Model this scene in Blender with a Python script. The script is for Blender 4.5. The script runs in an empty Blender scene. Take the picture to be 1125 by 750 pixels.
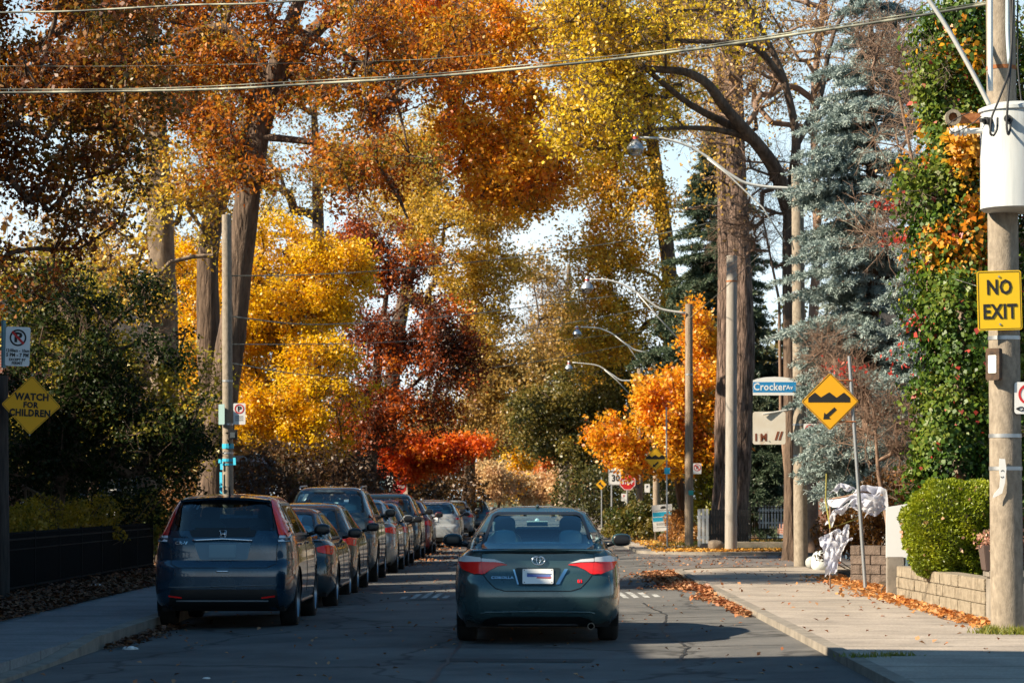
import bpy, bmesh, math, random
import numpy as np
from mathutils import Vector, Matrix
from mathutils.bvhtree import BVHTree
R = math.radians
PI = math.pi
S = bpy.context.scene
COL = S.collection

# ------------------------------------------------------------------ camera, sky, sun, exposure
F, VX, VY, EYE = 2900.0, 585.0, 546.0, 1.55        # focal length and vanishing point in pixels of the 1125 px photo
cam = bpy.data.cameras.new('camera'); camo = bpy.data.objects.new('camera', cam); COL.objects.link(camo)
cam.sensor_width = 36.0
cam.lens = F / 1125.0 * 36.0
cam.shift_x = (562.5 - VX) / 1125.0
cam.shift_y = (VY - 375.0) / 1125.0
cam.clip_start = 0.5; cam.clip_end = 3000
cam.dof.use_dof = True; cam.dof.focus_distance = 34.0; cam.dof.aperture_fstop = 5.6
camo.location = (0, 0, EYE); camo.rotation_euler = (R(90), 0, 0)
S.camera = camo

SUN_EL, SUN_BACK = 34.0, 20.0      # elevation; how far behind the camera's left shoulder
sdir = Vector((-math.cos(R(SUN_EL)) * math.cos(R(SUN_BACK)), -math.cos(R(SUN_EL)) * math.sin(R(SUN_BACK)), math.sin(R(SUN_EL))))
w = bpy.data.worlds.new('World'); S.world = w; w.use_nodes = True
nt = w.node_tree; bg = nt.nodes['Background']
sky = nt.nodes.new('ShaderNodeTexSky'); sky.sky_type = 'NISHITA'; sky.sun_disc = False
sky.sun_elevation = R(SUN_EL); sky.sun_rotation = math.atan2(sdir.x, sdir.y)
sky.air_density = 1.2; sky.dust_density = 0.6; sky.ozone_density = 1.5
# thin bright haze of cloud low in the sky, blue overhead
tcw = nt.nodes.new('ShaderNodeTexCoord'); sxw = nt.nodes.new('ShaderNodeSeparateXYZ'); nt.links.new(tcw.outputs['Generated'], sxw.inputs[0])
mrw = nt.nodes.new('ShaderNodeMapRange'); mrw.inputs['From Min'].default_value = 0.05; mrw.inputs['From Max'].default_value = 0.34; mrw.inputs['To Min'].default_value = 0.92; mrw.inputs['To Max'].default_value = 0.0
mrw.interpolation_type = 'SMOOTHSTEP'; nt.links.new(sxw.outputs['Z'], mrw.inputs['Value'])
nzw = nt.nodes.new('ShaderNodeTexNoise'); nzw.inputs['Scale'].default_value = 6; nzw.inputs['Detail'].default_value = 6; nt.links.new(tcw.outputs['Generated'], nzw.inputs['Vector'])
crw = nt.nodes.new('ShaderNodeValToRGB'); crw.color_ramp.elements[0].position = .35; crw.color_ramp.elements[0].color = (8.0, 10.0, 11.2, 1); crw.color_ramp.elements[1].position = .7; crw.color_ramp.elements[1].color = (11.5, 12.2, 12.6, 1)
nt.links.new(nzw.outputs['Fac'], crw.inputs['Fac'])
mxw = nt.nodes.new('ShaderNodeMix'); mxw.data_type = 'RGBA'; nt.links.new(mrw.outputs[0], mxw.inputs['Factor']); tn = nt.nodes.new('ShaderNodeVectorMath'); tn.operation = 'MULTIPLY'; tn.inputs[1].default_value = (.50, .93, 1.08); nt.links.new(sky.outputs[0], tn.inputs[0]); nt.links.new(tn.outputs[0], mxw.inputs['A']); nt.links.new(crw.outputs[0], mxw.inputs['B'])
nt.links.new(mxw.outputs['Result'], bg.inputs['Color']); bg.inputs['Strength'].default_value = 0.05
sl = bpy.data.lights.new('sun', 'SUN'); sl.energy = 5.0; sl.angle = R(0.6); sl.color = (1.0, 0.86, 0.66)
so = bpy.data.objects.new('sun', sl); COL.objects.link(so)
so.rotation_euler = (-sdir).to_track_quat('-Z', 'Y').to_euler()
S.view_settings.view_transform = 'Standard'; S.view_settings.look = 'None'
S.view_settings.exposure = 1.2; S.view_settings.gamma = 1.0
S.cycles.use_denoising = True
S.cycles.max_bounces = 8; S.cycles.diffuse_bounces = 3; S.cycles.glossy_bounces = 3
S.cycles.transmission_bounces = 4; S.cycles.transparent_max_bounces = 8
S.cycles.caustics_reflective = False; S.cycles.caustics_refractive = False
S.cycles.sample_clamp_indirect = 6.0
S.cycles.use_adaptive_sampling = True; S.cycles.adaptive_threshold = 0.015

def at(px, py, Y):                 # point at distance Y seen at pixel (px, py) of the photo
    return Vector(((px - VX) * Y / F, Y, EYE - (py - VY) * Y / F))

# ------------------------------------------------------------------ materials
def mat(name, col, rough=0.6, metal=0.0, spec=0.5, coat=0.0, emit=None):
    m = bpy.data.materials.new(name); m.use_nodes = True
    b = m.node_tree.nodes['Principled BSDF']
    b.inputs['Base Color'].default_value = (*col, 1); b.inputs['Roughness'].default_value = rough
    b.inputs['Metallic'].default_value = metal; b.inputs['Specular IOR Level'].default_value = spec
    b.inputs['Coat Weight'].default_value = coat; b.inputs['Coat Roughness'].default_value = 0.04
    return m

def noisy(name, c1, c2, scale=4.0, rough=0.8, bump=0.0, bscale=None, detail=6.0, stretch=(1, 1, 1), metal=0.0, c3=None, spec=0.4, lo=0.35, hi=0.65, bdist=0.02):
    m = mat(name, c1, rough, metal, spec); nt = m.node_tree; b = nt.nodes['Principled BSDF']
    tc = nt.nodes.new('ShaderNodeTexCoord'); mp = nt.nodes.new('ShaderNodeMapping'); mp.inputs['Scale'].default_value = stretch
    nt.links.new(tc.outputs['Object'], mp.inputs['Vector'])
    n = nt.nodes.new('ShaderNodeTexNoise'); n.inputs['Scale'].default_value = scale; n.inputs['Detail'].default_value = detail
    n.inputs['Roughness'].default_value = 0.65
    nt.links.new(mp.outputs[0], n.inputs['Vector'])
    cr = nt.nodes.new('ShaderNodeValToRGB'); e = cr.color_ramp.elements
    e[0].position = lo; e[0].color = (*c1, 1); e[1].position = hi; e[1].color = (*c2, 1)
    if c3: x = e.new((lo + hi) / 2); x.color = (*c3, 1)
    nt.links.new(n.outputs['Fac'], cr.inputs['Fac']); nt.links.new(cr.outputs['Color'], b.inputs['Base Color'])
    if bump:
        n2 = nt.nodes.new('ShaderNodeTexNoise'); n2.inputs['Scale'].default_value = bscale or scale * 4; n2.inputs['Detail'].default_value = 5
        nt.links.new(mp.outputs[0], n2.inputs['Vector'])
        bp = nt.nodes.new('ShaderNodeBump'); bp.inputs['Strength'].default_value = bump; bp.inputs['Distance'].default_value = bdist
        nt.links.new(n2.outputs['Fac'], bp.inputs['Height']); nt.links.new(bp.outputs[0], b.inputs['Normal'])
    return m

def leafmat(name, cols, trans=0.4, patch=0.5, pscale=0.8, gloss=0.04):
    """cols: hues along the ramp; per-leaf random tint plus slow change of hue through the crown"""
    m = bpy.data.materials.new(name); m.use_nodes = True; nt = m.node_tree
    for n in list(nt.nodes): nt.nodes.remove(n)
    out = nt.nodes.new('ShaderNodeOutputMaterial')
    at_ = nt.nodes.new('ShaderNodeAttribute'); at_.attribute_name = 'tint'
    tc = nt.nodes.new('ShaderNodeTexCoord'); ns = nt.nodes.new('ShaderNodeTexNoise'); ns.inputs['Scale'].default_value = pscale; ns.inputs['Detail'].default_value = 2
    nt.links.new(tc.outputs['Object'], ns.inputs['Vector'])
    mr = nt.nodes.new('ShaderNodeMapRange'); mr.inputs['From Min'].default_value = 0.3; mr.inputs['From Max'].default_value = 0.7
    nt.links.new(ns.outputs['Fac'], mr.inputs['Value'])
    mx = nt.nodes.new('ShaderNodeMix'); mx.data_type = 'FLOAT'; mx.inputs['Factor'].default_value = patch
    nt.links.new(at_.outputs['Fac'], mx.inputs['A']); nt.links.new(mr.outputs[0], mx.inputs['B'])
    cr = nt.nodes.new('ShaderNodeValToRGB'); e = cr.color_ramp.elements
    n = len(cols)
    for i, c in enumerate(cols):
        p = 0.12 + 0.76 * i / max(1, n - 1)
        if i < 2: el = e[i]; el.position = p
        else: el = e.new(p)
        el.color = (*c, 1)
    nt.links.new(mx.outputs[0], cr.inputs['Fac'])
    d = nt.nodes.new('ShaderNodeBsdfDiffuse'); t = nt.nodes.new('ShaderNodeBsdfTranslucent')
    nt.links.new(cr.outputs[0], d.inputs['Color']); nt.links.new(cr.outputs[0], t.inputs['Color'])
    ms = nt.nodes.new('ShaderNodeMixShader'); ms.inputs[0].default_value = trans
    nt.links.new(d.outputs[0], ms.inputs[1]); nt.links.new(t.outputs[0], ms.inputs[2])
    if gloss:
        g = nt.nodes.new('ShaderNodeBsdfGlossy'); g.inputs['Roughness'].default_value = 0.45
        m2 = nt.nodes.new('ShaderNodeMixShader'); m2.inputs[0].default_value = gloss
        nt.links.new(ms.outputs[0], m2.inputs[1]); nt.links.new(g.outputs[0], m2.inputs[2]); ms = m2
    nt.links.new(ms.outputs[0], out.inputs['Surface'])
    return m

def glassmat(name, tint, alpha, rough=0.02):
    m = bpy.data.materials.new(name); m.use_nodes = True; nt = m.node_tree
    for n in list(nt.nodes): nt.nodes.remove(n)
    out = nt.nodes.new('ShaderNodeOutputMaterial'); tr = nt.nodes.new('ShaderNodeBsdfTransparent'); tr.inputs[0].default_value = (*tint, 1)
    gl = nt.nodes.new('ShaderNodeBsdfGlossy'); gl.inputs['Roughness'].default_value = rough; gl.inputs['Color'].default_value = (.9, .95, 1, 1)
    lw = nt.nodes.new('ShaderNodeFresnel'); lw.inputs['IOR'].default_value = 1.5
    ad = nt.nodes.new('ShaderNodeMath'); ad.operation = 'ADD'; ad.use_clamp = True; ad.inputs[1].default_value = alpha
    mx = nt.nodes.new('ShaderNodeMixShader')
    nt.links.new(lw.outputs[0], ad.inputs[0]); nt.links.new(ad.outputs[0], mx.inputs[0])
    nt.links.new(tr.outputs[0], mx.inputs[1]); nt.links.new(gl.outputs[0], mx.inputs[2]); nt.links.new(mx.outputs[0], out.inputs['Surface'])
    return m

# ------------------------------------------------------------------ object helpers
def tag(o, label=None, cat=None, group=None, kind=None):
    if label: o['label'] = label
    if cat: o['category'] = cat
    if group: o['group'] = group
    if kind: o['kind'] = kind
    return o
def thing(name, label, cat, loc=(0, 0, 0), rz=0.0, group=None):
    o = bpy.data.objects.new(name, None); COL.objects.link(o); o.empty_display_size = 0.2
    o.location = loc; o.rotation_euler = (0, 0, rz)
    return tag(o, label, cat, group)

class MB:
    def __init__(s): s.v = []; s.f = []; s.m = []
    def add(s, vs, fs, mi=0):
        b = len(s.v); s.v += [tuple(v) for v in vs]
        s.f += [tuple(b + i for i in f) for f in fs]; s.m += [mi] * len(fs); return s
    def box(s, x0, x1, y0, y1, z0, z1, mi=0, M=None):
        vs = [Vector(p) for p in ((x0, y0, z0), (x1, y0, z0), (x1, y1, z0), (x0, y1, z0), (x0, y0, z1), (x1, y0, z1), (x1, y1, z1), (x0, y1, z1))]
        if M is not None: vs = [M @ v for v in vs]
        return s.add(vs, [(0, 3, 2, 1), (4, 5, 6, 7), (0, 1, 5, 4), (1, 2, 6, 5), (2, 3, 7, 6), (3, 0, 4, 7)], mi)
    def tube(s, pts, r, n=8, mi=0, cap=True):
        pts = [Vector(p) for p in pts]; k = len(pts)
        rs = r if hasattr(r, '__len__') else [r] * k
        ref = None; rings = []
        for i in range(k):
            t = (pts[min(i + 1, k - 1)] - pts[max(i - 1, 0)]).normalized()
            if ref is None: ref = Vector((0, 0, 1)) if abs(t.z) < 0.9 else Vector((1, 0, 0))
            a = t.cross(ref).normalized(); b = t.cross(a).normalized(); ref = -b if False else ref
            rings.append([pts[i] + rs[i] * (math.cos(2 * PI * j / n) * a + math.sin(2 * PI * j / n) * b) for j in range(n)])
        vs = [v for rg in rings for v in rg]; fs = []
        for i in range(k - 1):
            for j in range(n):
                fs.append((i * n + j, (i + 1) * n + j, (i + 1) * n + (j + 1) % n, i * n + (j + 1) % n))
        if cap: fs.append(tuple(range(n))); fs.append(tuple((k - 1) * n + j for j in reversed(range(n))))
        return s.add(vs, fs, mi)
    def lathe(s, prof, n=20, mi=0, c=(0, 0, 0), axis='z'):
        vs = []; fs = []
        for (r, h) in prof:
            for j in range(n):
                a = 2 * PI * j / n
                if axis == 'z': vs.append((c[0] + r * math.cos(a), c[1] + r * math.sin(a), c[2] + h))
                elif axis == 'x': vs.append((c[0] + h, c[1] + r * math.cos(a), c[2] + r * math.sin(a)))
                else: vs.append((c[0] + r * math.cos(a), c[1] + h, c[2] + r * math.sin(a)))
        for i in range(len(prof) - 1):
            for j in range(n): fs.append((i * n + j, i * n + (j + 1) % n, (i + 1) * n + (j + 1) % n, (i + 1) * n + j))
        return s.add(vs, fs, mi)
    def prism(s, poly, y0, y1, mi=0):      # poly in (x, z), thickness along y
        n = len(poly); vs = [(p[0], y0, p[1]) for p in poly] + [(p[0], y1, p[1]) for p in poly]
        fs = [tuple(range(n)), tuple(reversed(range(n, 2 * n)))] + [(i, i + n, (i + 1) % n + n, (i + 1) % n) for i in range(n)]
        return s.add(vs, fs, mi)
    def sheet(s, poly, z, mi=0): return s.add([(p[0], p[1], z) for p in poly], [tuple(range(len(poly)))], mi)
    def build(s, name, mats, parent=None, smooth=False, auto=None, bevel=0.0):
        me = bpy.data.meshes.new(name); me.from_pydata(s.v, [], s.f)
        if not isinstance(mats, (list, tuple)): mats = [mats]
        for m in mats: me.materials.append(m)
        if any(s.m): me.polygons.foreach_set('material_index', s.m)
        bm = bmesh.new(); bm.from_mesh(me); bmesh.ops.recalc_face_normals(bm, faces=bm.faces); 
        if bevel:
            bmesh.ops.bevel(bm, geom=[e for e in bm.edges if len(e.link_faces) == 2 and e.calc_face_angle(0) > 0.6], offset=bevel, segments=2, affect='EDGES', clamp_overlap=True)
        bm.to_mesh(me); bm.free()
        if smooth:
            me.polygons.foreach_set('use_smooth', [True] * len(me.polygons))
            if auto: 
                try: me.set_sharp_from_angle(angle=R(auto))
                except Exception: pass
        me.update()
        o = bpy.data.objects.new(name, me); COL.objects.link(o)
        if parent: o.parent = parent
        return o

def rrect(w_, h_, r, n=5):
    pts = []
    for (cx, cz, a0) in ((w_ / 2 - r, h_ / 2 - r, 0), (-w_ / 2 + r, h_ / 2 - r, 90), (-w_ / 2 + r, -h_ / 2 + r, 180), (w_ / 2 - r, -h_ / 2 + r, 270)):
        for i in range(n + 1):
            a = R(a0 + 90 * i / n); pts.append((cx + r * math.cos(a), cz + r * math.sin(a)))
    return pts
def rot2(pts, a): c, s_ = math.cos(a), math.sin(a); return [(x * c - z * s_, x * s_ + z * c) for x, z in pts]

def textmesh(txt, size, xs=1.0, bold=0.0):
    cu = bpy.data.curves.new('lettering', 'FONT'); cu.body = txt; cu.size = size; cu.align_x = 'CENTER'; cu.align_y = 'CENTER'
    cu.extrude = 0.002; cu.offset = bold; cu.resolution_u = 2; cu.space_character = 1.08
    o = bpy.data.objects.new('lettering', cu); COL.objects.link(o)
    dg = bpy.context.evaluated_depsgraph_get(); me = bpy.data.meshes.new_from_object(o.evaluated_get(dg))
    vs = [(v.co.x * xs, 0 + v.co.z * -1, v.co.y) for v in me.vertices]; fs = [tuple(p.vertices) for p in me.polygons]
    bpy.data.objects.remove(o); bpy.data.curves.remove(cu); bpy.data.meshes.remove(me)
    return vs, fs

def pchip(xs, ys):
    xs = np.array(xs, float); ys = np.array(ys, float); h = np.diff(xs); d = np.diff(ys) / h
    m = np.zeros_like(ys); m[0] = d[0]; m[-1] = d[-1]
    for i in range(1, len(ys) - 1):
        if d[i - 1] * d[i] > 0: w1 = 2 * h[i] + h[i - 1]; w2 = h[i] + 2 * h[i - 1]; m[i] = (w1 + w2) / (w1 / d[i - 1] + w2 / d[i])
    def f(x):
        x = np.clip(np.asarray(x, float), xs[0], xs[-1]); i = np.clip(np.searchsorted(xs, x) - 1, 0, len(h) - 1)
        t = (x - xs[i]) / h[i]; t2 = t * t; t3 = t2 * t
        return (2 * t3 - 3 * t2 + 1) * ys[i] + (t3 - 2 * t2 + t) * h[i] * m[i] + (-2 * t3 + 3 * t2) * ys[i + 1] + (t3 - t2) * h[i] * m[i + 1]
    return f

def np_mesh(name, V, Q, mat_, parent=None, tint=None, smooth=False, k=4):
    me = bpy.data.meshes.new(name); me.vertices.add(len(V)); me.vertices.foreach_set('co', np.asarray(V, np.float32).ravel())
    n = len(Q); me.loops.add(n * k); me.loops.foreach_set('vertex_index', np.asarray(Q, np.int32).ravel())
    me.polygons.add(n); me.polygons.foreach_set('loop_start', np.arange(n, dtype=np.int32) * k)
    if smooth: me.polygons.foreach_set('use_smooth', np.ones(n, dtype=bool))
    if tint is not None:
        a = me.attributes.new('tint', 'FLOAT', 'FACE'); a.data.foreach_set('value', np.asarray(tint, np.float32))
    me.materials.append(mat_); me.update(calc_edges=True)
    o = bpy.data.objects.new(name, me); COL.objects.link(o)
    if parent: o.parent = parent
    return o

# ------------------------------------------------------------------ shared materials
M = {}
M['bark'] = noisy('bark brown', (.055, .036, .026), (.17, .115, .08), 5, .95, 1.0, 9, stretch=(1.6, 1.6, .28), bdist=.06)
M['bark_red'] = noisy('bark red brown', (.045, .028, .020), (.23, .155, .12), 7, .95, 1.0, 10, stretch=(2.2, 2.2, .30), bdist=.10, lo=.40, hi=.60)
M['bark_grey'] = noisy('bark grey', (.13, .095, .07), (.30, .23, .17), 6, .95, .6, 12, stretch=(1, 1, .4))
M['twig'] = noisy('twig', (.15, .09, .06), (.30, .20, .14), 3, .9)
M['conc_pole'] = noisy('pole concrete', (.20, .165, .125), (.34, .285, .22), 18, .9, .3, 80, detail=8, stretch=(1, 1, .5))
M['wood_pole'] = noisy('pole weathered wood', (.20, .15, .11), (.36, .28, .20), 7, .95, .6, 30, stretch=(5, 5, .25))
M['steel'] = mat('galvanised steel', (.42, .44, .46), .45, .8)
M['arm'] = mat('lamp arm grey paint', (.55, .55, .52), .5, .1)
M['black_iron'] = mat('black iron', (.008, .009, .010), .8, 0, .15)
M['black_plastic'] = mat('black plastic', (.012, .013, .014), .5)
M['white'] = mat('white paint', (.75, .75, .73), .6)
M['yellow'] = mat('sign yellow', (.80, .50, .005), .55)
M['amber'] = mat('sign amber', (.82, .40, .005), .55)
M['black'] = mat('sign black', (.012, .012, .012), .6)
M['red'] = mat('sign red', (.55, .02, .02), .55)
M['blue'] = mat('sign blue', (.015, .22, .50), .5)
M['cyan'] = mat('sign cyan', (.02, .45, .70), .5)
M['rust'] = noisy('rust', (.22, .07, .02), (.40, .16, .06), 20, .9)
M['cable'] = mat('black cable', (.02, .02, .02), .6)
M['wire'] = noisy('cable with painted glints', (.05, .055, .045), (.38, .38, .28), 1.2, .5, lo=.45, hi=.6)  # pale patches stand in for highlights along the cable
# ------------------------------------------------------------------ ground, road, pavements
def asphalt_mat(name, a, b):
    m = noisy(name, a, b, .7, .85, .5, 150, detail=9, bdist=.006, spec=.35)
    nt = m.node_tree; bs = nt.nodes['Principled BSDF']; cr = [n for n in nt.nodes if n.type == 'VALTORGB'][0]
    tc = [n for n in nt.nodes if n.type == 'TEX_COORD'][0]
    # aggregate speckle, tar-filled cracks
    sp = nt.nodes.new('ShaderNodeTexVoronoi'); sp.inputs['Scale'].default_value = 90
    nt.links.new(tc.outputs['Object'], sp.inputs['Vector'])
    mr = nt.nodes.new('ShaderNodeMapRange'); mr.inputs['From Min'].default_value = 0; mr.inputs['From Max'].default_value = .6; mr.inputs['To Min'].default_value = 1.25; mr.inputs['To Max'].default_value = .8
    nt.links.new(sp.outputs['Distance'], mr.inputs['Value'])
    mp = nt.nodes.new('ShaderNodeMapping'); mp.inputs['Scale'].default_value = (1, .35, 1)
    nz = nt.nodes.new('ShaderNodeTexNoise'); nz.inputs['Scale'].default_value = 1.4; nz.inputs['Detail'].default_value = 4
    nt.links.new(tc.outputs['Object'], nz.inputs['Vector'])
    vm = nt.nodes.new('ShaderNodeVectorMath'); vm.operation = 'MULTIPLY_ADD'; vm.inputs[1].default_value = (.9, .9, .9)
    nt.links.new(nz.outputs['Color'], vm.inputs[0]); nt.links.new(tc.outputs['Object'], vm.inputs[2]); nt.links.new(vm.outputs[0], mp.inputs['Vector'])
    vo = nt.nodes.new('ShaderNodeTexVoronoi'); vo.feature = 'DISTANCE_TO_EDGE'; vo.inputs['Scale'].default_value = .42
    nt.links.new(mp.outputs[0], vo.inputs['Vector'])
    m2 = nt.nodes.new('ShaderNodeMapRange'); m2.inputs['From Min'].default_value = .004; m2.inputs['From Max'].default_value = .022; m2.inputs['To Min'].default_value = .45; m2.inputs['To Max'].default_value = 1
    nt.links.new(vo.outputs['Distance'], m2.inputs['Value'])
    mu = nt.nodes.new('ShaderNodeMath'); mu.operation = 'MULTIPLY'; nt.links.new(mr.outputs[0], mu.inputs[0]); nt.links.new(m2.outputs[0], mu.inputs[1])
    vv = nt.nodes.new('ShaderNodeVectorMath'); vv.operation = 'SCALE'
    nt.links.new(cr.outputs[0], vv.inputs[0]); nt.links.new(mu.outputs[0], vv.inputs['Scale']); nt.links.new(vv.outputs[0], bs.inputs['Base Color'])
    return m
def concrete_mat(name, a, b, joint=1.5, along='Y', jw=.03):
    m = noisy(name, a, b, 1.1, .9, .4, 120, detail=10, bdist=.004)
    nt = m.node_tree; bs = nt.nodes['Principled BSDF']; cr = [n for n in nt.nodes if n.type == 'VALTORGB'][0]
    tc = [n for n in nt.nodes if n.type == 'TEX_COORD'][0]
    sx = nt.nodes.new('ShaderNodeSeparateXYZ'); nt.links.new(tc.outputs['Object'], sx.inputs[0])
    md = nt.nodes.new('ShaderNodeMath'); md.operation = 'PINGPONG'; md.inputs[1].default_value = joint / 2
    nt.links.new(sx.outputs[along], md.inputs[0])
    lt = nt.nodes.new('ShaderNodeMapRange'); lt.inputs['From Min'].default_value = jw * .3; lt.inputs['From Max'].default_value = jw; lt.inputs['To Min'].default_value = .35
    nt.links.new(md.outputs[0], lt.inputs['Value'])
    fine = nt.nodes.new('ShaderNodeTexNoise'); fine.inputs['Scale'].default_value = 35; fine.inputs['Detail'].default_value = 8
    nt.links.new(tc.outputs['Object'], fine.inputs['Vector'])
    fr = nt.nodes.new('ShaderNodeMapRange'); fr.inputs['From Min'].default_value = .3; fr.inputs['From Max'].default_value = .7; fr.inputs['To Min'].default_value = .74; fr.inputs['To Max'].default_value = 1.18
    nt.links.new(fine.outputs['Fac'], fr.inputs['Value'])
    mu = nt.nodes.new('ShaderNodeMath'); mu.operation = 'MULTIPLY'; nt.links.new(lt.outputs[0], mu.inputs[0]); nt.links.new(fr.outputs[0], mu.inputs[1])
    vv = nt.nodes.new('ShaderNodeVectorMath'); vv.operation = 'SCALE'
    nt.links.new(cr.outputs[0], vv.inputs[0]); nt.links.new(mu.outputs[0], vv.inputs['Scale']); nt.links.new(vv.outputs[0], bs.inputs['Base Color'])
    return m
M['asphalt'] = asphalt_mat('asphalt', (.085, .085, .083), (.175, .168, .158))
M['asphalt2'] = asphalt_mat('asphalt side street', (.14, .125, .118), (.19, .168, .155))
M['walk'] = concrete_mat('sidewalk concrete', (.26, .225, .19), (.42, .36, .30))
M['walk_shaded'] = concrete_mat('sidewalk concrete shaded', (.16, .17, .175), (.24, .245, .245))  # darker, bluer copy of the concrete; the left side's shade is in its colour
M['kerb'] = noisy('kerb concrete', (.17, .15, .125), (.30, .265, .22), 3, .9, .5, 60, detail=8)
M['soil'] = noisy('soil and old leaves', (.020, .015, .010), (.06, .035, .02), 6, 1, .8, 25, c3=(.06, .04, .022))
M['turf'] = noisy('turf', (.03, .045, .012), (.09, .09, .03), 3, 1, .8, 40)
M['block'] = noisy('tan wall block', (.19, .155, .11), (.34, .285, .21), 7, .95, .9, 40, bdist=.02)
M['block_dark'] = noisy('grey brown wall block', (.10, .075, .06), (.20, .15, .12), 7, .95, .9, 40, bdist=.02)

XL, XR = -4.6, 2.8            # kerb lines
def roadz(x): return .045 * max(0, (x - 1.5) / 1.3) if x > 1.5 else 0.0 if x > -1.5 else -0.07 * min(1, (-1.5 - x) / 3.0)

b = MB(); b.sheet([(-900, -60), (900, -60), (900, 1500), (-900, 1500)], -0.16); tag(b.build('ground', M['turf']), kind='structure')
# road, gently crowned, out to the far end of the street
b = MB(); xs = [XL, -4.0, -3, -2, -1.5, -.5, .5, 1.5, 2, XR]; ys = [-20, 0, 20, 30, 40, 60, 90, 140, 220, 400]
def road_h(x, y):
    h = roadz(x)
    if abs(y - 41.2) < 1.9: h += .07 * math.cos((y - 41.2) / 1.9 * PI / 2) ** 2       # the speed hump
    return h
ys2 = sorted(set(ys + [39.3 + .2 * i for i in range(20)]))
for j, y in enumerate(ys2):
    for x in xs: b.v.append((x, y, road_h(x, y)))
n = len(xs)
for j in range(len(ys2) - 1):
    for i in range(n - 1): b.f.append((j * n + i, j * n + i + 1, (j + 1) * n + i + 1, (j + 1) * n + i)); b.m.append(0)
tag(b.build('road', M['asphalt'], smooth=True), kind='structure')
# side street on the right
def corner(cx, cy, r, a0, a1, n=8): return [(cx + r * math.cos(R(a0 + (a1 - a0) * i / n)), cy + r * math.sin(R(a0 + (a1 - a0) * i / n))) for i in range(n + 1)]
SY0, SY1 = 54.5, 68.5
b = MB(); b.sheet([(XR, SY0 - 2.6), (60, SY0 - .3), (60, SY1 + .3), (XR, SY1 + 2.5)], .050)
o = tag(b.build('side_road', M['asphalt2']), kind='structure')
# right pavement, near block: rounded corner onto the side street
def slab(name, poly, z1, m, z0=-.3):
    n = len(poly); mb = MB(); vs = [(p[0], p[1], z0) for p in poly] + [(p[0], p[1], z1) for p in poly]
    mb.add(vs, [tuple(range(n, 2 * n))] + [(i, (i + 1) % n, (i + 1) % n + n, i + n) for i in range(n)])
    return tag(mb.build(name, m), kind='structure')
kw = .15
near = [(XR + kw, -15)] + [(40, -15), (40, SY0 - kw)] + corner(XR + 2.6, SY0 - 2.6, 2.6 - kw, 90, 180)
slab('right_pavement', near, .11, M['walk'])
kin = [(XR, -15)] + [(XR + kw, -15)] + corner(XR + 2.6, SY0 - 2.6, 2.6 - kw, 180, 90) + [(40, SY0 - kw), (40, SY0)] + corner(XR + 2.6, SY0 - 2.6, 2.6, 90, 180)
def kerbslab(name, outer, inner, z1, m):
    mb = MB(); n = len(outer)
    for i in range(n - 1):
        a, b2, c, d = outer[i], outer[i + 1], inner[i + 1], inner[i]
        mb.add([(*a, -.3), (*b2, -.3), (*c, -.3), (*d, -.3), (*a, z1), (*b2, z1), (*c, z1), (*d, z1)], [(4, 5, 6, 7), (0, 1, 5, 4), (2, 3, 7, 6)])
    return tag(mb.build(name, m), kind='structure')
co = [(XR, -15 + 3 * i) for i in range(23)] + corner(XR + 2.6, SY0 - 2.6, 2.6, 180, 90) + [(40, SY0)]
ci = [(XR + kw - .003, -15 + 3 * i) for i in range(23)] + corner(XR + 2.6, SY0 - 2.6, 2.6 - kw + .003, 180, 90) + [(40, SY0 - kw + .003)]
kerbslab('kerb', co, ci, .125, M['kerb'])
# far block on the right
far = [(40, SY1 + kw)] + corner(XR + 2.6, SY1 + 2.6, 2.6 - kw, 270, 180) + [(XR + kw, 400), (40, 400)]
slab('far_pavement', far, .11, M['walk'])
co = [(40, SY1)] + corner(XR + 2.6, SY1 + 2.6, 2.6, 270, 180) + [(XR, 400)]
ci = [(40, SY1 + kw - .003)] + corner(XR + 2.6, SY1 + 2.6, 2.6 - kw + .003, 270, 180) + [(XR + kw - .003, 400)]
kerbslab('kerb', co, ci, .125, M['kerb'])
# left pavement with the lowered kerb near the camera
slab('left_pavement', [(-6.35, -15), (XL - kw, -15), (XL - kw, 400), (-6.35, 400)], .07, M['walk_shaded'])
lz = lambda y: -.02 if y < 25.5 else (.09 if y > 28 else -.02 + .11 * (y - 25.5) / 2.5)
mb = MB()
yy = [-15, 0, 15, 22, 25.5, 26.2, 27, 28, 30, 36, 50, 80, 150, 400]
for i in range(len(yy) - 1):
    y0, y1 = yy[i], yy[i + 1]
    mb.add([(XL - kw, y0, lz(y0)), (XL, y0, lz(y0) - .01), (XL, y1, lz(y1) - .01), (XL - kw, y1, lz(y1)), (XL, y0, -.3), (XL, y1, -.3), (XL - kw, y0, -.3), (XL - kw, y1, -.3)], [(0, 1, 2, 3), (1, 4, 5, 2), (0, 3, 7, 6)])
tag(mb.build('kerb', M['kerb']), kind='structure')
slab('left_soil', [(-60, -15), (-6.352, -15), (-6.352, 400), (-60, 400)], .085, M['soil'])
# yards on the right behind the walls
slab('right_yard', [(5.75, 10), (40, 10), (40, SY0 - 3.6), (5.75, SY0 - 3.6)], .16, M['soil'])
slab('far_yard', [(5.1, SY1 + 3.2), (40, SY1 + 3.2), (40, 400), (5.1, 400)], .18, M['turf'])
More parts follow.
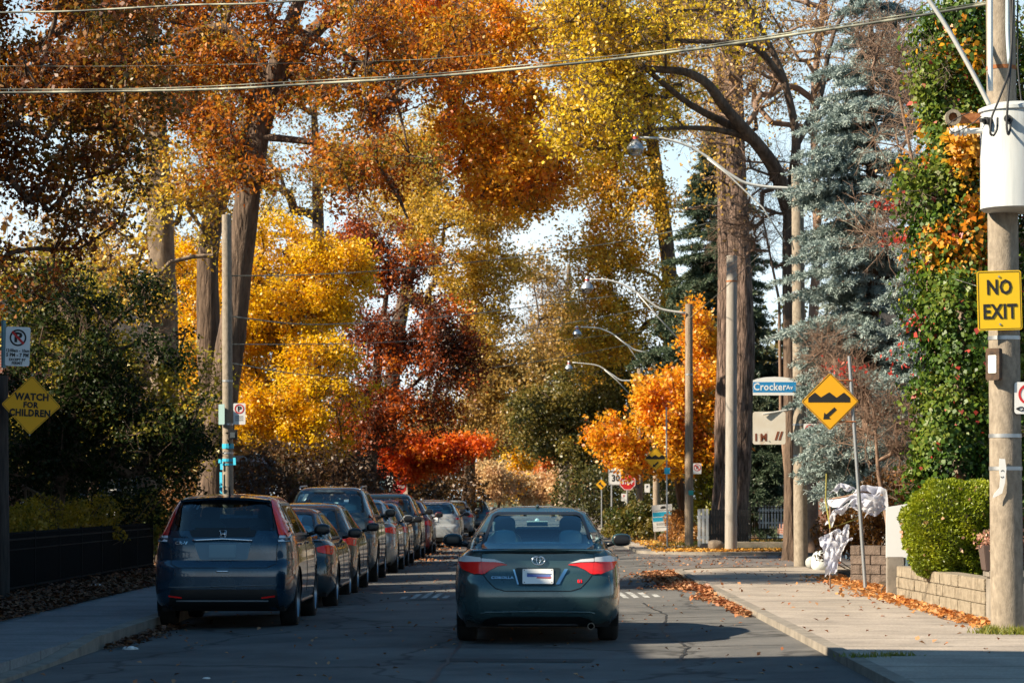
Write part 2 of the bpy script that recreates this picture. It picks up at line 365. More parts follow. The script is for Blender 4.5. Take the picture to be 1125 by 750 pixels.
# painted shark teeth on the speed hump
M['paint'] = noisy('worn road paint', (.16, .165, .16), (.55, .55, .53), 9, .8)
def teeth(x0, tilt, n, lens, lab):
    mb = MB()
    for i in range(n):
        L = lens[i]; xa = x0 + .16 * i; ya = 40.0
        dx = tilt * L
        segs = 5
        for k in range(segs):
            t0, t1 = k / segs, (k + 1) / segs
            p = [(xa + dx * t0, ya + L * t0), (xa + .085 + dx * t0, ya + L * t0), (xa + .085 + dx * t1, ya + L * t1), (xa + dx * t1, ya + L * t1)]
            mb.add([(q[0], q[1], road_h(q[0], q[1]) + .005) for q in p], [(0, 1, 2, 3)])
    tag(mb.build('road_marking', M['paint']), lab, 'road marking', kind='structure')
teeth(-2.02, .10, 5, [.35, .75, 1.15, .9, .4], 'white slanted bars painted on the speed hump left of the sedan')
teeth(1.38, -.09, 4, [1.05, 1.15, .9, .45], 'white slanted bars painted on the speed hump right of the sedan')
M['seam'] = noisy('tar seam', (.018, .018, .018), (.04, .04, .038), 5, .6)
def seam(pts, wd, nm='tar_seam'):
    rg = random.Random(len(pts) + int(pts[0][1])); P = []
    for i in range(len(pts) - 1):
        for k in range(12): t = k / 12; P.append((pts[i][0] + (pts[i + 1][0] - pts[i][0]) * t + rg.uniform(-.025, .025), pts[i][1] + (pts[i + 1][1] - pts[i][1]) * t))
    mb = MB()
    for i in range(len(P) - 1):
        a, c = P[i], P[i + 1]; w1 = wd * rg.uniform(.7, 1.3); dx, dy = c[0] - a[0], c[1] - a[1]; l = math.hypot(dx, dy); nx, ny = -dy / l * w1 / 2, dx / l * w1 / 2
        mb.add([(a[0] + nx, a[1] + ny, road_h(a[0], a[1]) + .005), (a[0] - nx, a[1] - ny, road_h(a[0], a[1]) + .005), (c[0] - nx, c[1] - ny, road_h(c[0], c[1]) + .005), (c[0] + nx, c[1] + ny, road_h(c[0], c[1]) + .005)], [(0, 1, 2, 3)])
    tag(mb.build(nm, M['seam']), kind='structure')
seam([(-.9, 20), (-.75, 28), (-.95, 36), (-.85, 52), (-.9, 90)], .035); seam([(1.35, 24.6), (1.6, 27.2), (1.5, 30.6), (1.75, 34.5), (1.6, 39)], .03); seam([(.2, 33.6), (1.4, 33.9), (2.7, 33.5)], .045); seam([(-4.2, 27.2), (-2.0, 27.6), (0, 27.1), (1.4, 27.4), (2.7, 27.0)], .035)
# manhole-like tar patch and joint lines on the road
mb = MB(); mb.sheet([(-.9, 24.9), (.55, 24.7), (.6, 25.25), (-.8, 25.4)], .004)
tag(mb.build('road_patch', noisy('fresh tar patch', (.03, .03, .03), (.06, .058, .055), 4, .9)), kind='structure')
# ------------------------------------------------------------------ cars
GL_REAR = glassmat('rear window glass', (.66, .93, .97), .10)
GL_SIDE = glassmat('side window glass', (.10, .14, .15), .06)
M['tyre'] = mat('tyre rubber', (.012, .012, .012), .85)
M['rim'] = mat('alloy rim', (.35, .36, .38), .3, .9)
M['chrome'] = mat('chrome', (.8, .8, .82), .12, 1.0)
M['trim'] = mat('black trim', (.01, .01, .011), .35)
M['lamp_red'] = mat('red lamp lens', (.85, .015, .012), .15, 0, .5, .3)
M['lamp_clear'] = mat('clear lamp lens', (.70, .72, .73), .15, 0, .6, .4)
M['lamp_dark'] = mat('smoked lamp lens', (.10, .004, .006), .12, 0, .6, 1.0)
M['plate'] = mat('plate white', (.85, .86, .85), .4)
M['seat'] = mat('window lit seat', (.42, .60, .63), .85)  # bright teal puts light from the windows into the seat colour
M['arch'] = mat('wheel well', (.006, .006, .006), .95)

def quad_outline(w_, y0, y1, nr, nf, m):
    """closed plan outline, fixed number of points per quadrant, rounder at the corners"""
    yc = (y0 + y1) / 2; h = (y1 - y0) / 2; out = []
    for q in range(4):
        n = nf if q in (0, 1) else nr
        t = np.linspace(q * PI / 2, (q + 1) * PI / 2, 400); c = np.cos(t); s = np.sin(t)
        x = w_ * np.sign(c) * np.abs(c) ** (2 / n); y = yc + h * np.sign(s) * np.abs(s) ** (2 / n)
        d = np.concatenate([[0], np.cumsum(np.hypot(np.diff(x), np.diff(y)))]); k = np.linspace(0, d[-1], m + 1)[:-1]
        out += list(zip(np.interp(k, d, x), np.interp(k, d, y)))
    return out

class Shell:
    def __init__(s): s.v = []; s.f = []
    def stack(s, rows, prof, nr, nf, m, crown, top=True):
        """rows: heights; prof: dict of pchip functions w, y0, y1"""
        n = 4 * m; base = len(s.v)
        for z in rows:
            for (x, y) in quad_outline(float(prof['w'](z)), float(prof['y0'](z)), float(prof['y1'](z)), nr, nf, m): s.v.append((x, y, z))
        for j in range(len(rows) - 1):
            for i in range(n): s.f.append((base + j * n + i, base + j * n + (i + 1) % n, base + (j + 1) * n + (i + 1) % n, base + (j + 1) * n + i))
        z = rows[-1]; o = s.v[base + (len(rows) - 1) * n: base + len(rows) * n]
        cx, cy = 0.0, sum(p[1] for p in o) / n; prev = base + (len(rows) - 1) * n
        for k in (.97, .92, .84, .72, .56, .38, .2):
            b0 = len(s.v)
            for p in o: s.v.append((cx + (p[0] - cx) * k, cy + (p[1] - cy) * k, z + crown * (1 - k * k) ** .8))
            for i in range(n): s.f.append((prev + i, prev + (i + 1) % n, b0 + (i + 1) % n, b0 + i))
            prev = b0
        s.v.append((cx, cy, z + crown)); c = len(s.v) - 1
        for i in range(n): s.f.append((prev + i, prev + (i + 1) % n, c))

def pip(x, y, poly):
    ins = False; j = len(poly) - 1
    for i in range(len(poly)):
        xi, yi = poly[i]; xj, yj = poly[j]
        if (yi > y) != (yj > y) and x < (xj - xi) * (y - yi) / (yj - yi) + xi: ins = not ins
        j = i
    return ins
def shrink(poly, d):
    cx = sum(p[0] for p in poly) / len(poly); cy = sum(p[1] for p in poly) / len(poly); n = len(poly); out = []
    A = sum(poly[i][0] * poly[(i + 1) % n][1] - poly[(i + 1) % n][0] * poly[i][1] for i in range(n)); sg = 1 if A > 0 else -1
    for i in range(n):
        p0, p, p2 = Vector(poly[i - 1]), Vector(poly[i]), Vector(poly[(i + 1) % n])
        a = (p - p0).normalized(); b_ = (p2 - p).normalized(); n1 = Vector((-a.y, a.x)) * sg; n2 = Vector((-b_.y, b_.x)) * sg
        m_ = (n1 + n2); l = max(.4, m_.dot(n1)); out.append(tuple(p + m_ * (d / l)))
    return out
def roundpoly(poly, r=.03, n=4):
    out = []; k = len(poly)
    for i in range(k):
        p0, p, p2 = Vector(poly[i - 1]), Vector(poly[i]), Vector(poly[(i + 1) % k])
        a = (p0 - p); b_ = (p2 - p); rr = min(r, a.length * .4, b_.length * .4); A = p + a.normalized() * rr; B = p + b_.normalized() * rr
        for j in range(n + 1):
            t = j / n; out.append(tuple((1 - t) ** 2 * A + 2 * t * (1 - t) * p + t * t * B))
    return out

class Car:
    def __init__(s, shell, parent):
        s.parent = parent; s.sh = shell; s.tree = BVHTree.FromPolygons(shell.v, shell.f)
    def proj(s, a, b_, d, off):
        """d: 'r' rear (a=x, b=z), 'f' front, 'R' right side (a=y, b=z), 'L' left side"""
        if d == 'r': o, v = Vector((a, -5, b_)), Vector((0, 1, 0))
        elif d == 'f': o, v = Vector((a, 12, b_)), Vector((0, -1, 0))
        elif d == 'R': o, v = Vector((5, a, b_)), Vector((-1, 0, 0))
        elif d == 't': o, v = Vector((a, b_, 5)), Vector((0, 0, -1))
        else: o, v = Vector((-5, a, b_)), Vector((1, 0, 0))
        hit = s.tree.ray_cast(o, v)
        if hit[0] is None or (hit[0] - o).length > 9: 
            q = o + v * 5.3; hit = s.tree.find_nearest(q)
        n = hit[1]
        if n.dot(v) > 0: n = -n
        return hit[0] + n * off - v * off * .3
    def patch(s, name, poly, d, m, off=.004, thick=0.0, step=.05, parent=None, rnd=.02, smooth=True, sag=None):
        poly = roundpoly(poly, rnd) if rnd else poly
        bm = bmesh.new(); vs = [bm.verts.new((p[0], p[1], 0)) for p in poly]
        try: f = bm.faces.new(vs)
        except ValueError: bm.free(); return None
        xs = [p[0] for p in poly]; ys = [p[1] for p in poly]
        for (ax, lo, hi) in ((0, min(xs), max(xs)), (1, min(ys), max(ys))):
            k = max(1, int((hi - lo) / step))
            for i in range(1, k):
                c = lo + (hi - lo) * i / k; no = (1, 0, 0) if ax == 0 else (0, 1, 0); co = (c, 0, 0) if ax == 0 else (0, c, 0)
                bmesh.ops.bisect_plane(bm, geom=bm.verts[:] + bm.edges[:] + bm.faces[:], plane_co=co, plane_no=no)
        bnd = [(e.verts[0].index, e.verts[1].index) for e in bm.edges if False]
        bm.verts.index_update()
        base = [v.co.copy() for v in bm.verts]
        for v in bm.verts: v.co = s.proj(base[v.index].x, base[v.index].y, d, off)
        if thick:
            be = [e for e in bm.edges if e.is_boundary]; r_ = bmesh.ops.extrude_edge_only(bm, edges=be)
            dirv = {'r': Vector((0, 1, 0)), 'f': Vector((0, -1, 0)), 'R': Vector((-1, 0, 0)), 'L': Vector((1, 0, 0)), 't': Vector((0, 0, -1))}[d]
            for g in r_['geom']:
                if isinstance(g, bmesh.types.BMVert): g.co += dirv * thick
        bmesh.ops.recalc_face_normals(bm, faces=bm.faces)
        me = bpy.data.meshes.new(name); bm.to_mesh(me); bm.free(); me.materials.append(m)
        # normals outward
        dv = {'r': Vector((0, -1, 0)), 'f': Vector((0, 1, 0)), 'R': Vector((1, 0, 0)), 'L': Vector((-1, 0, 0)), 't': Vector((0, 0, 1))}[d]
        if me.polygons and sum(p.normal.dot(dv) for p in me.polygons) < 0: me.flip_normals()
        me.polygons.foreach_set('use_smooth', [True] * len(me.polygons))
        try: me.set_sharp_from_angle(angle=R(40))
        except Exception: pass
        o = bpy.data.objects.new(name, me); COL.objects.link(o); o.parent = parent or s.parent
        return o
    def ring(s, name, poly, wd, d, m, off=.005, rnd=.03, parent=None):
        """a frame of width wd just inside poly"""
        P = roundpoly(poly, rnd); Q = shrink(P, wd); n = len(P); vs = []; fs = []; sub = 4
        for (A) in (P, Q):
            pts = []
            for i in range(n):
                a, b_ = A[i], A[(i + 1) % n]
                for k in range(sub): t = k / sub; pts.append((a[0] + (b_[0] - a[0]) * t, a[1] + (b_[1] - a[1]) * t))
            vs.append([s.proj(p[0], p[1], d, off) for p in pts])
        k = len(vs[0]); mb = MB(); mb.add(vs[0] + vs[1], [(i, (i + 1) % k, (i + 1) % k + k, i + k) for i in range(k)])
        return mb.build(name, m, parent or s.parent, smooth=True)
    def bar(s, name, pts, r, d, m, off=.006, n=8, parent=None):
        P = []
        for i in range(len(pts) - 1):
            for k in range(n): t = k / n; P.append((pts[i][0] + (pts[i + 1][0] - pts[i][0]) * t, pts[i][1] + (pts[i + 1][1] - pts[i][1]) * t))
        P.append(pts[-1]); mb = MB(); mb.tube([s.proj(p[0], p[1], d, off) for p in P], r, 6)
        return mb.build(name, m, parent or s.parent, smooth=True)

def body_mesh(car, name, paint, holes, wheels, cabin, zcut=None):
    """writes the shell as the body mesh, leaving out window openings, the deck inside the cabin and the wheel arches"""
    v = [list(p) for p in car.sh.v]; keep = []; y_mid = cabin[4]
    arch_v = set()
    for f in car.sh.f:
        c = [sum(v[i][k] for i in f) / len(f) for k in range(3)]
        drop = False
        for (poly, d) in holes:
            if d == 'r' and c[1] < y_mid and abs(c[0]) < .75 and c[2] > cabin[5] and pip(c[0], c[2], poly): drop = True
            if d == 'f' and c[1] > y_mid and c[2] > cabin[5] and pip(c[0], c[2], poly): drop = True
            if d == 'R' and c[0] > .3 and pip(c[1], c[2], poly): drop = True
            if d == 'L' and c[0] < -.3 and pip(c[1], c[2], poly): drop = True
            if drop:   # keep the roof and deck, which the polygon may overlap in plan
                break
        if not drop and cabin[0] < c[1] < cabin[1] and abs(c[0]) < cabin[2] and c[2] < cabin[3] + .1 and c[2] > cabin[3] - .12: drop = True
        if not drop and abs(c[0]) > .5:
            for (wy, wz, wr) in wheels:
                if (c[1] - wy) ** 2 + (c[2] - wz) ** 2 < wr * wr: drop = True; arch_v.update((i, wy, wz, wr) for i in f); break
        if not drop: keep.append(f)
    used = {}
    for f in keep:
        for i in f: used[i] = 1
    for (i, wy, wz, wr) in arch_v:
        if i in used and abs(v[i][0]) > .5:
            dy, dz = v[i][1] - wy, v[i][2] - wz; l = math.hypot(dy, dz)
            if l > .01: v[i][1] = wy + dy / l * wr; v[i][2] = max(v[i][2] if dz < 0 else -1, wz + dz / l * wr)
    mb = MB(); idx = {}; 
    for f in keep:
        for i in f:
            if i not in idx: idx[i] = len(mb.v); mb.v.append(tuple(v[i]))
        mb.f.append(tuple(idx[i] for i in f)); mb.m.append(0)
    me = bpy.data.meshes.new(name); me.from_pydata(mb.v, [], mb.f); me.materials.append(paint)
    me.polygons.foreach_set('use_smooth', [True] * len(me.polygons))
    try: me.set_sharp_from_angle(angle=R(38))
    except Exception: pass
    me.update(); o = bpy.data.objects.new(name, me); COL.objects.link(o); o.parent = car.parent
    return o

_wheelmesh = {}
def wheel(parent, x, y, r, side, spokes=10):
    key = (round(r, 3), spokes)
    if key not in _wheelmesh:
        t = MB(); w2 = .105
        prof = [(r * .70, -w2), (r * .80, -w2 * 1.05), (r * .93, -w2 * .98), (r * .985, -w2 * .8), (r, -w2 * .4), (r, w2 * .4), (r * .985, w2 * .8), (r * .93, w2 * .98), (r * .80, w2 * 1.05), (r * .70, w2)]
        t.lathe(prof, 40, axis='x'); to = t.build('tyre', M['tyre'], None, smooth=True, auto=50)
        q = MB(); q.lathe([(r * .70, -w2 * .9), (r * .71, w2 * .9), (r * .68, w2 * .95), (r * .64, w2 * .6), (r * .60, -w2 * .2)], 36, axis='x')
        q.lathe([(r * .02, w2 * .72), (r * .14, w2 * .70), (r * .16, w2 * .4), (r * .2, -w2 * .2)], 20, axis='x')
        q.lathe([(r * .7, -w2 * .5), (r * .01, -w2 * .5)], 30, axis='x', mi=1)
        for k in range(spokes):
            a = 2 * PI * k / spokes; Mx = Matrix.Rotation(a, 4, 'X')
            q.box(w2 * .45, w2 * .72, -.014, .014, r * .1, r * .67, M=Mx)
        qo = q.build('rim', [M['rim'], M['arch']], None, smooth=True, auto=35)
        _wheelmesh[key] = (to.data, qo.data); bpy.data.objects.remove(to); bpy.data.objects.remove(qo)
    tm, qm = _wheelmesh[key]
    o = bpy.data.objects.new('wheel', tm); COL.objects.link(o); o.parent = parent; o.location = (x * side, y, r); o.rotation_euler = (R(17 * y), 0, 0 if side > 0 else PI)
    p = bpy.data.objects.new('rim', qm); COL.objects.link(p); p.parent = o
    return o

def ellip(mb, c, r, n=14, m=8, mi=0, p=2.0):
    vs = []; fs = []
    for j in range(m + 1):
        t = PI * j / m - PI / 2
        for i in range(n):
            a = 2 * PI * i / n
            def pw(v): return math.copysign(abs(v) ** (2 / p), v)
            vs.append((c[0] + r[0] * pw(math.cos(t)) * pw(math.cos(a)), c[1] + r[1] * pw(math.cos(t)) * pw(math.sin(a)), c[2] + r[2] * pw(math.sin(t))))
    for j in range(m):
        for i in range(n): fs.append((j * n + i, j * n + (i + 1) % n, (j + 1) * n + (i + 1) % n, (j + 1) * n + i))
    return mb.add(vs, fs, mi)

def mir(poly): return [(-x, z) for x, z in poly]

SPEC = {
 'sedan': dict(L=4.64, W=.888, H=1.455, zb=.20,
   low=[(.20, .80, .16, 4.40), (.28, .86, .05, 4.55), (.36, .88, .015, 4.60), (.50, .888, .0, 4.64), (.62, .888, .015, 4.62), (.70, .885, .055, 4.55), (.74, .883, .085, 4.48), (.85, .865, .10, 4.25), (.92, .84, .11, 3.95), (.96, .80, .115, 3.75), (.985, .765, .085, 3.62), (.998, .74, .10, 3.55)],
   top=[(.90, .80, .40, 3.75), (.96, .78, .43, 3.62), (1.03, .757, .50, 3.47), (1.14, .70, .70, 3.22), (1.24, .635, .92, 2.92), (1.33, .575, 1.15, 2.62), (1.39, .53, 1.35, 2.35), (1.425, .47, 1.55, 2.15)],
   rw=[(-.615, 1.00), (.615, 1.00), (.495, 1.355), (.44, 1.385), (-.44, 1.385), (-.495, 1.355)], ws=[(-.66, 1.03), (.66, 1.03), (.52, 1.38), (-.52, 1.38)],
   sw=[(.78, 1.00), (3.15, .985), (2.35, 1.36), (1.45, 1.375)], belt=(.62, 3.40, .68, 1.07), ymid=1.8, wr=.32, wy=(.93, 3.63), seatz=1.13),
 'hatch': dict(L=4.25, W=.875, H=1.47, zb=.20,
   low=[(.20, .80, .12, 4.05), (.30, .85, .03, 4.18), (.42, .872, .0, 4.23), (.58, .875, .01, 4.24), (.72, .873, .06, 4.15), (.84, .86, .09, 3.95), (.93, .84, .11, 3.75), (1.00, .80, .14, 3.55)],
   top=[(.90, .82, .10, 3.65), (.99, .79, .15, 3.45), (1.10, .73, .24, 3.15), (1.22, .665, .36, 2.85), (1.33, .60, .50, 2.55), (1.40, .55, .62, 2.30), (1.435, .49, .85, 2.1)],
   rw=[(-.60, 1.02), (.60, 1.02), (.51, 1.34), (.47, 1.37), (-.47, 1.37), (-.51, 1.34)], ws=[(-.66, 1.03), (.66, 1.03), (.54, 1.38), (-.54, 1.38)],
   sw=[(.62, 1.01), (3.05, .985), (2.25, 1.37), (.95, 1.37)], belt=(.42, 3.3, .68, 1.0), ymid=1.6, wr=.315, wy=(.78, 3.38), seatz=1.12),
 'suv': dict(L=4.55, W=.89, H=1.65, zb=.24,
   low=[(.24, .80, .12, 4.35), (.34, .865, .02, 4.48), (.50, .885, .0, 4.53), (.66, .89, .0, 4.55), (.78, .888, .02, 4.52), (.815, .885, .06, 4.46), (.84, .882, .085, 4.42), (.95, .875, .09, 4.25), (1.04, .86, .10, 4.0), (1.11, .835, .12, 3.8)],
   top=[(1.02, .845, .11, 3.85), (1.10, .83, .12, 3.65), (1.20, .79, .155, 3.40), (1.32, .735, .215, 3.15), (1.44, .68, .29, 2.90), (1.53, .63, .38, 2.65), (1.585, .585, .44, 2.45), (1.615, .53, .60, 2.25)],
   rw=[(-.66, 1.20), (.66, 1.20), (.60, 1.50), (.55, 1.545), (-.55, 1.545), (-.60, 1.50)], ws=[(-.70, 1.13), (.70, 1.13), (.58, 1.54), (-.58, 1.54)],
   sw=[(.62, 1.13), (3.25, 1.11), (2.50, 1.53), (.85, 1.53)], belt=(.40, 3.45, .70, 1.11), ymid=1.7, wr=.35, wy=(.86, 3.48), seatz=1.28),
}
def make_car(label, x, y, kind, paint, z=0.0, hs=1.0, detail=None, rz=0.0, group='cars along the street', name='parked_car', roof_rails=False, lampstyle=0, cat='car', ws=1.0):
    sp = SPEC[kind]; t = thing(name, label, cat, (x, y, z), rz, group)
    if ws != 1.0 or hs != 1.0: t.scale = (ws, 1.0, hs)
    sh = Shell()
    def P(rows): 
        zz = [r[0] for r in rows]; return dict(w=pchip(zz, [r[1] for r in rows]), y0=pchip(zz, [r[2] for r in rows]), y1=pchip(zz, [r[3] for r in rows]))
    def dense(rows, st):
        zz = [r[0] for r in rows]; out = []
        for i in range(len(zz) - 1):
            k = max(1, int(round((zz[i + 1] - zz[i]) / st))); out += [zz[i] + (zz[i + 1] - zz[i]) * j / k for j in range(k)]
        return out + [zz[-1]]
    m_ = 36 if detail else 26
    sh.stack(dense(sp['low'], .028), P(sp['low']), 9.0, 5.0, m_ + 8, .03)
    sh.stack(dense(sp['top'], .03), P(sp['top']), 6.5, 5.0, m_, sp['H'] - sp['top'][-1][0])
    c = Car(sh, t)
    wheels = [(wy, sp['wr'], sp['wr'] + .055) for wy in sp['wy']]
    sw = sp['sw']
    holes = [(shrink(roundpoly(sp['rw'], .04), .018), 'r'), (shrink(roundpoly(sp['ws'], .04), .018), 'f'), (shrink(sw, .02), 'R'), (shrink(sw, .02), 'L')]
    bt = sp['belt']
    body_mesh(c, 'body', paint, holes, wheels, (bt[0], bt[1], bt[2], bt[3], sp['ymid'], bt[3] - .02))
    # windows: black frit frame, glass, and the B and C pillars across the side glass
    for d, nm in (('r', 'rear_window'), ('f', 'windscreen')):
        g = c.patch(nm, sp['rw'] if d == 'r' else sp['ws'], d, GL_REAR if d == 'r' else GL_REAR, .003, step=.08, rnd=.04)
        c.ring('window_seal', sp['rw'] if d == 'r' else sp['ws'], .032, d, M['trim'], .006, .04, parent=g)
    for d in ('R', 'L'):
        g = c.patch('side_window', sw, d, GL_SIDE, .003, step=.12, rnd=.05)
        c.ring('window_seal', sw, .03, d, M['trim'], .006, .05, parent=g)
        xm = (sw[0][0] + sw[1][0]) / 2 - .05
        for xx, wd in ((xm, .05), (sw[0][0] + .45, .035)):
            c.patch('pillar', [(xx, sw[0][1] + .01), (xx + wd, sw[0][1] + .01), (xx + wd - .02, sw[2][1] - .01), (xx - .02, sw[2][1] - .01)], d, M['trim'], .007, rnd=0, step=.1, parent=g)
        # door seams, handles, sill
        for xx in (xm + .03, sw[0][0] + .12, sw[1][0] - .1):
            c.bar('door_seam', [(xx, sw[0][1] - .03), (xx + .01, .42)], .004, d, M['trim'], .001)
        for xx in (xm + .16, xm - .85): c.bar('door_handle', [(xx, sw[0][1] - .11), (xx + .17, sw[0][1] - .105)], .014, d, paint, .014)
        c.bar('sill_trim', [(sp['wy'][0] + .42, .30), (sp['wy'][1] - .42, .30)], .022, d, M['trim'], .004)
    for wy in sp['wy']:
        for sd in (1, -1):
            wheel(t, sp['W'] - .125, wy, sp['wr'], sd, 5 if kind == 'suv' else 9)
    ww = MB()
    for wy in sp['wy']:
        a = MB(); rr = sp['wr'] + .05
        ww.lathe([(rr, -sp['W'] + .03), (rr, sp['W'] - .03)], 32, axis='x', c=(0, wy, sp['wr']))
        ww.lathe([(.01, 0), (rr, 0)], 32, axis='x', c=(sp['W'] - .32, wy, sp['wr'])); ww.lathe([(.01, 0), (rr, 0)], 32, axis='x', c=(-sp['W'] + .32, wy, sp['wr']))
    ww.box(-.76, .76, .18, sp['L'] - .3, sp['zb'] - .02, sp['zb'] + .04)
    wo = ww.build('underbody', M['arch'], t)
    # trim the wells' lower halves: they hang behind the sills
    bm = bmesh.new(); bm.from_mesh(wo.data); bmesh.ops.bisect_plane(bm, geom=bm.verts[:] + bm.edges[:] + bm.faces[:], plane_co=(0, 0, sp['zb'] - .03), plane_no=(0, 0, 1), clear_inner=True); bm.to_mesh(wo.data); bm.free()
    # mirrors
    for sd in (1, -1):
        mb = MB(); mz = sw[1][1] + .07; my = sw[1][0] - .12
        ellip(mb, (sd * (sp['W'] + .095), my, mz), (.115, .055, .075), p=2.6); mo = mb.build('wing_mirror', paint, t, smooth=True)
        g = MB(); ellip(g, (sd * (sp['W'] + .095), my - .046, mz), (.098, .016, .06), p=2.8, n=16); g.build('mirror_glass', M['trim'], mo, smooth=True)
        q = MB(); q.tube([(sd * (sp['W'] - .10), my + .02, mz - .07), (sd * (sp['W'] + .03), my, mz - .03)], .028, 8); q.build('mirror_arm', M['trim'], mo, smooth=True)
    # seats and dashboard
    sz = sp['seatz']
    for xs in (-.37, .37):
        s_ = MB(); ys = sp['ymid'] + .25
        ellip(s_, (xs, ys, sz - .28), (.22, .09, .32), p=3.2); ellip(s_, (xs, ys - .03, sz + .10), (.125, .055, .105), p=3.0)
        s_.build('seat', M['seat'], t, smooth=True)
    s_ = MB(); ys = bt[0] + .42 
    ellip(s_, (0, ys, sz - .38), (.62, .09, .32), p=4)
    for xs in (-.36, .36): ellip(s_, (xs, ys, sz - .02), (.125, .05, .085), p=3)
    s_.build('rear_seat', M['seat'], t, smooth=True)
    s_ = MB(); s_.box(-.66, .66, bt[1] - .55, bt[1] - .1, bt[3] - .2, bt[3] - .05); s_.box(-.66, .66, bt[0] - .05, bt[0] + .30, bt[3] - .09, bt[3] - .05); s_.box(-.70, .70, bt[0], bt[1], .28, .34)
    s_.tube([(0, sp['ymid'] + .75, sz + .13), (0, sp['ymid'] + .86, sz + .15)], .03, 8)
    s_.box(-.12, .12, sp['ymid'] + .74, sp['ymid'] + .76, sz + .09, sz + .15)
    s_.build('dashboard', M['seat'], t)
    return t, c, sp

def plate_on(c, t, cx, cz, w_=.31, h_=.15, d='r', off=.012):
    p = c.patch('number_plate', [(cx - w_ / 2, cz - h_ / 2), (cx + w_ / 2, cz - h_ / 2), (cx + w_ / 2, cz + h_ / 2), (cx - w_ / 2, cz + h_ / 2)], d, M['plate'], off, .01, rnd=.012)
    return p

def paintmat(name, col, rough=.28, metal=.25):
    m = mat(name, col, rough, metal, .5, 1.0); nt = m.node_tree; b_ = nt.nodes['Principled BSDF']
    tc = nt.nodes.new('ShaderNodeTexCoord'); n = nt.nodes.new('ShaderNodeTexNoise'); n.inputs['Scale'].default_value = 3; n.inputs['Detail'].default_value = 6
    nt.links.new(tc.outputs['Object'], n.inputs['Vector'])
    mr = nt.nodes.new('ShaderNodeMapRange'); mr.inputs['From Min'].default_value = .35; mr.inputs['From Max'].default_value = .7; mr.inputs['To Min'].default_value = rough - .05; mr.inputs['To Max'].default_value = rough + .16
    nt.links.new(n.outputs['Fac'], mr.inputs['Value']); nt.links.new(mr.outputs[0], b_.inputs['Roughness'])
    return m
def crisp(c, t, kind, style=0):
    """plain rear end for the cars further up the row"""
    if kind == 'suv':
        lamp = [(.74, 1.0), (.87, 1.0), (.85, 1.12), (.80, 1.20), (.74, 1.17)]
        tail = 1.0
    else:
        lamp = [(.64, .82), (.84, .78), (.84, .90), (.76, .92), (.62, .89)]
    for s_ in (1, -1):
        P = lamp if s_ > 0 else mir(lamp)
        c.patch('tail_light', P, 'r', M['lamp_red'], .010, .02, rnd=.02)
        c.patch('headlight', [(s_ * .52, .62), (s_ * .84, .66), (s_ * .84, .78), (s_ * .52, .72)], 'f', M['lamp_clear'], .01, .02)
    z0 = .62 if kind != 'suv' else .92
    plate_on(c, t, 0, z0 + .08); plate_on(c, t, 0, .42, d='f')
    c.patch('bumper_trim', [(-.66, .24), (.66, .24), (.62, .38), (-.62, .38)], 'r', M['trim'], .006, rnd=.04)
    c.patch('grille', [(-.5, .5), (.5, .5), (.55, .66), (-.55, .66)], 'f', M['trim'], .006, rnd=.04)
    c.bar('boot_seam', [(-.62, .72 if kind != 'suv' else .82), (.62, .72 if kind != 'suv' else .82)], .004, 'r', M['trim'], .001)

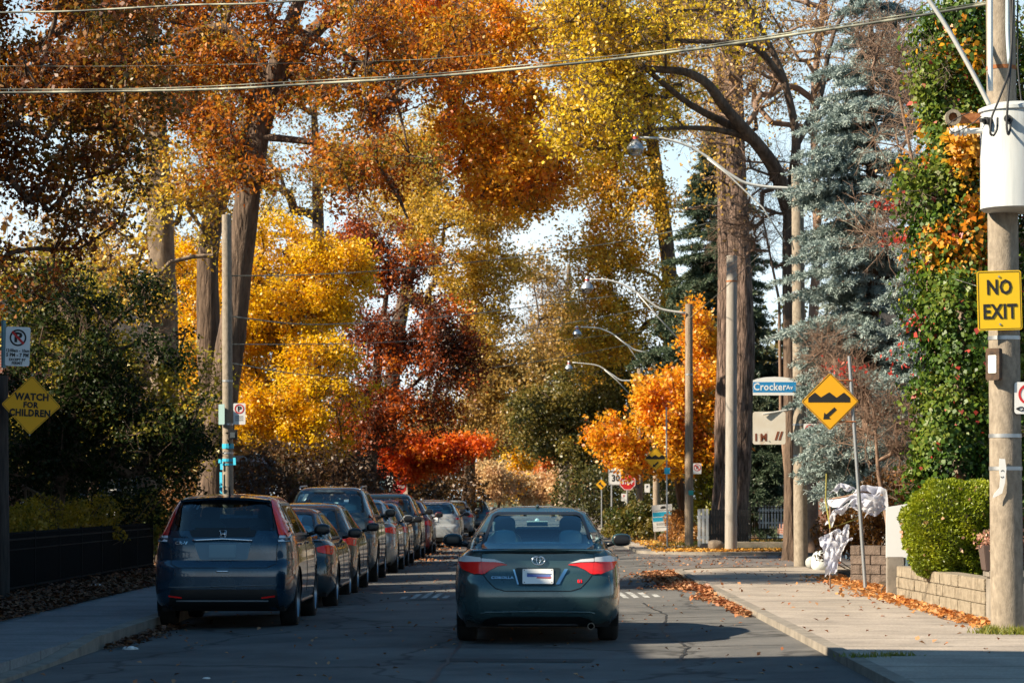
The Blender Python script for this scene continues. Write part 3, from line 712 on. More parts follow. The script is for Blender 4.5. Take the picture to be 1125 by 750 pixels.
# --- the sedan ahead
PX = lambda zx, zy: ((zx - 439) / 447.9, (694 - zy) / 447.9)
def build_sedan():
    paint = paintmat('dark teal grey metallic', (.036, .078, .087), .25, .42)
    t, c, sp = make_car('dark teal grey four door sedan driving up the middle lane, seen from behind', .055, 27.75, 'sedan', paint, 0, detail=True, name='sedan_car', group=None)
    for s_ in (1, -1):
        f = (lambda P: [PX(*p) for p in P]) if s_ < 0 else (lambda P: mir([PX(*p) for p in P]))
        outer = f([(60, 300), (100, 296), (172, 300), (181, 366), (140, 362), (84, 340)])
        inner = f([(173, 300), (235, 303), (298, 319), (255, 324), (215, 342), (182, 366)])
        a = c.patch('tail_light', outer, 'r', M['lamp_red'], .012, .03, step=.03, rnd=.012)
        c.patch('clear_lens', f([(62, 290), (100, 279), (171, 284), (172, 304), (100, 306), (62, 303)]), 'r', M['lamp_clear'], .016, .03, parent=a, step=.03, rnd=.012)
        a = c.patch('tail_light', inner, 'r', M['lamp_red'], .012, .03, step=.03, rnd=.012)
        c.patch('clear_lens', f([(174, 288), (235, 293), (290, 312), (240, 306), (174, 304)]), 'r', M['lamp_clear'], .016, .03, parent=a, step=.03, rnd=.008)
        c.patch('headlight', [(s_ * .50, .66), (s_ * .86, .70), (s_ * .84, .80), (s_ * .55, .74)], 'f', M['lamp_clear'], .01, .02)
        # bumper side reflector flecks
        c.patch('bumper_vent', f([(60, 575), (92, 560), (100, 600), (66, 615)]), 'r', M['trim'], .004, rnd=.01)
    c.bar('boot_seam', [PX(183, 368), PX(205, 395), PX(240, 428), PX(285, 441), PX(593, 441), PX(638, 428), PX(673, 395), PX(695, 368)], .0055, 'r', M['trim'], .0005)
    c.bar('boot_seam', [PX(172, 290), PX(173, 262)], .004, 'r', M['trim'], .0005); c.bar('boot_seam', [PX(706, 290), PX(705, 262)], .004, 'r', M['trim'], .0005)
    # lip spoiler: a body-coloured ledge with a dark bar below it painting in its shadow
    mb = MB(); pts = []
    for i in range(25):
        u = -1 + 2 * i / 24; x = .60 * u; p = c.proj(x, .98, 'r', 0); pts.append((x, p.y - .045 + .03 * u ** 4, .996 - .012 * u * u))
    n = len(pts); vs = []
    for (x, y, z) in pts: vs += [(x, y, z), (x, y + .012, z - .022), (x, y + .22, z + .012), (x, y + .22, z - .03)]
    fs = []
    for i in range(n - 1):
        a, b_ = i * 4, (i + 1) * 4; fs += [(a, b_, b_ + 1, a + 1), (a + 1, b_ + 1, b_ + 3, a + 3), (a, a + 2, b_ + 2, b_)]
    fs += [(0, 1, 3, 2), ((n - 1) * 4, (n - 1) * 4 + 2, (n - 1) * 4 + 3, (n - 1) * 4 + 1)]
    mb.add(vs, fs); mb.build('spoiler', paint, t, smooth=True, auto=30)
    c.bar('spoiler_shadow', [PX(178, 258), PX(439, 266), PX(700, 258)], .007, 'r', M['trim'], .001)
    # plate recess, plate with its blurred writing
    c.patch('plate_recess', [PX(330, 332), PX(548, 332), PX(530, 418), PX(348, 418)], 'r', mat('recess shade', (.018, .035, .04), .4, .3), .003, rnd=.03)  # flat patch; the recess shade is put in as darker body colour
    pl = plate_on(c, t, PX(440, 0)[0], PX(0, 373)[1], .325, .157, off=.012)
    for (P, cl, nm) in (([(388, 358), (505, 360), (505, 369), (388, 366)], (.10, .14, .22), 'a'), ([(388, 366), (500, 369), (500, 379), (388, 378)], (.10, .15, .42), 'b'), ([(440, 376), (505, 378), (500, 386), (430, 384)], (.40, .10, .12), 'c')):
        c.patch('plate_print', [PX(*p) for p in P], 'r', mat('smudged plate ink ' + nm, cl, .6), .0145, parent=pl, rnd=.01)
    for (sx, sy) in ((376, 344), (505, 344), (376, 402), (505, 402)): c.patch('plate_bolt', [PX(sx - 2, sy - 2), PX(sx + 2, sy - 2), PX(sx + 2, sy + 2), PX(sx - 2, sy + 2)], 'r', M['trim'], .0148, parent=pl, rnd=0)
    c.patch('chrome_strip', [PX(524, 410), PX(542, 410), PX(582, 338), PX(566, 338)], 'r', M['chrome'], .010, .01, rnd=.005)
    c.patch('chrome_strip', [PX(343, 410), PX(350, 410), PX(330, 340), PX(322, 340)], 'r', M['chrome'], .006, .01, rnd=.003)
    # round badge: oval ring with crossed ovals
    bx, bz = PX(442, 297)
    def oval(rx, rz, cx, cz, r_): 
        mb = MB(); mb.tube([c.proj(cx + rx * math.cos(a), cz + rz * math.sin(a), 'r', .012) for a in [2 * PI * i / 28 for i in range(29)]], r_, 6, cap=False); return mb
    e = oval(.068, .046, bx, bz, .0075).build('badge', M['chrome'], t, smooth=True)
    oval(.052, .017, bx, bz + .016, .005).build('badge', M['chrome'], e, smooth=True); oval(.020, .040, bx, bz, .005).build('badge', M['chrome'], e, smooth=True)
    # model lettering left, red S badge right
    vs, fs = textmesh('COROLLA', .036, 1.35, .0015); tx, tz = PX(272, 380)
    mb = MB(); mb.add([c.proj(tx + v[0], tz + v[2], 'r', .006) + Vector((0, v[1], 0)) for v in vs], fs); mb.build('lettering', M['chrome'], t)
    sx, sz = PX(637, 396); sb = c.patch('badge', [(sx - .024, sz - .016), (sx + .024, sz - .016), (sx + .024, sz + .016), (sx - .024, sz + .016)], 'r', M['lamp_red'], .006, rnd=.006)
    vs, fs = textmesh('S', .032, 1.2, .001); mb = MB(); mb.add([c.proj(sx + v[0], sz + v[2], 'r', .009) + Vector((0, v[1], 0)) for v in vs], fs); mb.build('lettering', M['chrome'], sb)
    # bumper: crease, lower black valance, exhaust
    c.bar('bumper_crease', [PX(170, 548), PX(200, 541), PX(439, 538), PX(680, 541), PX(708, 548)], .010, 'r', paint, -.002)
    c.patch('bumper_valance', [PX(150, 640), PX(728, 640), PX(690, 577), PX(640, 562), PX(238, 562), PX(188, 577)], 'r', M['trim'], .006, rnd=.03)
    c.bar('bumper_slot', [PX(250, 598), PX(628, 598)], .007, 'r', mat('dull grey plastic', (.05, .055, .06), .5), .010)
    mb = MB(); ex, ez = PX(690, 606); mb.tube([(ex, -.03, ez), (ex, .35, ez)], .036, 20, cap=False); mb.tube([(ex, .10, ez), (ex, .11, ez)], .030, 20, mi=1)
    mb.lathe([(.030, 0), (.036, 0)], 20, axis='y', c=(ex, -.03, ez)); mb.build('exhaust', [mat('dull exhaust', (.16, .15, .13), .4, .9), M['arch']], t, smooth=True)
    c.patch('brake_light', [(-.10, 1.045), (.10, 1.045), (.10, 1.06), (-.10, 1.06)], 'r', mat('third brake lamp', (.45, .40, .38), .4), -.02, rnd=.004)
    mb = MB(); ellip(mb, (0, 1.62, 1.452), (.022, .09, .02)); mb.build('roof_antenna', paint, t, smooth=True)
    return t
build_sedan()

# --- the navy SUV parked nearest
QX = lambda zx, zy: ((zx - 372) / 397, (714 - zy) / 397 + .0)
def build_suv():
    paint = paintmat('navy blue metallic', (.004, .036, .072), .24, .40)
    t, c, sp = make_car('dark navy SUV parked nearest at the left kerb, with tall red pillar lamps', -3.77, 32.0, 'suv', paint, -.055, detail=True, name='parked_car', ws=.985)
    [ch for ch in t.children if ch.name.startswith('rear_window')][0].data.materials[0] = glassmat('dark tailgate glass', (.12, .18, .2), .03)
    for s_ in (1, -1):
        f = (lambda P: [QX(*p) for p in P]) if s_ > 0 else (lambda P: mir([QX(*p) for p in P]))
        a = c.patch('tail_light', f([(590, 92), (612, 92), (645, 175), (686, 222), (712, 262), (642, 262), (634, 235)]), 'r', M['lamp_red'], .014, .03, step=.03, rnd=.01)
        c.patch('clear_lens', f([(642, 263), (716, 265), (712, 290), (642, 293)]), 'r', M['lamp_clear'], .014, .03, parent=a, rnd=.01)
        c.patch('reflector', f([(566, 556), (632, 548), (632, 556), (566, 564)]), 'r', M['lamp_red'], .008, .01, rnd=.004)
        c.patch('headlight', [(s_ * .52, .80), (s_ * .86, .84), (s_ * .84, .98), (s_ * .55, .92)], 'f', M['lamp_clear'], .01, .02)
    c.patch('tailgate_glass', [QX(205, 236), QX(539, 236), QX(526, 268), QX(220, 268)], 'r', M['trim'], .008, rnd=.02)
    c.bar('chrome_strip', [QX(226, 287), QX(372, 280), QX(518, 287)], .0125, 'r', M['chrome'], .020)
    c.patch('plate_recess', [QX(232, 296), QX(512, 296), QX(494, 378), QX(262, 378)], 'r', mat('recess sky sheen', (.09, .19, .27), .35, .2), .004, rnd=.03)  # lighter blue carries the sky's reflection in its colour
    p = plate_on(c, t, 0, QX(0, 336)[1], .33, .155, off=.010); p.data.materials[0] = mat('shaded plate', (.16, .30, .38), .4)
    # H shaped badge
    ex, ez = QX(373, 256); mb = MB()
    for (a, b_) in (((-.028, .032), (-.020, -.032)), ((.028, .032), (.020, -.032)), ((-.024, 0), (.024, 0))):
        mb.tube([c.proj(ex + a[0], ez + a[1], 'r', .018), c.proj(ex + b_[0], ez + b_[1], 'r', .018)], .007, 6)
    mb.tube([c.proj(ex + x_, ez + z_, 'r', .018) for x_, z_ in roundpoly([(-.036, -.038), (.036, -.038), (.044, .042), (-.044, .042)], .015)], .004, 5)
    mb.build('badge', M['chrome'], t, smooth=True)
    vs, fs = textmesh('CR-V', .05, 1.3, .001); tx, tz = QX(170, 298); mb = MB(); mb.add([c.proj(tx + v[0], tz + v[2], 'r', .006) + Vector((0, v[1], 0)) for v in vs], fs); mb.build('lettering', M['chrome'], t)
    c.bar('tailgate_seam', [QX(118, 310), QX(122, 398), QX(160, 416), QX(590, 416), QX(636, 398), QX(640, 300)], .005, 'r', M['trim'], .0005)
    c.bar('tailgate_handle', [QX(345, 433), QX(405, 433)], .010, 'r', M['chrome'], .008)
    c.bar('bumper_crease', [QX(110, 510), QX(372, 506), QX(640, 498)], .009, 'r', mat('bumper edge grey', (.10, .12, .13), .4), .002)
    c.patch('bumper_valance', [QX(110, 620), QX(650, 620), QX(640, 520), QX(120, 520)], 'r', M['trim'], .006, rnd=.04)
    c.bar('bumper_strip', [QX(150, 575), QX(600, 575)], .011, 'r', mat('skid plate grey', (.16, .18, .19), .4), .010)
    # spoiler over the rear window
    mb = MB(); n = 17; vs = []
    for i in range(n):
        u = -1 + 2 * i / (n - 1); x = .56 * u; y = .30 + .12 * u ** 2; z = 1.605 - .035 * u * u
        vs += [(x, y, z), (x, y + .01, z - .03), (x, y + .30, z + .022), (x, y + .25, z - .035)]
    fs = []
    for i in range(n - 1): a, b_ = i * 4, i * 4 + 4; fs += [(a, b_, b_ + 1, a + 1), (a, a + 2, b_ + 2, b_), (a + 1, b_ + 1, b_ + 3, a + 3)]
    fs += [(0, 1, 3, 2), ((n - 1) * 4, (n - 1) * 4 + 2, (n - 1) * 4 + 3, (n - 1) * 4 + 1)]
    mb.add(vs, fs); mb.build('spoiler', paint, t, smooth=True, auto=30)
    mb = MB(); mb.tube([(.03, .62, 1.63), (.035, .50, 1.73)], [.014, .006], 8); mb.build('roof_antenna', M['trim'], t, smooth=True)
    mb = MB(); mb.tube([(.1, .235, 1.215), (.36, .232, 1.245), (.42, .233, 1.25)], .009, 6); mb.build('rear_wiper', M['trim'], t)
    return t
build_suv()

# --- the rest of the row
row = [
 (-3.72, 37.7, 'sedan', (.02, .035, .045), 1.0, 'low dark blue grey car parked directly ahead of the navy SUV'),
 (-3.76, 43.2, 'hatch', (.012, .014, .017), 1.03, 'black hatchback parked third in the row, just behind the tall pale-roofed SUV'),
 (-3.78, 48.8, 'suv', (.05, .075, .09), 1.10, 'tall blue grey SUV with silver roof rails, fourth in the row'),
 (-3.70, 54.6, 'sedan', (.20, .22, .23), 1.08, 'pale silver car parked right ahead of the tall SUV with roof rails'),
 (-3.72, 60.3, 'hatch', (.015, .02, .025), 1.02, 'small dark hatchback sixth in the row, beyond the pale silver car'),
 (-3.70, 66.0, 'suv', (.012, .025, .035), 1.04, 'dark blue SUV with a red tail lamp, seventh in the row'),
 (-3.62, 72.0, 'hatch', (.13, .008, .008), 1.05, 'dark red car parked between the dark blue SUV and the white SUV'),
 (-3.12, 82.5, 'suv', (.34, .36, .37), .88, 'white SUV standing out from the far end of the row'),
 (-3.45, 89.5, 'sedan', (.02, .025, .03), 1.05, 'black car at the far end of the row beyond the white SUV'),
 (-3.60, 96.0, 'suv', (.02, .05, .06), .92, 'distant dark teal car, second beyond the white SUV'),
 (-3.20, 104., 'sedan', (.25, .28, .30), 1.0, 'farthest small grey car in the row'),
 (-2.70, 118., 'hatch', (.02, .07, .10), 1.0, 'tiny distant blue car near the vanishing point')]
for i, (x, y, k, cl, hs, lab) in enumerate(row):
    p = paintmat('paint of car %d' % (i + 3), cl, .26, .2)
    t, c, sp = make_car(lab, x, y, k, p, -.055 if x < -3.3 else -.03, hs=hs)
    crisp(c, t, k)
    if i == 2:
        for sd in (1, -1):
            mb = MB(); mb.tube([(sd * .56, .60, 1.58), (sd * .575, .72, 1.64), (sd * .575, 2.1, 1.655), (sd * .56, 2.25, 1.60)], .016, 6); mb.build('roof_rail', M['rim'], t, smooth=True)
# a car far off on the right side of the street
p = paintmat('paint of far car', (.10, .16, .20), .3, .2); t, c, sp = make_car('small blue grey car standing far off behind the right shrubs', 4.9, 128, 'sedan', p, .11, group=None); crisp(c, t, 'sedan')
# ------------------------------------------------------------------ houses
def brick_mat(name, a, b):
    m = mat(name, a, .9); nt = m.node_tree; bs = nt.nodes['Principled BSDF']
    tc = nt.nodes.new('ShaderNodeTexCoord'); sx = nt.nodes.new('ShaderNodeSeparateXYZ'); cb = nt.nodes.new('ShaderNodeCombineXYZ'); ad = nt.nodes.new('ShaderNodeMath'); ad.operation = 'ADD'
    nt.links.new(tc.outputs['Object'], sx.inputs[0]); nt.links.new(sx.outputs['X'], ad.inputs[0]); nt.links.new(sx.outputs['Y'], ad.inputs[1]); nt.links.new(ad.outputs[0], cb.inputs['X']); nt.links.new(sx.outputs['Z'], cb.inputs['Y'])
    br = nt.nodes.new('ShaderNodeTexBrick'); br.inputs['Color1'].default_value = (*a, 1); br.inputs['Color2'].default_value = (*b, 1); br.inputs['Mortar'].default_value = (.30, .27, .24, 1)
    br.inputs['Scale'].default_value = 1; br.inputs['Brick Width'].default_value = .22; br.inputs['Row Height'].default_value = .075; br.inputs['Mortar Size'].default_value = .008
    nt.links.new(cb.outputs[0], br.inputs['Vector']); nt.links.new(br.outputs['Color'], bs.inputs['Base Color']); return m
M['brick'] = brick_mat('red brick', (.26, .09, .05), (.34, .13, .08)); M['brick2'] = brick_mat('brown brick', (.20, .11, .07), (.27, .15, .10))
M['shingle'] = noisy('roof shingles', (.05, .045, .045), (.11, .10, .095), 8, .9, .6, 40)
M['pane'] = mat('window pane', (.03, .04, .05), .08, 0, .8); M['wood_door'] = mat('door wood', (.14, .06, .03), .5); M['porch'] = mat('porch blue grey paint', (.16, .24, .32), .6)
def house(label, x0, x1, y0, y1, h, m, face, z0=.1, roof=2.6, trimm='white'):
    """face: +1 the street lies towards +x, -1 towards -x"""
    t = thing('brick_house', label, 'house', ((x0 + x1) / 2, (y0 + y1) / 2, z0), 0, 'houses behind the trees'); w_, d = (x1 - x0) / 2, (y1 - y0) / 2
    MB().box(-w_, w_, -d, d, -.3, h).build('wall', m, t)
    rf = MB(); e = .45
    rf.add([(-w_ - e, -d - e, h - .05), (w_ + e, -d - e, h - .05), (w_ + e, d + e, h - .05), (-w_ - e, d + e, h - .05), (0, -d - e, h + roof), (0, d + e, h + roof), (-w_ - e, -d - e, h - .2), (w_ + e, -d - e, h - .2), (w_ + e, d + e, h - .2), (-w_ - e, d + e, h - .2)],
           [(0, 4, 5, 3), (1, 2, 5, 4), (0, 1, 4), (2, 3, 5), (6, 7, 1, 0), (7, 8, 2, 1), (8, 9, 3, 2), (9, 6, 0, 3), (6, 9, 8, 7)])
    r_ = rf.build('roof', M['shingle'], t); MB().box(-.35, .35, d * .3, d * .3 + .6, h + roof * .4, h + roof + .9).build('chimney', m, r_)
    f = face
    def win(cx, cz, ww, hh, side):
        if side == 's':   # faces the street
            X = f * w_; a = MB(); a.box(min(X, X + f * .07), max(X, X + f * .07), cx - ww / 2 - .07, cx + ww / 2 + .07, cz - hh / 2 - .07, cz + hh / 2 + .07)
            fo = a.build('window', M[trimm], t); g = MB(); g.box(min(X + f * .072, X + f * .08), max(X + f * .072, X + f * .08), cx - ww / 2, cx + ww / 2, cz - hh / 2, cz + hh / 2); g.build('pane', M['pane'], fo)
            g = MB(); g.box(min(X, X + f * .10), max(X, X + f * .10), cx - ww / 2, cx + ww / 2, cz - .025, cz + .025); g.box(min(X, X + f * .16), max(X, X + f * .16), cx - ww / 2 - .12, cx + ww / 2 + .12, cz - hh / 2 - .14, cz - hh / 2 - .06); g.build('frame', M[trimm], fo)
        else:
            a = MB(); a.box(cx - ww / 2 - .07, cx + ww / 2 + .07, -d - .07, -d, cz - hh / 2 - .07, cz + hh / 2 + .07); fo = a.build('window', M[trimm], t)
            g = MB(); g.box(cx - ww / 2, cx + ww / 2, -d - .08, -d - .072, cz - hh / 2, cz + hh / 2); g.build('pane', M['pane'], fo)
            g = MB(); g.box(cx - ww / 2, cx + ww / 2, -d - .10, -d, cz - .025, cz + .025); g.box(cx - ww / 2 - .12, cx + ww / 2 + .12, -d - .16, -d, cz - hh / 2 - .14, cz - hh / 2 - .06); g.build('frame', M[trimm], fo)
    k = max(1, int(h // 3))
    for s_ in range(k):
        z = 1.7 + 3 * s_
        for cy in (-d * .55, d * .55): win(cy, z, 1.2, 1.5, 's')
        for cx in (-w_ * .5, w_ * .45): win(cx, z, 1.1, 1.4, 'y')
    X = f * w_; dm = MB(); dm.box(min(X, X + f * .06), max(X, X + f * .06), -.5, .5, .15, 2.3); do = dm.build('door', M['wood_door'], t)
    hb = MB(); hb.tube([(X + f * .10, .36, 1.15), (X + f * .10, .36, 1.3)], .015, 6); hb.build('handle', M['steel'], do)
    po = MB(); xs = sorted((X, X + f * 1.9)); po.box(xs[0], xs[1], -d * .8, d * .8, -.3, .12); po.box(xs[0] - .1, xs[1] + .1, -d * .85, d * .85, 2.65, 2.85); pr = po.build('porch', M['porch'], t)
    for cy in (-d * .75, -d * .25, d * .25, d * .75): c_ = MB(); c_.box(X + f * 1.7 - .08, X + f * 1.7 + .08, cy - .08, cy + .08, .12, 2.65); c_.build('column', M['porch' if f > 0 else trimm], pr)
    return t
house('brown brick house left of the street, behind the yellow maple', -20, -11.5, 88, 99, 6.2, M['brick2'], 1)
house('red brick house left of the street, with a porch, behind the two big trunks', -22, -13.2, 66, 78, 6.2, M['brick'], 1)
house('unseen dark brick house left of the iron fence, placed to shade it', -25, -14.3, 38.6, 51, 6.9, M['brick2'], 1)  # out of view; placed so its shade covers fence and hedge
house('brick house with white trim behind the little iron fence and the huge trunk', 9.0, 16, 87, 97, 6.2, M['brick'], -1)
house('red brick house hidden behind the blue spruces', 9.6, 18, 55.5, 0 + 66, 6.2, M['brick'], -1)
house('brown brick house behind the ivy', 9.4, 18, 38, 50, 6.4, M['brick2'], -1)
house('unseen tall brick house beside the camera, added to shade the near lane', -21, -9.6, 5, 18.9, 10.4, M['brick2'], 1, roof=1.6)  # out of view; sized so its shadow crosses the near road
house('unseen lower brick house next to the tall one, added to shade the sedan', -21, -10.2, 19.6, 37.2, 7.75, M['brick'], 1, roof=1.5)  # out of view; eave height set by the shadow edge wanted
# ------------------------------------------------------------------ trees and shrubs
LEAF = {}
def LM(name, cols, **k):
    if name not in LEAF: LEAF[name] = leafmat('leaves ' + name, cols, **k)
    return LEAF[name]
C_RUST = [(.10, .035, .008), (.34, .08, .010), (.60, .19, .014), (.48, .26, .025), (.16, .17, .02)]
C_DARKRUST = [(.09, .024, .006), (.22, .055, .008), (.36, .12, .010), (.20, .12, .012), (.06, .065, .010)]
C_ORANGE = [(.60, .12, .008), (.85, .26, .010), (.90, .40, .015), (.88, .52, .03), (.55, .34, .03)]
C_YEL = [(.62, .30, .004), (.86, .44, .003), (.88, .50, .004), (.92, .62, .008), (.88, .56, .010), (.55, .42, .015)]
C_GOLD = [(.38, .19, .02), (.60, .34, .03), (.70, .44, .035), (.50, .34, .05), (.24, .21, .04)]
C_YELOR = [(.60, .24, .015), (.82, .40, .02), (.78, .46, .025), (.36, .28, .03), (.80, .32, .012)]
C_MAPLE = [(.42, .14, .010), (.75, .20, .008), (.85, .34, .010), (.88, .46, .015), (.85, .52, .03), (.60, .30, .02)]
C_RED = [(.035, .014, .005), (.08, .020, .005), (.26, .045, .006), (.58, .12, .008), (.75, .26, .010)]
C_FIRE = [(.55, .05, .008), (.75, .12, .010), (.82, .22, .012), (.70, .26, .02)]
C_OLIVE = [(.05, .06, .012), (.10, .10, .02), (.18, .15, .03), (.26, .18, .03), (.07, .09, .02)]
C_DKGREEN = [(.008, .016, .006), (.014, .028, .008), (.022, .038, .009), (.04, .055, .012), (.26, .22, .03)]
C_SPRUCE = [(.035, .06, .035), (.06, .09, .05), (.085, .12, .07), (.11, .12, .07)]
C_BLUE = [(.12, .17, .155), (.21, .27, .25), (.30, .37, .35), (.38, .43, .40)]
C_IVY = [(.015, .035, .007), (.035, .08, .010), (.07, .13, .015), (.16, .20, .02), (.10, .11, .02)]
C_BUSH = [(.09, .13, .006), (.17, .22, .008), (.27, .31, .010), (.36, .36, .015)]
C_HEDGE = [(.07, .07, .008), (.24, .19, .012), (.50, .32, .015), (.14, .12, .010)]
C_PALE = [(.55, .33, .20), (.65, .40, .20), (.70, .48, .22), (.60, .50, .30)]

def rng_(seed): return np.random.default_rng(seed)
def unit(v): return v / np.maximum(np.linalg.norm(v, axis=-1, keepdims=True), 1e-9)
def leaf_quads(c, size, rng, up=.35, droop=.3, asp=.62, long_dir=None, fold=.18):
    """c: (N,3) leaf centres -> kite shaped folded leaves"""
    n = len(c); nrm = unit(rng.normal(size=(n, 3)) + np.array([0, 0, up])); d = rng.normal(size=(n, 3)) + np.array([0, 0, -droop])
    if long_dir is not None: d = long_dir + .35 * rng.normal(size=(n, 3))
    d = unit(d - nrm * np.sum(d * nrm, 1, keepdims=True)); s = np.cross(nrm, d)
    sz = (size * rng.uniform(.7, 1.3, n))[:, None] if np.isscalar(size) else (size * rng.uniform(.7, 1.3, n))[:, None]
    a = c - d * sz * .5; b_ = c + s * sz * asp * .5 + nrm * sz * fold * .5 - d * sz * .05; t = c + d * sz * .5; e = c - s * sz * asp * .5 + nrm * sz * fold * .5 - d * sz * .05
    V = np.stack([a, b_, t, e], 1).reshape(-1, 3); Q = np.arange(4 * n).reshape(n, 4)
    return V, Q
def frustums(P0, P1, R0, R1, k=5):
    """many tapered branch pieces at once"""
    n = len(P0); t = unit(P1 - P0); ref = np.where(np.abs(t[:, 2:3]) < .9, np.array([[0, 0, 1.]]), np.array([[1., 0, 0]]))
    a = unit(np.cross(t, ref)); b_ = np.cross(t, a); ang = np.arange(k) * 2 * PI / k
    ring = a[:, None, :] * np.cos(ang)[None, :, None] + b_[:, None, :] * np.sin(ang)[None, :, None]
    V = np.concatenate([P0[:, None, :] + ring * R0[:, None, None], P1[:, None, :] + ring * R1[:, None, None]], 1).reshape(-1, 3)
    i = np.arange(n)[:, None] * 2 * k; j = np.arange(k)[None, :]; j2 = (j + 1) % k
    Q = np.stack([i + j, i + j2, i + k + j2, i + k + j], 2).reshape(-1, 4)
    return V, Q

def trunk_tube(pts, rad, n=16, seed=0, flare=1.5, rough=.10):
    """one smooth, lumpy trunk through pts"""
    rg = random.Random(seed); pts = [Vector(p) for p in pts]; k = len(pts)
    ts = np.linspace(0, k - 1, max(8, int(sum((pts[i + 1] - pts[i]).length for i in range(k - 1)) / .22)))
    fx = [pchip(range(k), [p[a] for p in pts]) for a in range(3)]; fr = pchip(range(k), rad)
    P = [Vector((float(fx[0](t)), float(fx[1](t)), float(fx[2](t)))) for t in ts]; V = []; Q = []
    ph = [rg.uniform(0, 6.28) for _ in range(8)]
    for i, p in enumerate(P):
        t = (P[min(i + 1, len(P) - 1)] - P[max(0, i - 1)]).normalized(); a = t.cross(Vector((0, 1, 0.01))).normalized(); b_ = t.cross(a)
        r = float(fr(ts[i])); h = (p - P[0]).length; r *= 1 + (flare - 1) * math.exp(-h / .45)
        for j in range(n):
            an = 2 * PI * j / n
            rr = r * (1 + rough * (math.sin(an * 3 + ph[0] + h * .5) * .5 + math.sin(an * 5 + ph[1] - h * .8) * .35 + math.sin(an * 2 + ph[2] + h * 1.7) * .3 + rg.uniform(-.35, .35)) + .12 * math.exp(-h / .4) * math.sin(an * 4 + ph[3]))
            V.append(p + a * (rr * math.cos(an)) + b_ * (rr * math.sin(an)))
    for i in range(len(P) - 1):
        for j in range(n): Q.append((i * n + j, (i + 1) * n + j, (i + 1) * n + (j + 1) % n, i * n + (j + 1) % n))
    return np.array([tuple(v) for v in V]), np.array(Q), P

def skeleton(tr, tr_r, clumps, rng, step=.45, up=.12, pen=.55, tip=.010, zmin=None, maxr=1.0):
    """grow limbs from the trunk nodes out to every clump centre; returns edge arrays"""
    pos = [np.array(p, float) for p in tr]; par = list(range(-1, len(tr) - 1)); nt_ = len(tr)
    ax = np.array(tr); order = np.argsort([np.min(np.linalg.norm(ax - c, axis=1)) for c in clumps]); A = np.zeros((60000, 3)); A[:nt_] = ax; cnt = nt_
    zlo = zmin if zmin is not None else -1e9; tips = {}
    for ci in order:
        c = clumps[ci]; P = A[:cnt]; d = np.linalg.norm(P - c, axis=1); cost = d + pen * np.maximum(0, P[:, 2] - c[2] + .35 * np.linalg.norm(P[:, :2] - c[:2], axis=1)) + 100 * (P[:, 2] < zlo)
        b_ = int(np.argmin(cost)); L = d[b_]; k = max(1, int(L / step)); last = b_; p0 = A[b_].copy()
        side = rng.normal(size=3) * .06 * L; side[2] *= .5
        for i in range(1, k + 1):
            t = i / k; q = p0 + (c - p0) * t + np.array([0, 0, up * L]) * math.sin(PI * t) + side * math.sin(PI * t) + (rng.normal(size=3) * .05 if i < k else 0)
            A[cnt] = q; par.append(last); last = cnt; cnt += 1
        tips[ci] = last
    w_ = np.zeros(cnt); 
    for ci, i in tips.items(): w_[i] += 1
    for i in range(cnt - 1, 0, -1):
        if par[i] >= 0: w_[par[i]] += w_[i]
    r = np.minimum(tip * np.maximum(w_, 1) ** .52, maxr)
    e = [(par[i], i) for i in range(nt_, cnt)]
    e0 = np.array([x[0] for x in e]); e1 = np.array([x[1] for x in e])
    r0 = np.minimum(r[e0], r[e1] * 1.25); 
    for k_, (a, b2) in enumerate(e):
        if a < nt_: r0[k_] = min(r[b2] * 1.5, tr_r[a])
    return A[:cnt], e0, e1, r0, r[e1], tips

def twigs(tips, rng, per=10, length=.6, r=.006, kids=3, upb=.25, out=None):
    """fine bare twigs, two orders, around tip points"""
    n = len(tips); c = np.repeat(tips, per, 0); d = unit(rng.normal(size=(n * per, 3)) + np.array([0, 0, upb])); L = length * rng.uniform(.5, 1.2, (n * per, 1))
    mid = c + d * L * .5; d2 = unit(d + .45 * rng.normal(size=d.shape) + np.array([0, 0, .15])); end = mid + d2 * L * .5
    P0 = [c, mid]; P1 = [mid, end]; R0 = [np.full(len(c), r), np.full(len(c), r * .75)]; R1 = [np.full(len(c), r * .75), np.full(len(c), r * .4)]
    k0 = np.repeat(mid, kids, 0); kd = unit(np.repeat(d, kids, 0) + .8 * rng.normal(size=(len(k0), 3))); k0 = k0 + np.repeat(d2 * L * .5, kids, 0) * rng.uniform(0, .9, (len(k0), 1)); kl = length * .45 * rng.uniform(.5, 1.1, (len(k0), 1))
    P0.append(k0); P1.append(k0 + kd * kl); R0.append(np.full(len(k0), r * .55)); R1.append(np.full(len(k0), r * .3))
    return np.concatenate(P0), np.concatenate(P1), np.concatenate(R0), np.concatenate(R1)

def pts_in(blobs, n, rng, shell=.45):
    """clump centres in a union of ellipsoids (x,y,z,rx,ry,rz[,weight]), denser towards the outside"""
    wts = np.array([(b_[6] if len(b_) > 6 else 1) * (b_[3] * b_[4] * b_[5]) ** .8 for b_ in blobs]); wts /= wts.sum(); out = []
    for b_, k in zip(blobs, rng.multinomial(n, wts)):
        d = unit(rng.normal(size=(k, 3))); r = rng.uniform(0, 1, (k, 1)) ** shell
        out.append(np.array(b_[:3]) + d * r * np.array(b_[3:6]))
    return np.concatenate(out)

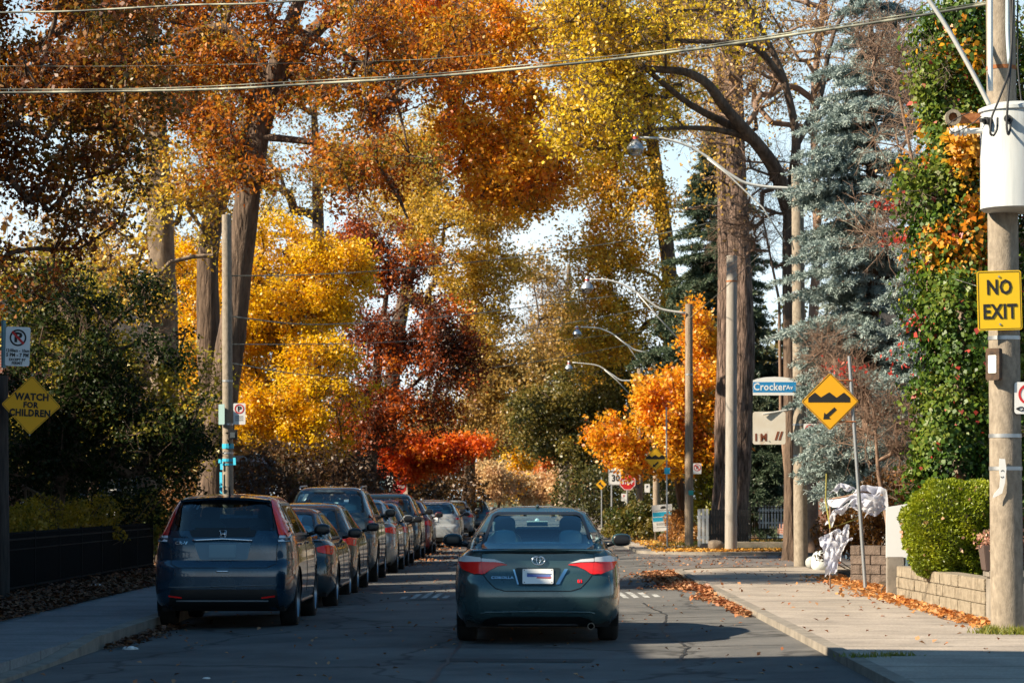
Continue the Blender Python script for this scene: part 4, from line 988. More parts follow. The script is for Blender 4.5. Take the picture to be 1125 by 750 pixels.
def tree(name, label, trunk, rad, blobs, leafm, nclump=220, per=150, lsize=.12, crad=.5, bark='bark', group='street trees', seed=1, zmin=None, flat=.78, barktwig=0, tip=.012, up=.35, cat='tree', extra=None, pen=.55, gap=.0, kseg=5, droop=.3, step=.45, asp=.62, shell=.45, tl=.6, limbs=()):
    rng = rng_(seed); base = Vector(trunk[0]); t = thing(name, label, cat, base, 0, group)
    o3 = np.array(base)
    V, Q, P = trunk_tube([Vector(p) - base for p in trunk], rad, 18, seed)
    trn = [np.array(p) for p in P]; fr = np.interp(np.linspace(0, len(rad) - 1, len(P)), range(len(rad)), rad)
    Vs = [V]; Qs = [Q]; nv = len(V)
    cl = pts_in(blobs, nclump, rng, shell) - o3 if blobs else np.zeros((0, 3))
    if gap > 0 and len(cl):     # open holes in the crown
        ph = rng.uniform(0, 6, 6); f = np.sin(cl[:, 0] * 1.7 + ph[0]) + np.sin(cl[:, 1] * 1.5 + ph[1]) + np.sin(cl[:, 2] * 2.1 + ph[2]) + .8 * np.sin((cl[:, 0] + cl[:, 2]) * 3.1 + ph[3])
        cl = cl[f > np.quantile(f, gap)]
    for lp, ra_, rb_ in limbs:
        q_ = [Vector(p) - base for p in lp]; v, q, PP = trunk_tube(q_, list(np.linspace(ra_, rb_, len(q_))), 9, seed + 7, 1.0, .12); Vs.append(v); Qs.append(q + nv); nv += len(v)
        trn += [np.array(p) for p in PP]; fr = np.concatenate([fr, np.linspace(ra_, rb_, len(PP))])
    if len(cl):
        A, e0, e1, r0, r1, tips = skeleton(trn, fr, cl, rng, step=step, tip=tip, zmin=(zmin - base.z) if zmin is not None else None, maxr=max(rad) * .62, pen=pen)
        v, q = frustums(A[e0], A[e1], r0, r1, kseg); Vs.append(v); Qs.append(q + nv); nv += len(v)
        # little twigs inside each clump
        if barktwig:
            p0, p1, ra, rb = twigs(cl, rng, per=barktwig, length=tl, r=.008)
            v, q = frustums(p0, p1, ra, rb, 3); Vs.append(v); Qs.append(q + nv); nv += len(v)
    np_mesh('trunk', np.concatenate(Vs), np.concatenate(Qs), M[bark], t, smooth=True)
    if per and len(cl):
        n = len(cl); cs = crad * rng.uniform(.6, 1.35, n); k = rng.poisson(per * (cs / crad) ** 1.6)
        c = np.repeat(cl, k, 0); s_ = np.repeat(cs, k)[:, None]; g = rng.normal(size=(len(c), 3)) * .52
        ln = np.linalg.norm(g, axis=1, keepdims=True); g = g * np.minimum(1, 1.7 / np.maximum(ln, 1e-6))
        c = c + g * s_ * np.array([1, 1, flat])
        V, Q = leaf_quads(c, lsize, rng, up=up, droop=droop, asp=asp)
        tint = np.clip(rng.normal(.5, .2, len(c)) + np.repeat(rng.normal(0, .16, n), k), 0, 1)
        np_mesh('crown', V, Q, leafm, t, tint)
    if extra: extra(t, rng, o3)
    return t

def bl(px, py, Y, rx, ry, rz, wt=1):       # a crown blob from photo pixels and distance
    p = at(px, py, Y); return (p.x, p.y, p.z, rx, ry, rz, wt)
def tp(px, py, Y): return tuple(at(px, py, Y))

GL = .085
# --- left side -----------------------------------------------------
tree('maple_tree', 'big leaning rust and orange maple whose crown arches over the parked cars',
     [(-7.6, 62, GL), tp(240, 480, 62), tp(258, 340, 62), tp(275, 200, 61.5), tp(300, 90, 61), tp(335, -20, 60)], [.40, .36, .31, .28, .22, .12],
     [bl(200, 60, 62, 3.0, 2.6, 1.9), bl(320, 20, 61, 3.2, 2.8, 2.0), bl(330, 150, 60, 2.4, 2.2, 1.3, 1.3), bl(430, 60, 59, 2.4, 2.4, 1.5, .8), bl(250, 150, 61, 2.2, 2.0, 1.1, 1.2), bl(320, 190, 60, 2.0, 1.8, .7, .6), bl(390, 210, 60, 1.0, 1.2, .6, .4), bl(410, 175, 58, 1.6, 1.6, .9, .6), bl(120, 20, 62, 2.6, 2.4, 1.6)],
     LM('rust maple', C_RUST, trans=.5, gloss=.02), 820, 92, .105, .42, seed=11, zmin=6, gap=.44, barktwig=5, limbs=[([tp(300, 90, 61), tp(245, 30, 61), tp(185, 44, 61), tp(110, 52, 61), tp(50, 34, 61)], .16, .05), ([tp(285, 150, 61.2), tp(350, 158, 60.5), tp(420, 184, 60), tp(448, 240, 59.5)], .09, .03), ([tp(318, 30, 60.5), tp(380, 60, 60), tp(430, 100, 59.5), tp(450, 170, 59)], .09, .02)])
tree('ash_tree', 'airy gold and rust leaved tree between the leaning trunk and the red maple',
     [(-9.0, 108, .085), tp(345, 420, 108), tp(350, 260, 108), tp(345, 120, 108)], [.36, .30, .24, .12],
     [bl(350, 200, 106, 3.4, 2.6, 2.6, 1.3), bl(250, 220, 107, 3, 2.4, 2.4), bl(430, 170, 106, 2.8, 2.4, 2.4), bl(320, 110, 107, 3.4, 2.6, 2.2), bl(130, 200, 108, 3, 2.4, 3), bl(60, 300, 108, 3, 2.4, 3), bl(400, 90, 107, 3, 2.4, 2.4), bl(220, 100, 108, 3.4, 2.4, 2.8)],
     LM('airy gold', [(.28, .08, .015), (.45, .20, .02), (.62, .38, .03), (.50, .36, .05), (.20, .17, .03)], trans=.45), 560, 46, .13, .60, seed=28, zmin=5, gap=.22, barktwig=6, tl=.9)
tree('maple_tree', 'bright orange maple whose boughs hang over the middle of the street at the top',
     [(-8.6, 72, GL), tp(228, 300, 72), tp(280, 120, 70), tp(360, 20, 68), tp(440, -40, 66)], [.34, .30, .26, .2, .1],
     [bl(540, 130, 62, 1.35, 2.0, 1.5, 1.6), bl(500, 60, 63, 1.5, 2, .9, 1.2), bl(585, 185, 61, .95, 1.5, 1.1, 1.6), bl(545, 205, 61, .9, 1.4, .8, 1.0), bl(500, 10, 64, 2.2, 2.2, 1.0), bl(560, 30, 63, 1.2, 1.6, .8)],
     LM('orange maple', C_ORANGE, trans=.5), 420, 110, .110, .40, seed=12, zmin=8, gap=.15, barktwig=3)
tree('maple_tree', 'half bare tree with yellow and rust leaves, straight trunk left of the leaning maple',
     [(-10.3, 70, GL), tp(180, 420, 70), tp(176, 250, 70), tp(172, 130, 70), tp(165, 0, 70)], [.42, .38, .34, .28, .16],
     [bl(190, 200, 68, 1.9, 2, 2.4), bl(160, 90, 70, 2.8, 2.4, 2.2), bl(230, 190, 67, 1.5, 1.5, 1.1), bl(80, 140, 70, 2, 2, 2), bl(140, 300, 69, 1.4, 1.6, 1.5)],
     LM('yellow rust', [(.30, .08, .015), (.55, .26, .02), (.70, .45, .03), (.60, .45, .05), (.35, .28, .04)]), 260, 75, .12, .5, seed=13, zmin=4, gap=.3, barktwig=5, bark='bark_grey')
tree('maple_tree', 'dense bright yellow maple behind the leaning trunk',
     [(-7.9, 84, GL), tp(318, 470, 84), tp(312, 380, 84), tp(305, 300, 84)], [.26, .22, .17, .08],
     [bl(300, 320, 84, 2.6, 2.5, 2.4, 1.3), bl(340, 420, 83, 2.2, 2.2, 1.8), bl(240, 380, 84, 1.7, 2, 2.6), bl(350, 310, 84, 1.9, 1.9, 1.6), bl(290, 460, 83, 2.0, 1.8, 1.2), bl(340, 485, 82.5, 1.4, 1.4, .7), bl(215, 300, 85, 1.4, 1.5, 1.5)],
     LM('bright yellow', C_YEL, trans=.55), 820, 140, .105, .38, seed=14, zmin=2.2, gap=.13, barktwig=4)
tree('maple_tree', 'deep red and dark brown maple standing right of the yellow maple',
     [(-5.9, 93, GL), tp(410, 480, 93), tp(415, 400, 93), tp(425, 320, 93)], [.24, .20, .16, .08],
     [bl(430, 280, 93, 1.72, 1.72, 1.29), bl(470, 360, 92, 1.72, 1.72, 1.46), bl(420, 370, 93, 1.72, 1.72, 1.72), bl(500, 400, 92, 1.12, 1.29, 1.29), bl(400, 460, 93, 1.46, 1.46, 1.29), bl(460, 450, 93, 1.55, 1.55, 1.03), bl(395, 260, 93, 1.03, 1.2, 0.86)],
     LM('deep red', C_RED, patch=.62, pscale=.55), 520, 85, .12, .46, seed=15, zmin=2.5, gap=.22, barktwig=5)
tree('maple_tree', 'low flame orange maple branch mass above the far parked cars',
     [(-6.2, 104, GL), tp(420, 500, 104), tp(425, 450, 104)], [.18, .15, .08],
     [bl(480, 500, 103, 1.4, 1.5, .7, 1.3), bl(440, 490, 103, 1.3, 1.3, .6), bl(515, 488, 103, .8, 1, .45), bl(455, 515, 103, 1.1, 1.0, .4)],
     LM('flame', C_FIRE, trans=.5), 150, 130, .14, .4, seed=16, gap=.05)
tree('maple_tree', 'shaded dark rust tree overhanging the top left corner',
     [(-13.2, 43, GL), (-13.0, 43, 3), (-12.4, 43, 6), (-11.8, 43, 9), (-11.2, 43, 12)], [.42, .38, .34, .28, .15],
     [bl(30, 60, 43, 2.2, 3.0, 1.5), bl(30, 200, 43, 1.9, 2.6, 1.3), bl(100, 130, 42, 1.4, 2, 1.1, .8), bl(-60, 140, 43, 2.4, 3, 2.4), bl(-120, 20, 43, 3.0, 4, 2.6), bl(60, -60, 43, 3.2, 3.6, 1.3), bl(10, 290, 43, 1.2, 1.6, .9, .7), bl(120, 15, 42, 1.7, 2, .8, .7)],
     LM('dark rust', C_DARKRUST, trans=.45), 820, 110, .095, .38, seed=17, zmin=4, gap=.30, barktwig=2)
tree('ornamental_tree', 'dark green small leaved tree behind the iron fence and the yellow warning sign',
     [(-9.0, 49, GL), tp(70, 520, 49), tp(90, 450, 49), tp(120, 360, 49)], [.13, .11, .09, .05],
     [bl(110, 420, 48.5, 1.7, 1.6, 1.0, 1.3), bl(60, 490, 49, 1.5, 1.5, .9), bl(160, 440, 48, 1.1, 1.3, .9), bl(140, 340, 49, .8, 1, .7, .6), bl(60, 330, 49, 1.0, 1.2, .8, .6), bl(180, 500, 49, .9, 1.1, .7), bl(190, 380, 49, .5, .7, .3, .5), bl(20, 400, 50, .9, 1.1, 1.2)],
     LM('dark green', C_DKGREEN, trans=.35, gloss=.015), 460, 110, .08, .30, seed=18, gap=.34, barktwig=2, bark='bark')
tree('ornamental_tree', 'yellow green thin tree mostly hidden behind the dark green tree',
     [(-11.5, 58, GL), tp(120, 440, 58), tp(110, 330, 58)], [.12, .10, .05],
     [bl(100, 400, 58, 1.9, 1.6, 1.6), bl(180, 450, 58, 1.5, 1.5, 1.5), bl(50, 330, 58, 1.7, 1.7, 1.3), bl(150, 510, 57, 1.6, 1.2, .8), bl(40, 480, 58, 1.4, 1.2, 1.2)],
     LM('yellow green', [(.10, .10, .02), (.28, .24, .03), (.50, .38, .03), (.55, .42, .04)]), 240, 110, .11, .42, seed=19, gap=.25, barktwig=2, bark='bark')
# --- far end ---------------------------------------------------------
tree('oak_tree', 'broad golden brown tree in the middle distance, left of the street',
     [(-7.0, 125, .08), tp(430, 420, 125), tp(450, 300, 125), tp(475, 200, 125)], [.42, .36, .28, .14],
     [bl(460, 220, 124, 3.2, 3, 2.4), bl(520, 250, 122, 2.6, 2.6, 2.4), bl(490, 160, 124, 3.0, 3, 2.2), bl(560, 190, 122, 1.9, 2, 1.6, .8), bl(480, 250, 120, 2.2, 2, 1.7), bl(590, 215, 122, 1.3, 1.6, 1.1, .8), bl(500, 320, 122, 2.4, 2.4, 1.8), bl(550, 290, 122, 1.7, 2, 1.6, 1.2), bl(530, 350, 122, 2.2, 2, 1.5), bl(420, 180, 125, 3, 3, 2.2)],
     LM('golden', C_GOLD, trans=.45), 620, 100, .15, .58, seed=21, zmin=5, gap=.18, barktwig=3)
tree('oak_tree', 'brown gold rounded tree filling the end of the street',
     [(-3.6, 150, .08), tp(515, 480, 150), tp(520, 420, 150), tp(530, 360, 150)], [.4, .34, .26, .12],
     [bl(540, 400, 149, 3.2, 3, 2.6), bl(580, 430, 148, 3.0, 3, 2.4), bl(520, 460, 149, 3, 3, 2.0), bl(610, 400, 150, 2.6, 2.6, 2.2), bl(560, 480, 147, 2.8, 2.6, 1.2), bl(620, 350, 152, 2.2, 2, 2.0, .5), bl(600, 300, 152, 1.7, 2, 1.5, .4)],
     LM('brown gold', [(.18, .10, .04), (.36, .20, .05), (.50, .30, .06), (.34, .24, .07), (.14, .13, .05)]), 420, 110, .19, .68, seed=22, zmin=3, gap=.12, barktwig=2)
tree('oak_tree', 'bare grey topped tree seen past the gap in the crowns above the street',
     [(2.0, 165, .08), tp(620, 480, 165), tp(622, 380, 165), tp(625, 290, 165)], [.36, .30, .22, .1],
     [bl(620, 350, 165, 2.8, 2.6, 2.4), bl(605, 310, 165, 1.8, 2, 1.6), bl(640, 390, 165, 3, 2.6, 2.2), bl(590, 370, 165, 1.9, 2, 1.6)],
     LM('faded brown', [(.16, .10, .07), (.28, .18, .10), (.36, .24, .12)]), 200, 30, .18, .7, seed=23, gap=.1, barktwig=9, bark='bark_grey', tl=1.3)
tree('linden_tree', 'dark olive green spreading tree above the speed limit sign',
     [(4.7, 131, .11), tp(690, 500, 131), tp(680, 430, 131), tp(672, 370, 131)], [.32, .27, .2, .1],
     [bl(650, 440, 130, 2.76, 2.76, 1.95), bl(600, 470, 129, 1.95, 2.3, 1.38), bl(680, 400, 130, 2.3, 2.3, 1.84), bl(630, 500, 129, 2.18, 2.3, 1.03), bl(690, 470, 130, 2.07, 2.07, 1.61), bl(580, 445, 129, 1.15, 1.61, 0.8)],
     LM('olive', C_OLIVE), 360, 120, .16, .5, seed=24, gap=.06, zmin=3)
tree('birch_tree', 'small bright yellow tree glowing at the very end of the street',
     [(-.7, 205, .08), tp(576, 535, 205), tp(576, 505, 205)], [.16, .12, .06],
     [bl(572, 505, 205, 1.4, 1.5, 2.0), bl(580, 528, 205, 2.4, 1.8, 1.3), bl(560, 535, 204, 1.6, 1.5, .9)],
     LM('end yellow', C_YEL, trans=.5), 120, 100, .24, .55, seed=25)
tree('cherry_tree', 'small orange red tree right of the far yellow tree',
     [(1.5, 198, .08), tp(606, 530, 198), tp(607, 515, 198)], [.14, .1, .05],
     [bl(607, 520, 198, 1.5, 1.5, 1.5), bl(612, 535, 198, 1.4, 1.4, 1.0)],
     LM('far fire', [(.45, .08, .02), (.65, .18, .03), (.70, .30, .05)]), 90, 90, .24, .5, seed=26)
tree('shrub', 'pale pink beige shrubs massed low at the end of the street',
     [(-2.6, 190, .08), tp(550, 545, 190), tp(552, 535, 190)], [.1, .08, .05],
     [bl(545, 528, 190, 1.9, 1.5, 1.6), bl(590, 538, 191, 1.9, 1.5, 1.1), bl(625, 532, 190, 1.5, 1.5, 1.5)],
     LM('pale', C_PALE), 150, 90, .22, .55, seed=27, cat='shrub', group=None)
# --- right side --------------------------------------------------------
tree('maple_tree', 'tall golden orange maple standing behind the second lamp on the right',
     [(6.6, 128, .11), tp(738, 420, 128), tp(735, 300, 128), tp(720, 180, 127), tp(700, 60, 126)], [.5, .45, .38, .3, .15],
     [bl(660, 290, 126, 2.07, 2.76, 2.76, 1.2), bl(690, 220, 126, 2.62, 2.76, 2.76), bl(660, 180, 126, 2.21, 2.76, 3.04), bl(650, 100, 125, 2.48, 2.76, 2.76), bl(700, 90, 126, 3.04, 3.31, 3.31), bl(640, 380, 126, 1.38, 2.21, 2.07), bl(620, 40, 125, 2.35, 2.76, 2.48), bl(700, 330, 126, 2.07, 2.21, 2.48), bl(680, 380, 125, 1.66, 2.07, 1.66), bl(740, 20, 126, 3.31, 3.31, 2.76)],
     LM('yellow orange', C_YELOR, trans=.42), 720, 112, .155, .62, seed=31, zmin=4, gap=.14, barktwig=2)
tree('maple_tree', 'yellow leaved tree with dark arching boughs at the top centre right',
     [(at(868, 0, 58).x, 58, .17), tp(867, 420, 58), tp(866, 300, 58), tp(868, 222, 58)], [.125, .125, .13, .15],
     [bl(655, 60, 56, 1.2, 1.8, 1.2), bl(700, 40, 56, 1.4, 1.8, 1.0, .8), bl(650, 140, 56, 1.0, 1.5, .9), bl(690, 110, 56, 1.1, 1.2, .9, .7), bl(645, 10, 56, 1.0, 1.8, .7), bl(730, 90, 57, 1.2, 1.2, .9, .4), bl(780, 20, 57, 1.6, 2, .9, .3)],
     LM('clear yellow', [(.60, .34, .02), (.82, .52, .02), (.85, .62, .03), (.60, .46, .04)], trans=.5), 380, 50, .10, .42, seed=32, zmin=7.0, gap=.26, barktwig=6, bark='bark', pen=.2, tip=.011, limbs=[
     ([tp(868, 230, 58), tp(852, 186, 57.6), tp(825, 150, 57), tp(800, 122, 56.5), tp(772, 88, 56), tp(745, 78, 56), tp(700, 76, 56), tp(655, 90, 56), tp(622, 96, 56)], .17, .03),
     ([tp(835, 160, 57.2), tp(806, 140, 57), tp(760, 116, 56.6), tp(722, 86, 56.2), tp(690, 58, 56), tp(645, 18, 56)], .10, .03),
     ([tp(845, 170, 57.4), tp(812, 148, 57), tp(775, 141, 56.6), tp(730, 141, 56.2), tp(700, 152, 56), tp(676, 160, 56)], .08, .02),
     ([tp(868, 222, 58), tp(875, 160, 57.8), tp(862, 90, 57.6), tp(835, 30, 57.4), tp(800, -30, 57)], .12, .04),
     ([tp(862, 90, 57.6), tp(820, 48, 57), tp(745, 45, 56.6), tp(700, 48, 56.4), tp(664, 18, 56)], .08, .02),
     ([tp(874, 160, 57.8), tp(900, 110, 57.8), tp(915, 40, 57.8), tp(950, -20, 57.8)], .09, .03),
     ([tp(868, 226, 58), tp(890, 212, 57.8), tp(920, 216, 57.4), tp(960, 226, 57)], .10, .06)])
tree('bare_tree', 'nearly bare greyish tree filling the top right with twigs behind the street lamp',
     [(7.0, 66, .17), tp(892, 400, 66), tp(898, 250, 66), tp(894, 120, 66), tp(905, 0, 66)], [.14, .13, .11, .09, .06],
     [bl(800, 60, 65, 1.5, 1.8, 2.0), bl(870, 50, 65, 1.7, 2, 2.4), bl(790, 150, 64, 1.0, 1.4, 1.2), bl(930, 60, 66, 1.5, 1.6, 2.0), bl(890, 190, 65, 1.2, 1.3, 1.6), bl(970, 40, 66, 1.5, 1.6, 1.5), bl(860, -50, 66, 2.8, 2, 1.4), bl(1010, 60, 66, 1.5, 1.6, 2.0), bl(960, 150, 66, 1.5, 1.6, 1.5)],
     LM('last brown leaves', [(.35, .20, .10), (.55, .30, .10), (.68, .40, .12), (.30, .16, .08)]), 300, 14, .085, .5, seed=33, zmin=3.5, barktwig=5, bark='twig', tip=.014, tl=.65, group='bare trees')
def big_trunk():
    t = thing('pine_tree', 'huge reddish brown trunk rising behind the small iron fence', 'tree', (5.55, 75.0, .18), 0, 'street trees')
    o = Vector((5.55, 75.0, .18))
    V, Q, P = trunk_tube([Vector(p) - o for p in (tuple(o), tp(812, 480, 75), tp(815, 350, 75), tp(811, 240, 75), tp(806, 100, 75), tp(800, -40, 75))], [.40, .37, .34, .30, .26, .22], 26, 5, 1.5, .12)
    rng = rng_(44); cl = pts_in([bl(800, 40, 75, 2, 2, 3.0), bl(790, 180, 75, 1.5, 1.5, 2.0), bl(760, -20, 74, 2.4, 2, 1.5), bl(830, 60, 75, 1.8, 1.8, 2.0)], 110, rng) - np.array(o)
    fr = np.interp(np.linspace(0, 5, len(P)), range(6), [.44, .42, .40, .37, .33, .28])
    A, e0, e1, r0, r1, tips = skeleton([np.array(p) for p in P], fr, cl, rng, tip=.02, zmin=8, maxr=.2)
    v, q = frustums(A[e0], A[e1], r0, r1, 6); p0, p1, ra, rb = twigs(cl, rng, 4, .9, .009); v2, q2 = frustums(p0, p1, ra, rb, 3)
    np_mesh('trunk', np.concatenate([V, v, v2]), np.concatenate([Q, q + len(V), q2 + len(V) + len(v)]), M['bark_red'], t, smooth=True)
    V, Q, P = trunk_tube([Vector(p) - o for p in (tp(793, 575, 76), tp(795, 480, 76), tp(798, 350, 76), tp(796, 240, 76), tp(790, 60, 76))], [.30, .26, .24, .20, .12], 18, 6, 1.4, .12)
    np_mesh('second_stem', V, Q, M['bark_red'], t, smooth=True)
    k = 2600; c = np.repeat(cl, 45, 0) + rng.normal(size=(len(cl) * 45, 3)) * .4
    V, Q = leaf_quads(c, .12, rng); np_mesh('crown', V, Q, LM('brown remnants', [(.25, .13, .04), (.50, .30, .05), (.65, .42, .05), (.30, .20, .06)]), t, rng.uniform(0, 1, len(c)))
big_trunk()
tree('maple_tree', 'glowing orange maple low behind the far speed hump sign on the right',
     [(4.75, 80, .18), tp(742, 500, 80), tp(738, 440, 80)], [.16, .13, .06],
     [bl(700, 485, 79, 1.35, 1.4, .95, 1.3), bl(740, 440, 79, 1.2, 1.3, 1.2), bl(735, 490, 79, 1.2, 1.3, .9), bl(770, 420, 79, .9, 1.2, 1.6), bl(775, 480, 79, .8, 1, 1.2), bl(675, 480, 79, .8, 1, .6), bl(770, 365, 79, .7, 1, .9, .7), bl(700, 450, 79, .7, 1, .6)],
     LM('glowing maple', C_MAPLE, trans=.5), 300, 120, .13, .36, seed=34, gap=.16, barktwig=3)
def spruce(label, x, y, z0, H, R_, leafm, seed, tiers=30, lean=0, zlow=.8, dens=1.0, nl=.16, pw=.75, keep=None, group='spruces'):
    """tiers of drooping boughs carrying tufts of needles"""
    rng = rng_(seed); t = thing('spruce_tree', label, 'tree', (x, y, z0), 0, group)
    V, Q, P = trunk_tube([(0, 0, 0), (0, 0, H * .5), (lean, 0, H)], [.20, .13, .03], 12, seed, 1.3)
    P0 = []; P1 = []; R0 = []; R1 = []; tc = []; td = []
    for i in range(tiers):
        f = i / (tiers - 1); z = zlow + (H - zlow) * f ** .95; rr = R_ * (1 - f) ** pw * (.85 + .3 * rng.random()) + .12; nb = int(6 + 7 * (1 - f)); zc = z
        for b_ in range(nb):
            az = rng.uniform(0, 2 * PI); z = zc + rng.normal() * .22; L = rr * rng.uniform(.55, 1.2); L = min(L, keep / max(.01, -math.cos(az))) if (keep and z < 4.7 and math.cos(az) < -.2) else L; d = np.array([math.cos(az), math.sin(az), 0.]); sag = -.22 * L; tipup = .10 * L
            prev = np.array([lean * f, 0, z]); k = 6
            for j in range(1, k + 1):
                s_ = j / k; q = np.array([lean * f, 0, z]) + d * L * s_ + np.array([0, 0, sag * s_ + tipup * s_ ** 3 + .1 * L * math.sin(PI * s_)])
                P0.append(prev); P1.append(q); R0.append(.025 * (1 - s_ * .8)); R1.append(.025 * (1 - (s_ + .1) * .8)); 
                if s_ > .2:
                    side = np.array([-d[1], d[0], 0])
                    for sg in (-1, 1):
                        for _ in range(int(round(2 * dens))):
                            bl0 = prev + (q - prev) * rng.random(); ln = (.10 + .34 * L * (1 - .72 * s_)) * rng.uniform(.6, 1.1); dd = unit(d * .75 + side * sg * .8 + rng.normal(size=3) * .12 + np.array([0, 0, -.22])); k2 = max(2, int(ln / .075))
                            P0.append(bl0); P1.append(bl0 + dd * ln); R0.append(.006); R1.append(.003)
                            for u in range(k2): tc.append(bl0 + dd * ln * (u + rng.random() * .6) / k2 + np.array([0, 0, -.10 * ln * (u / k2) ** 2])); td.append(unit(dd + rng.normal(size=3) * .16))
                prev = q
    v, q = frustums(np.array(P0), np.array(P1), np.array(R0), np.array(R1), 4)
    np_mesh('trunk', np.concatenate([V, v]), np.concatenate([Q, q + len(V)]), M['bark'], t, smooth=True)
    tc = np.array(tc); td = np.array(td); n = len(tc); m_ = 15
    # each tuft: needles fanned round a short twig
    c = np.repeat(tc, m_, 0); d = np.repeat(td, m_, 0); s_ = rng.uniform(0, 1, (n * m_, 1)); rad = unit(rng.normal(size=(n * m_, 3))); nd = unit(d * .8 + rad * .9)
    L = nl * rng.uniform(.6, 1.1, (n * m_, 1)) * .75; b0 = c + d * s_ * nl * 1.1; wv = unit(np.cross(nd, rng.normal(size=nd.shape))) * nl * .065
    V = np.stack([b0 - wv * .6, b0 + wv * .6, b0 + nd * L + wv, b0 + nd * L - wv], 1).reshape(-1, 3); Q = np.arange(4 * n * m_).reshape(-1, 4)
    tint = np.clip(np.repeat(rng.normal(.5, .18, n), m_) + rng.normal(0, .12, n * m_) + .15 * s_[:, 0], 0, 1)
    np_mesh('crown', V, Q, leafm, t, tint); return t
spruce('blue grey spruce standing between the lamp pole and the ivy, sprays hanging towards the pavement', 6.7, 52.2, .16, 11.6, 2.1, LM('blue spruce', C_BLUE, trans=.12, gloss=.02, patch=.3), 51, 34, nl=.13, dens=1.45, pw=.55, zlow=1.7, keep=1.25)
spruce('second blue grey spruce, lower and nearer, right beside the hump sign', 7.0, 47.5, .16, 6.0, 1.2, LM('blue spruce', C_BLUE), 52, 18, nl=.12, dens=1.2, zlow=1.6)
spruce('dark green spruce behind the huge brown trunk', 6.4, 91, .18, 14.0, 2.9, LM('green spruce', C_SPRUCE, trans=.12, gloss=.03), 53, 34, nl=.20, dens=1.1, zlow=3.2)
spruce('small dark spruce low behind the iron fence', 7.2, 84, .18, 4.6, 1.3, LM('green spruce', C_SPRUCE), 54, 14, nl=.2, dens=1)

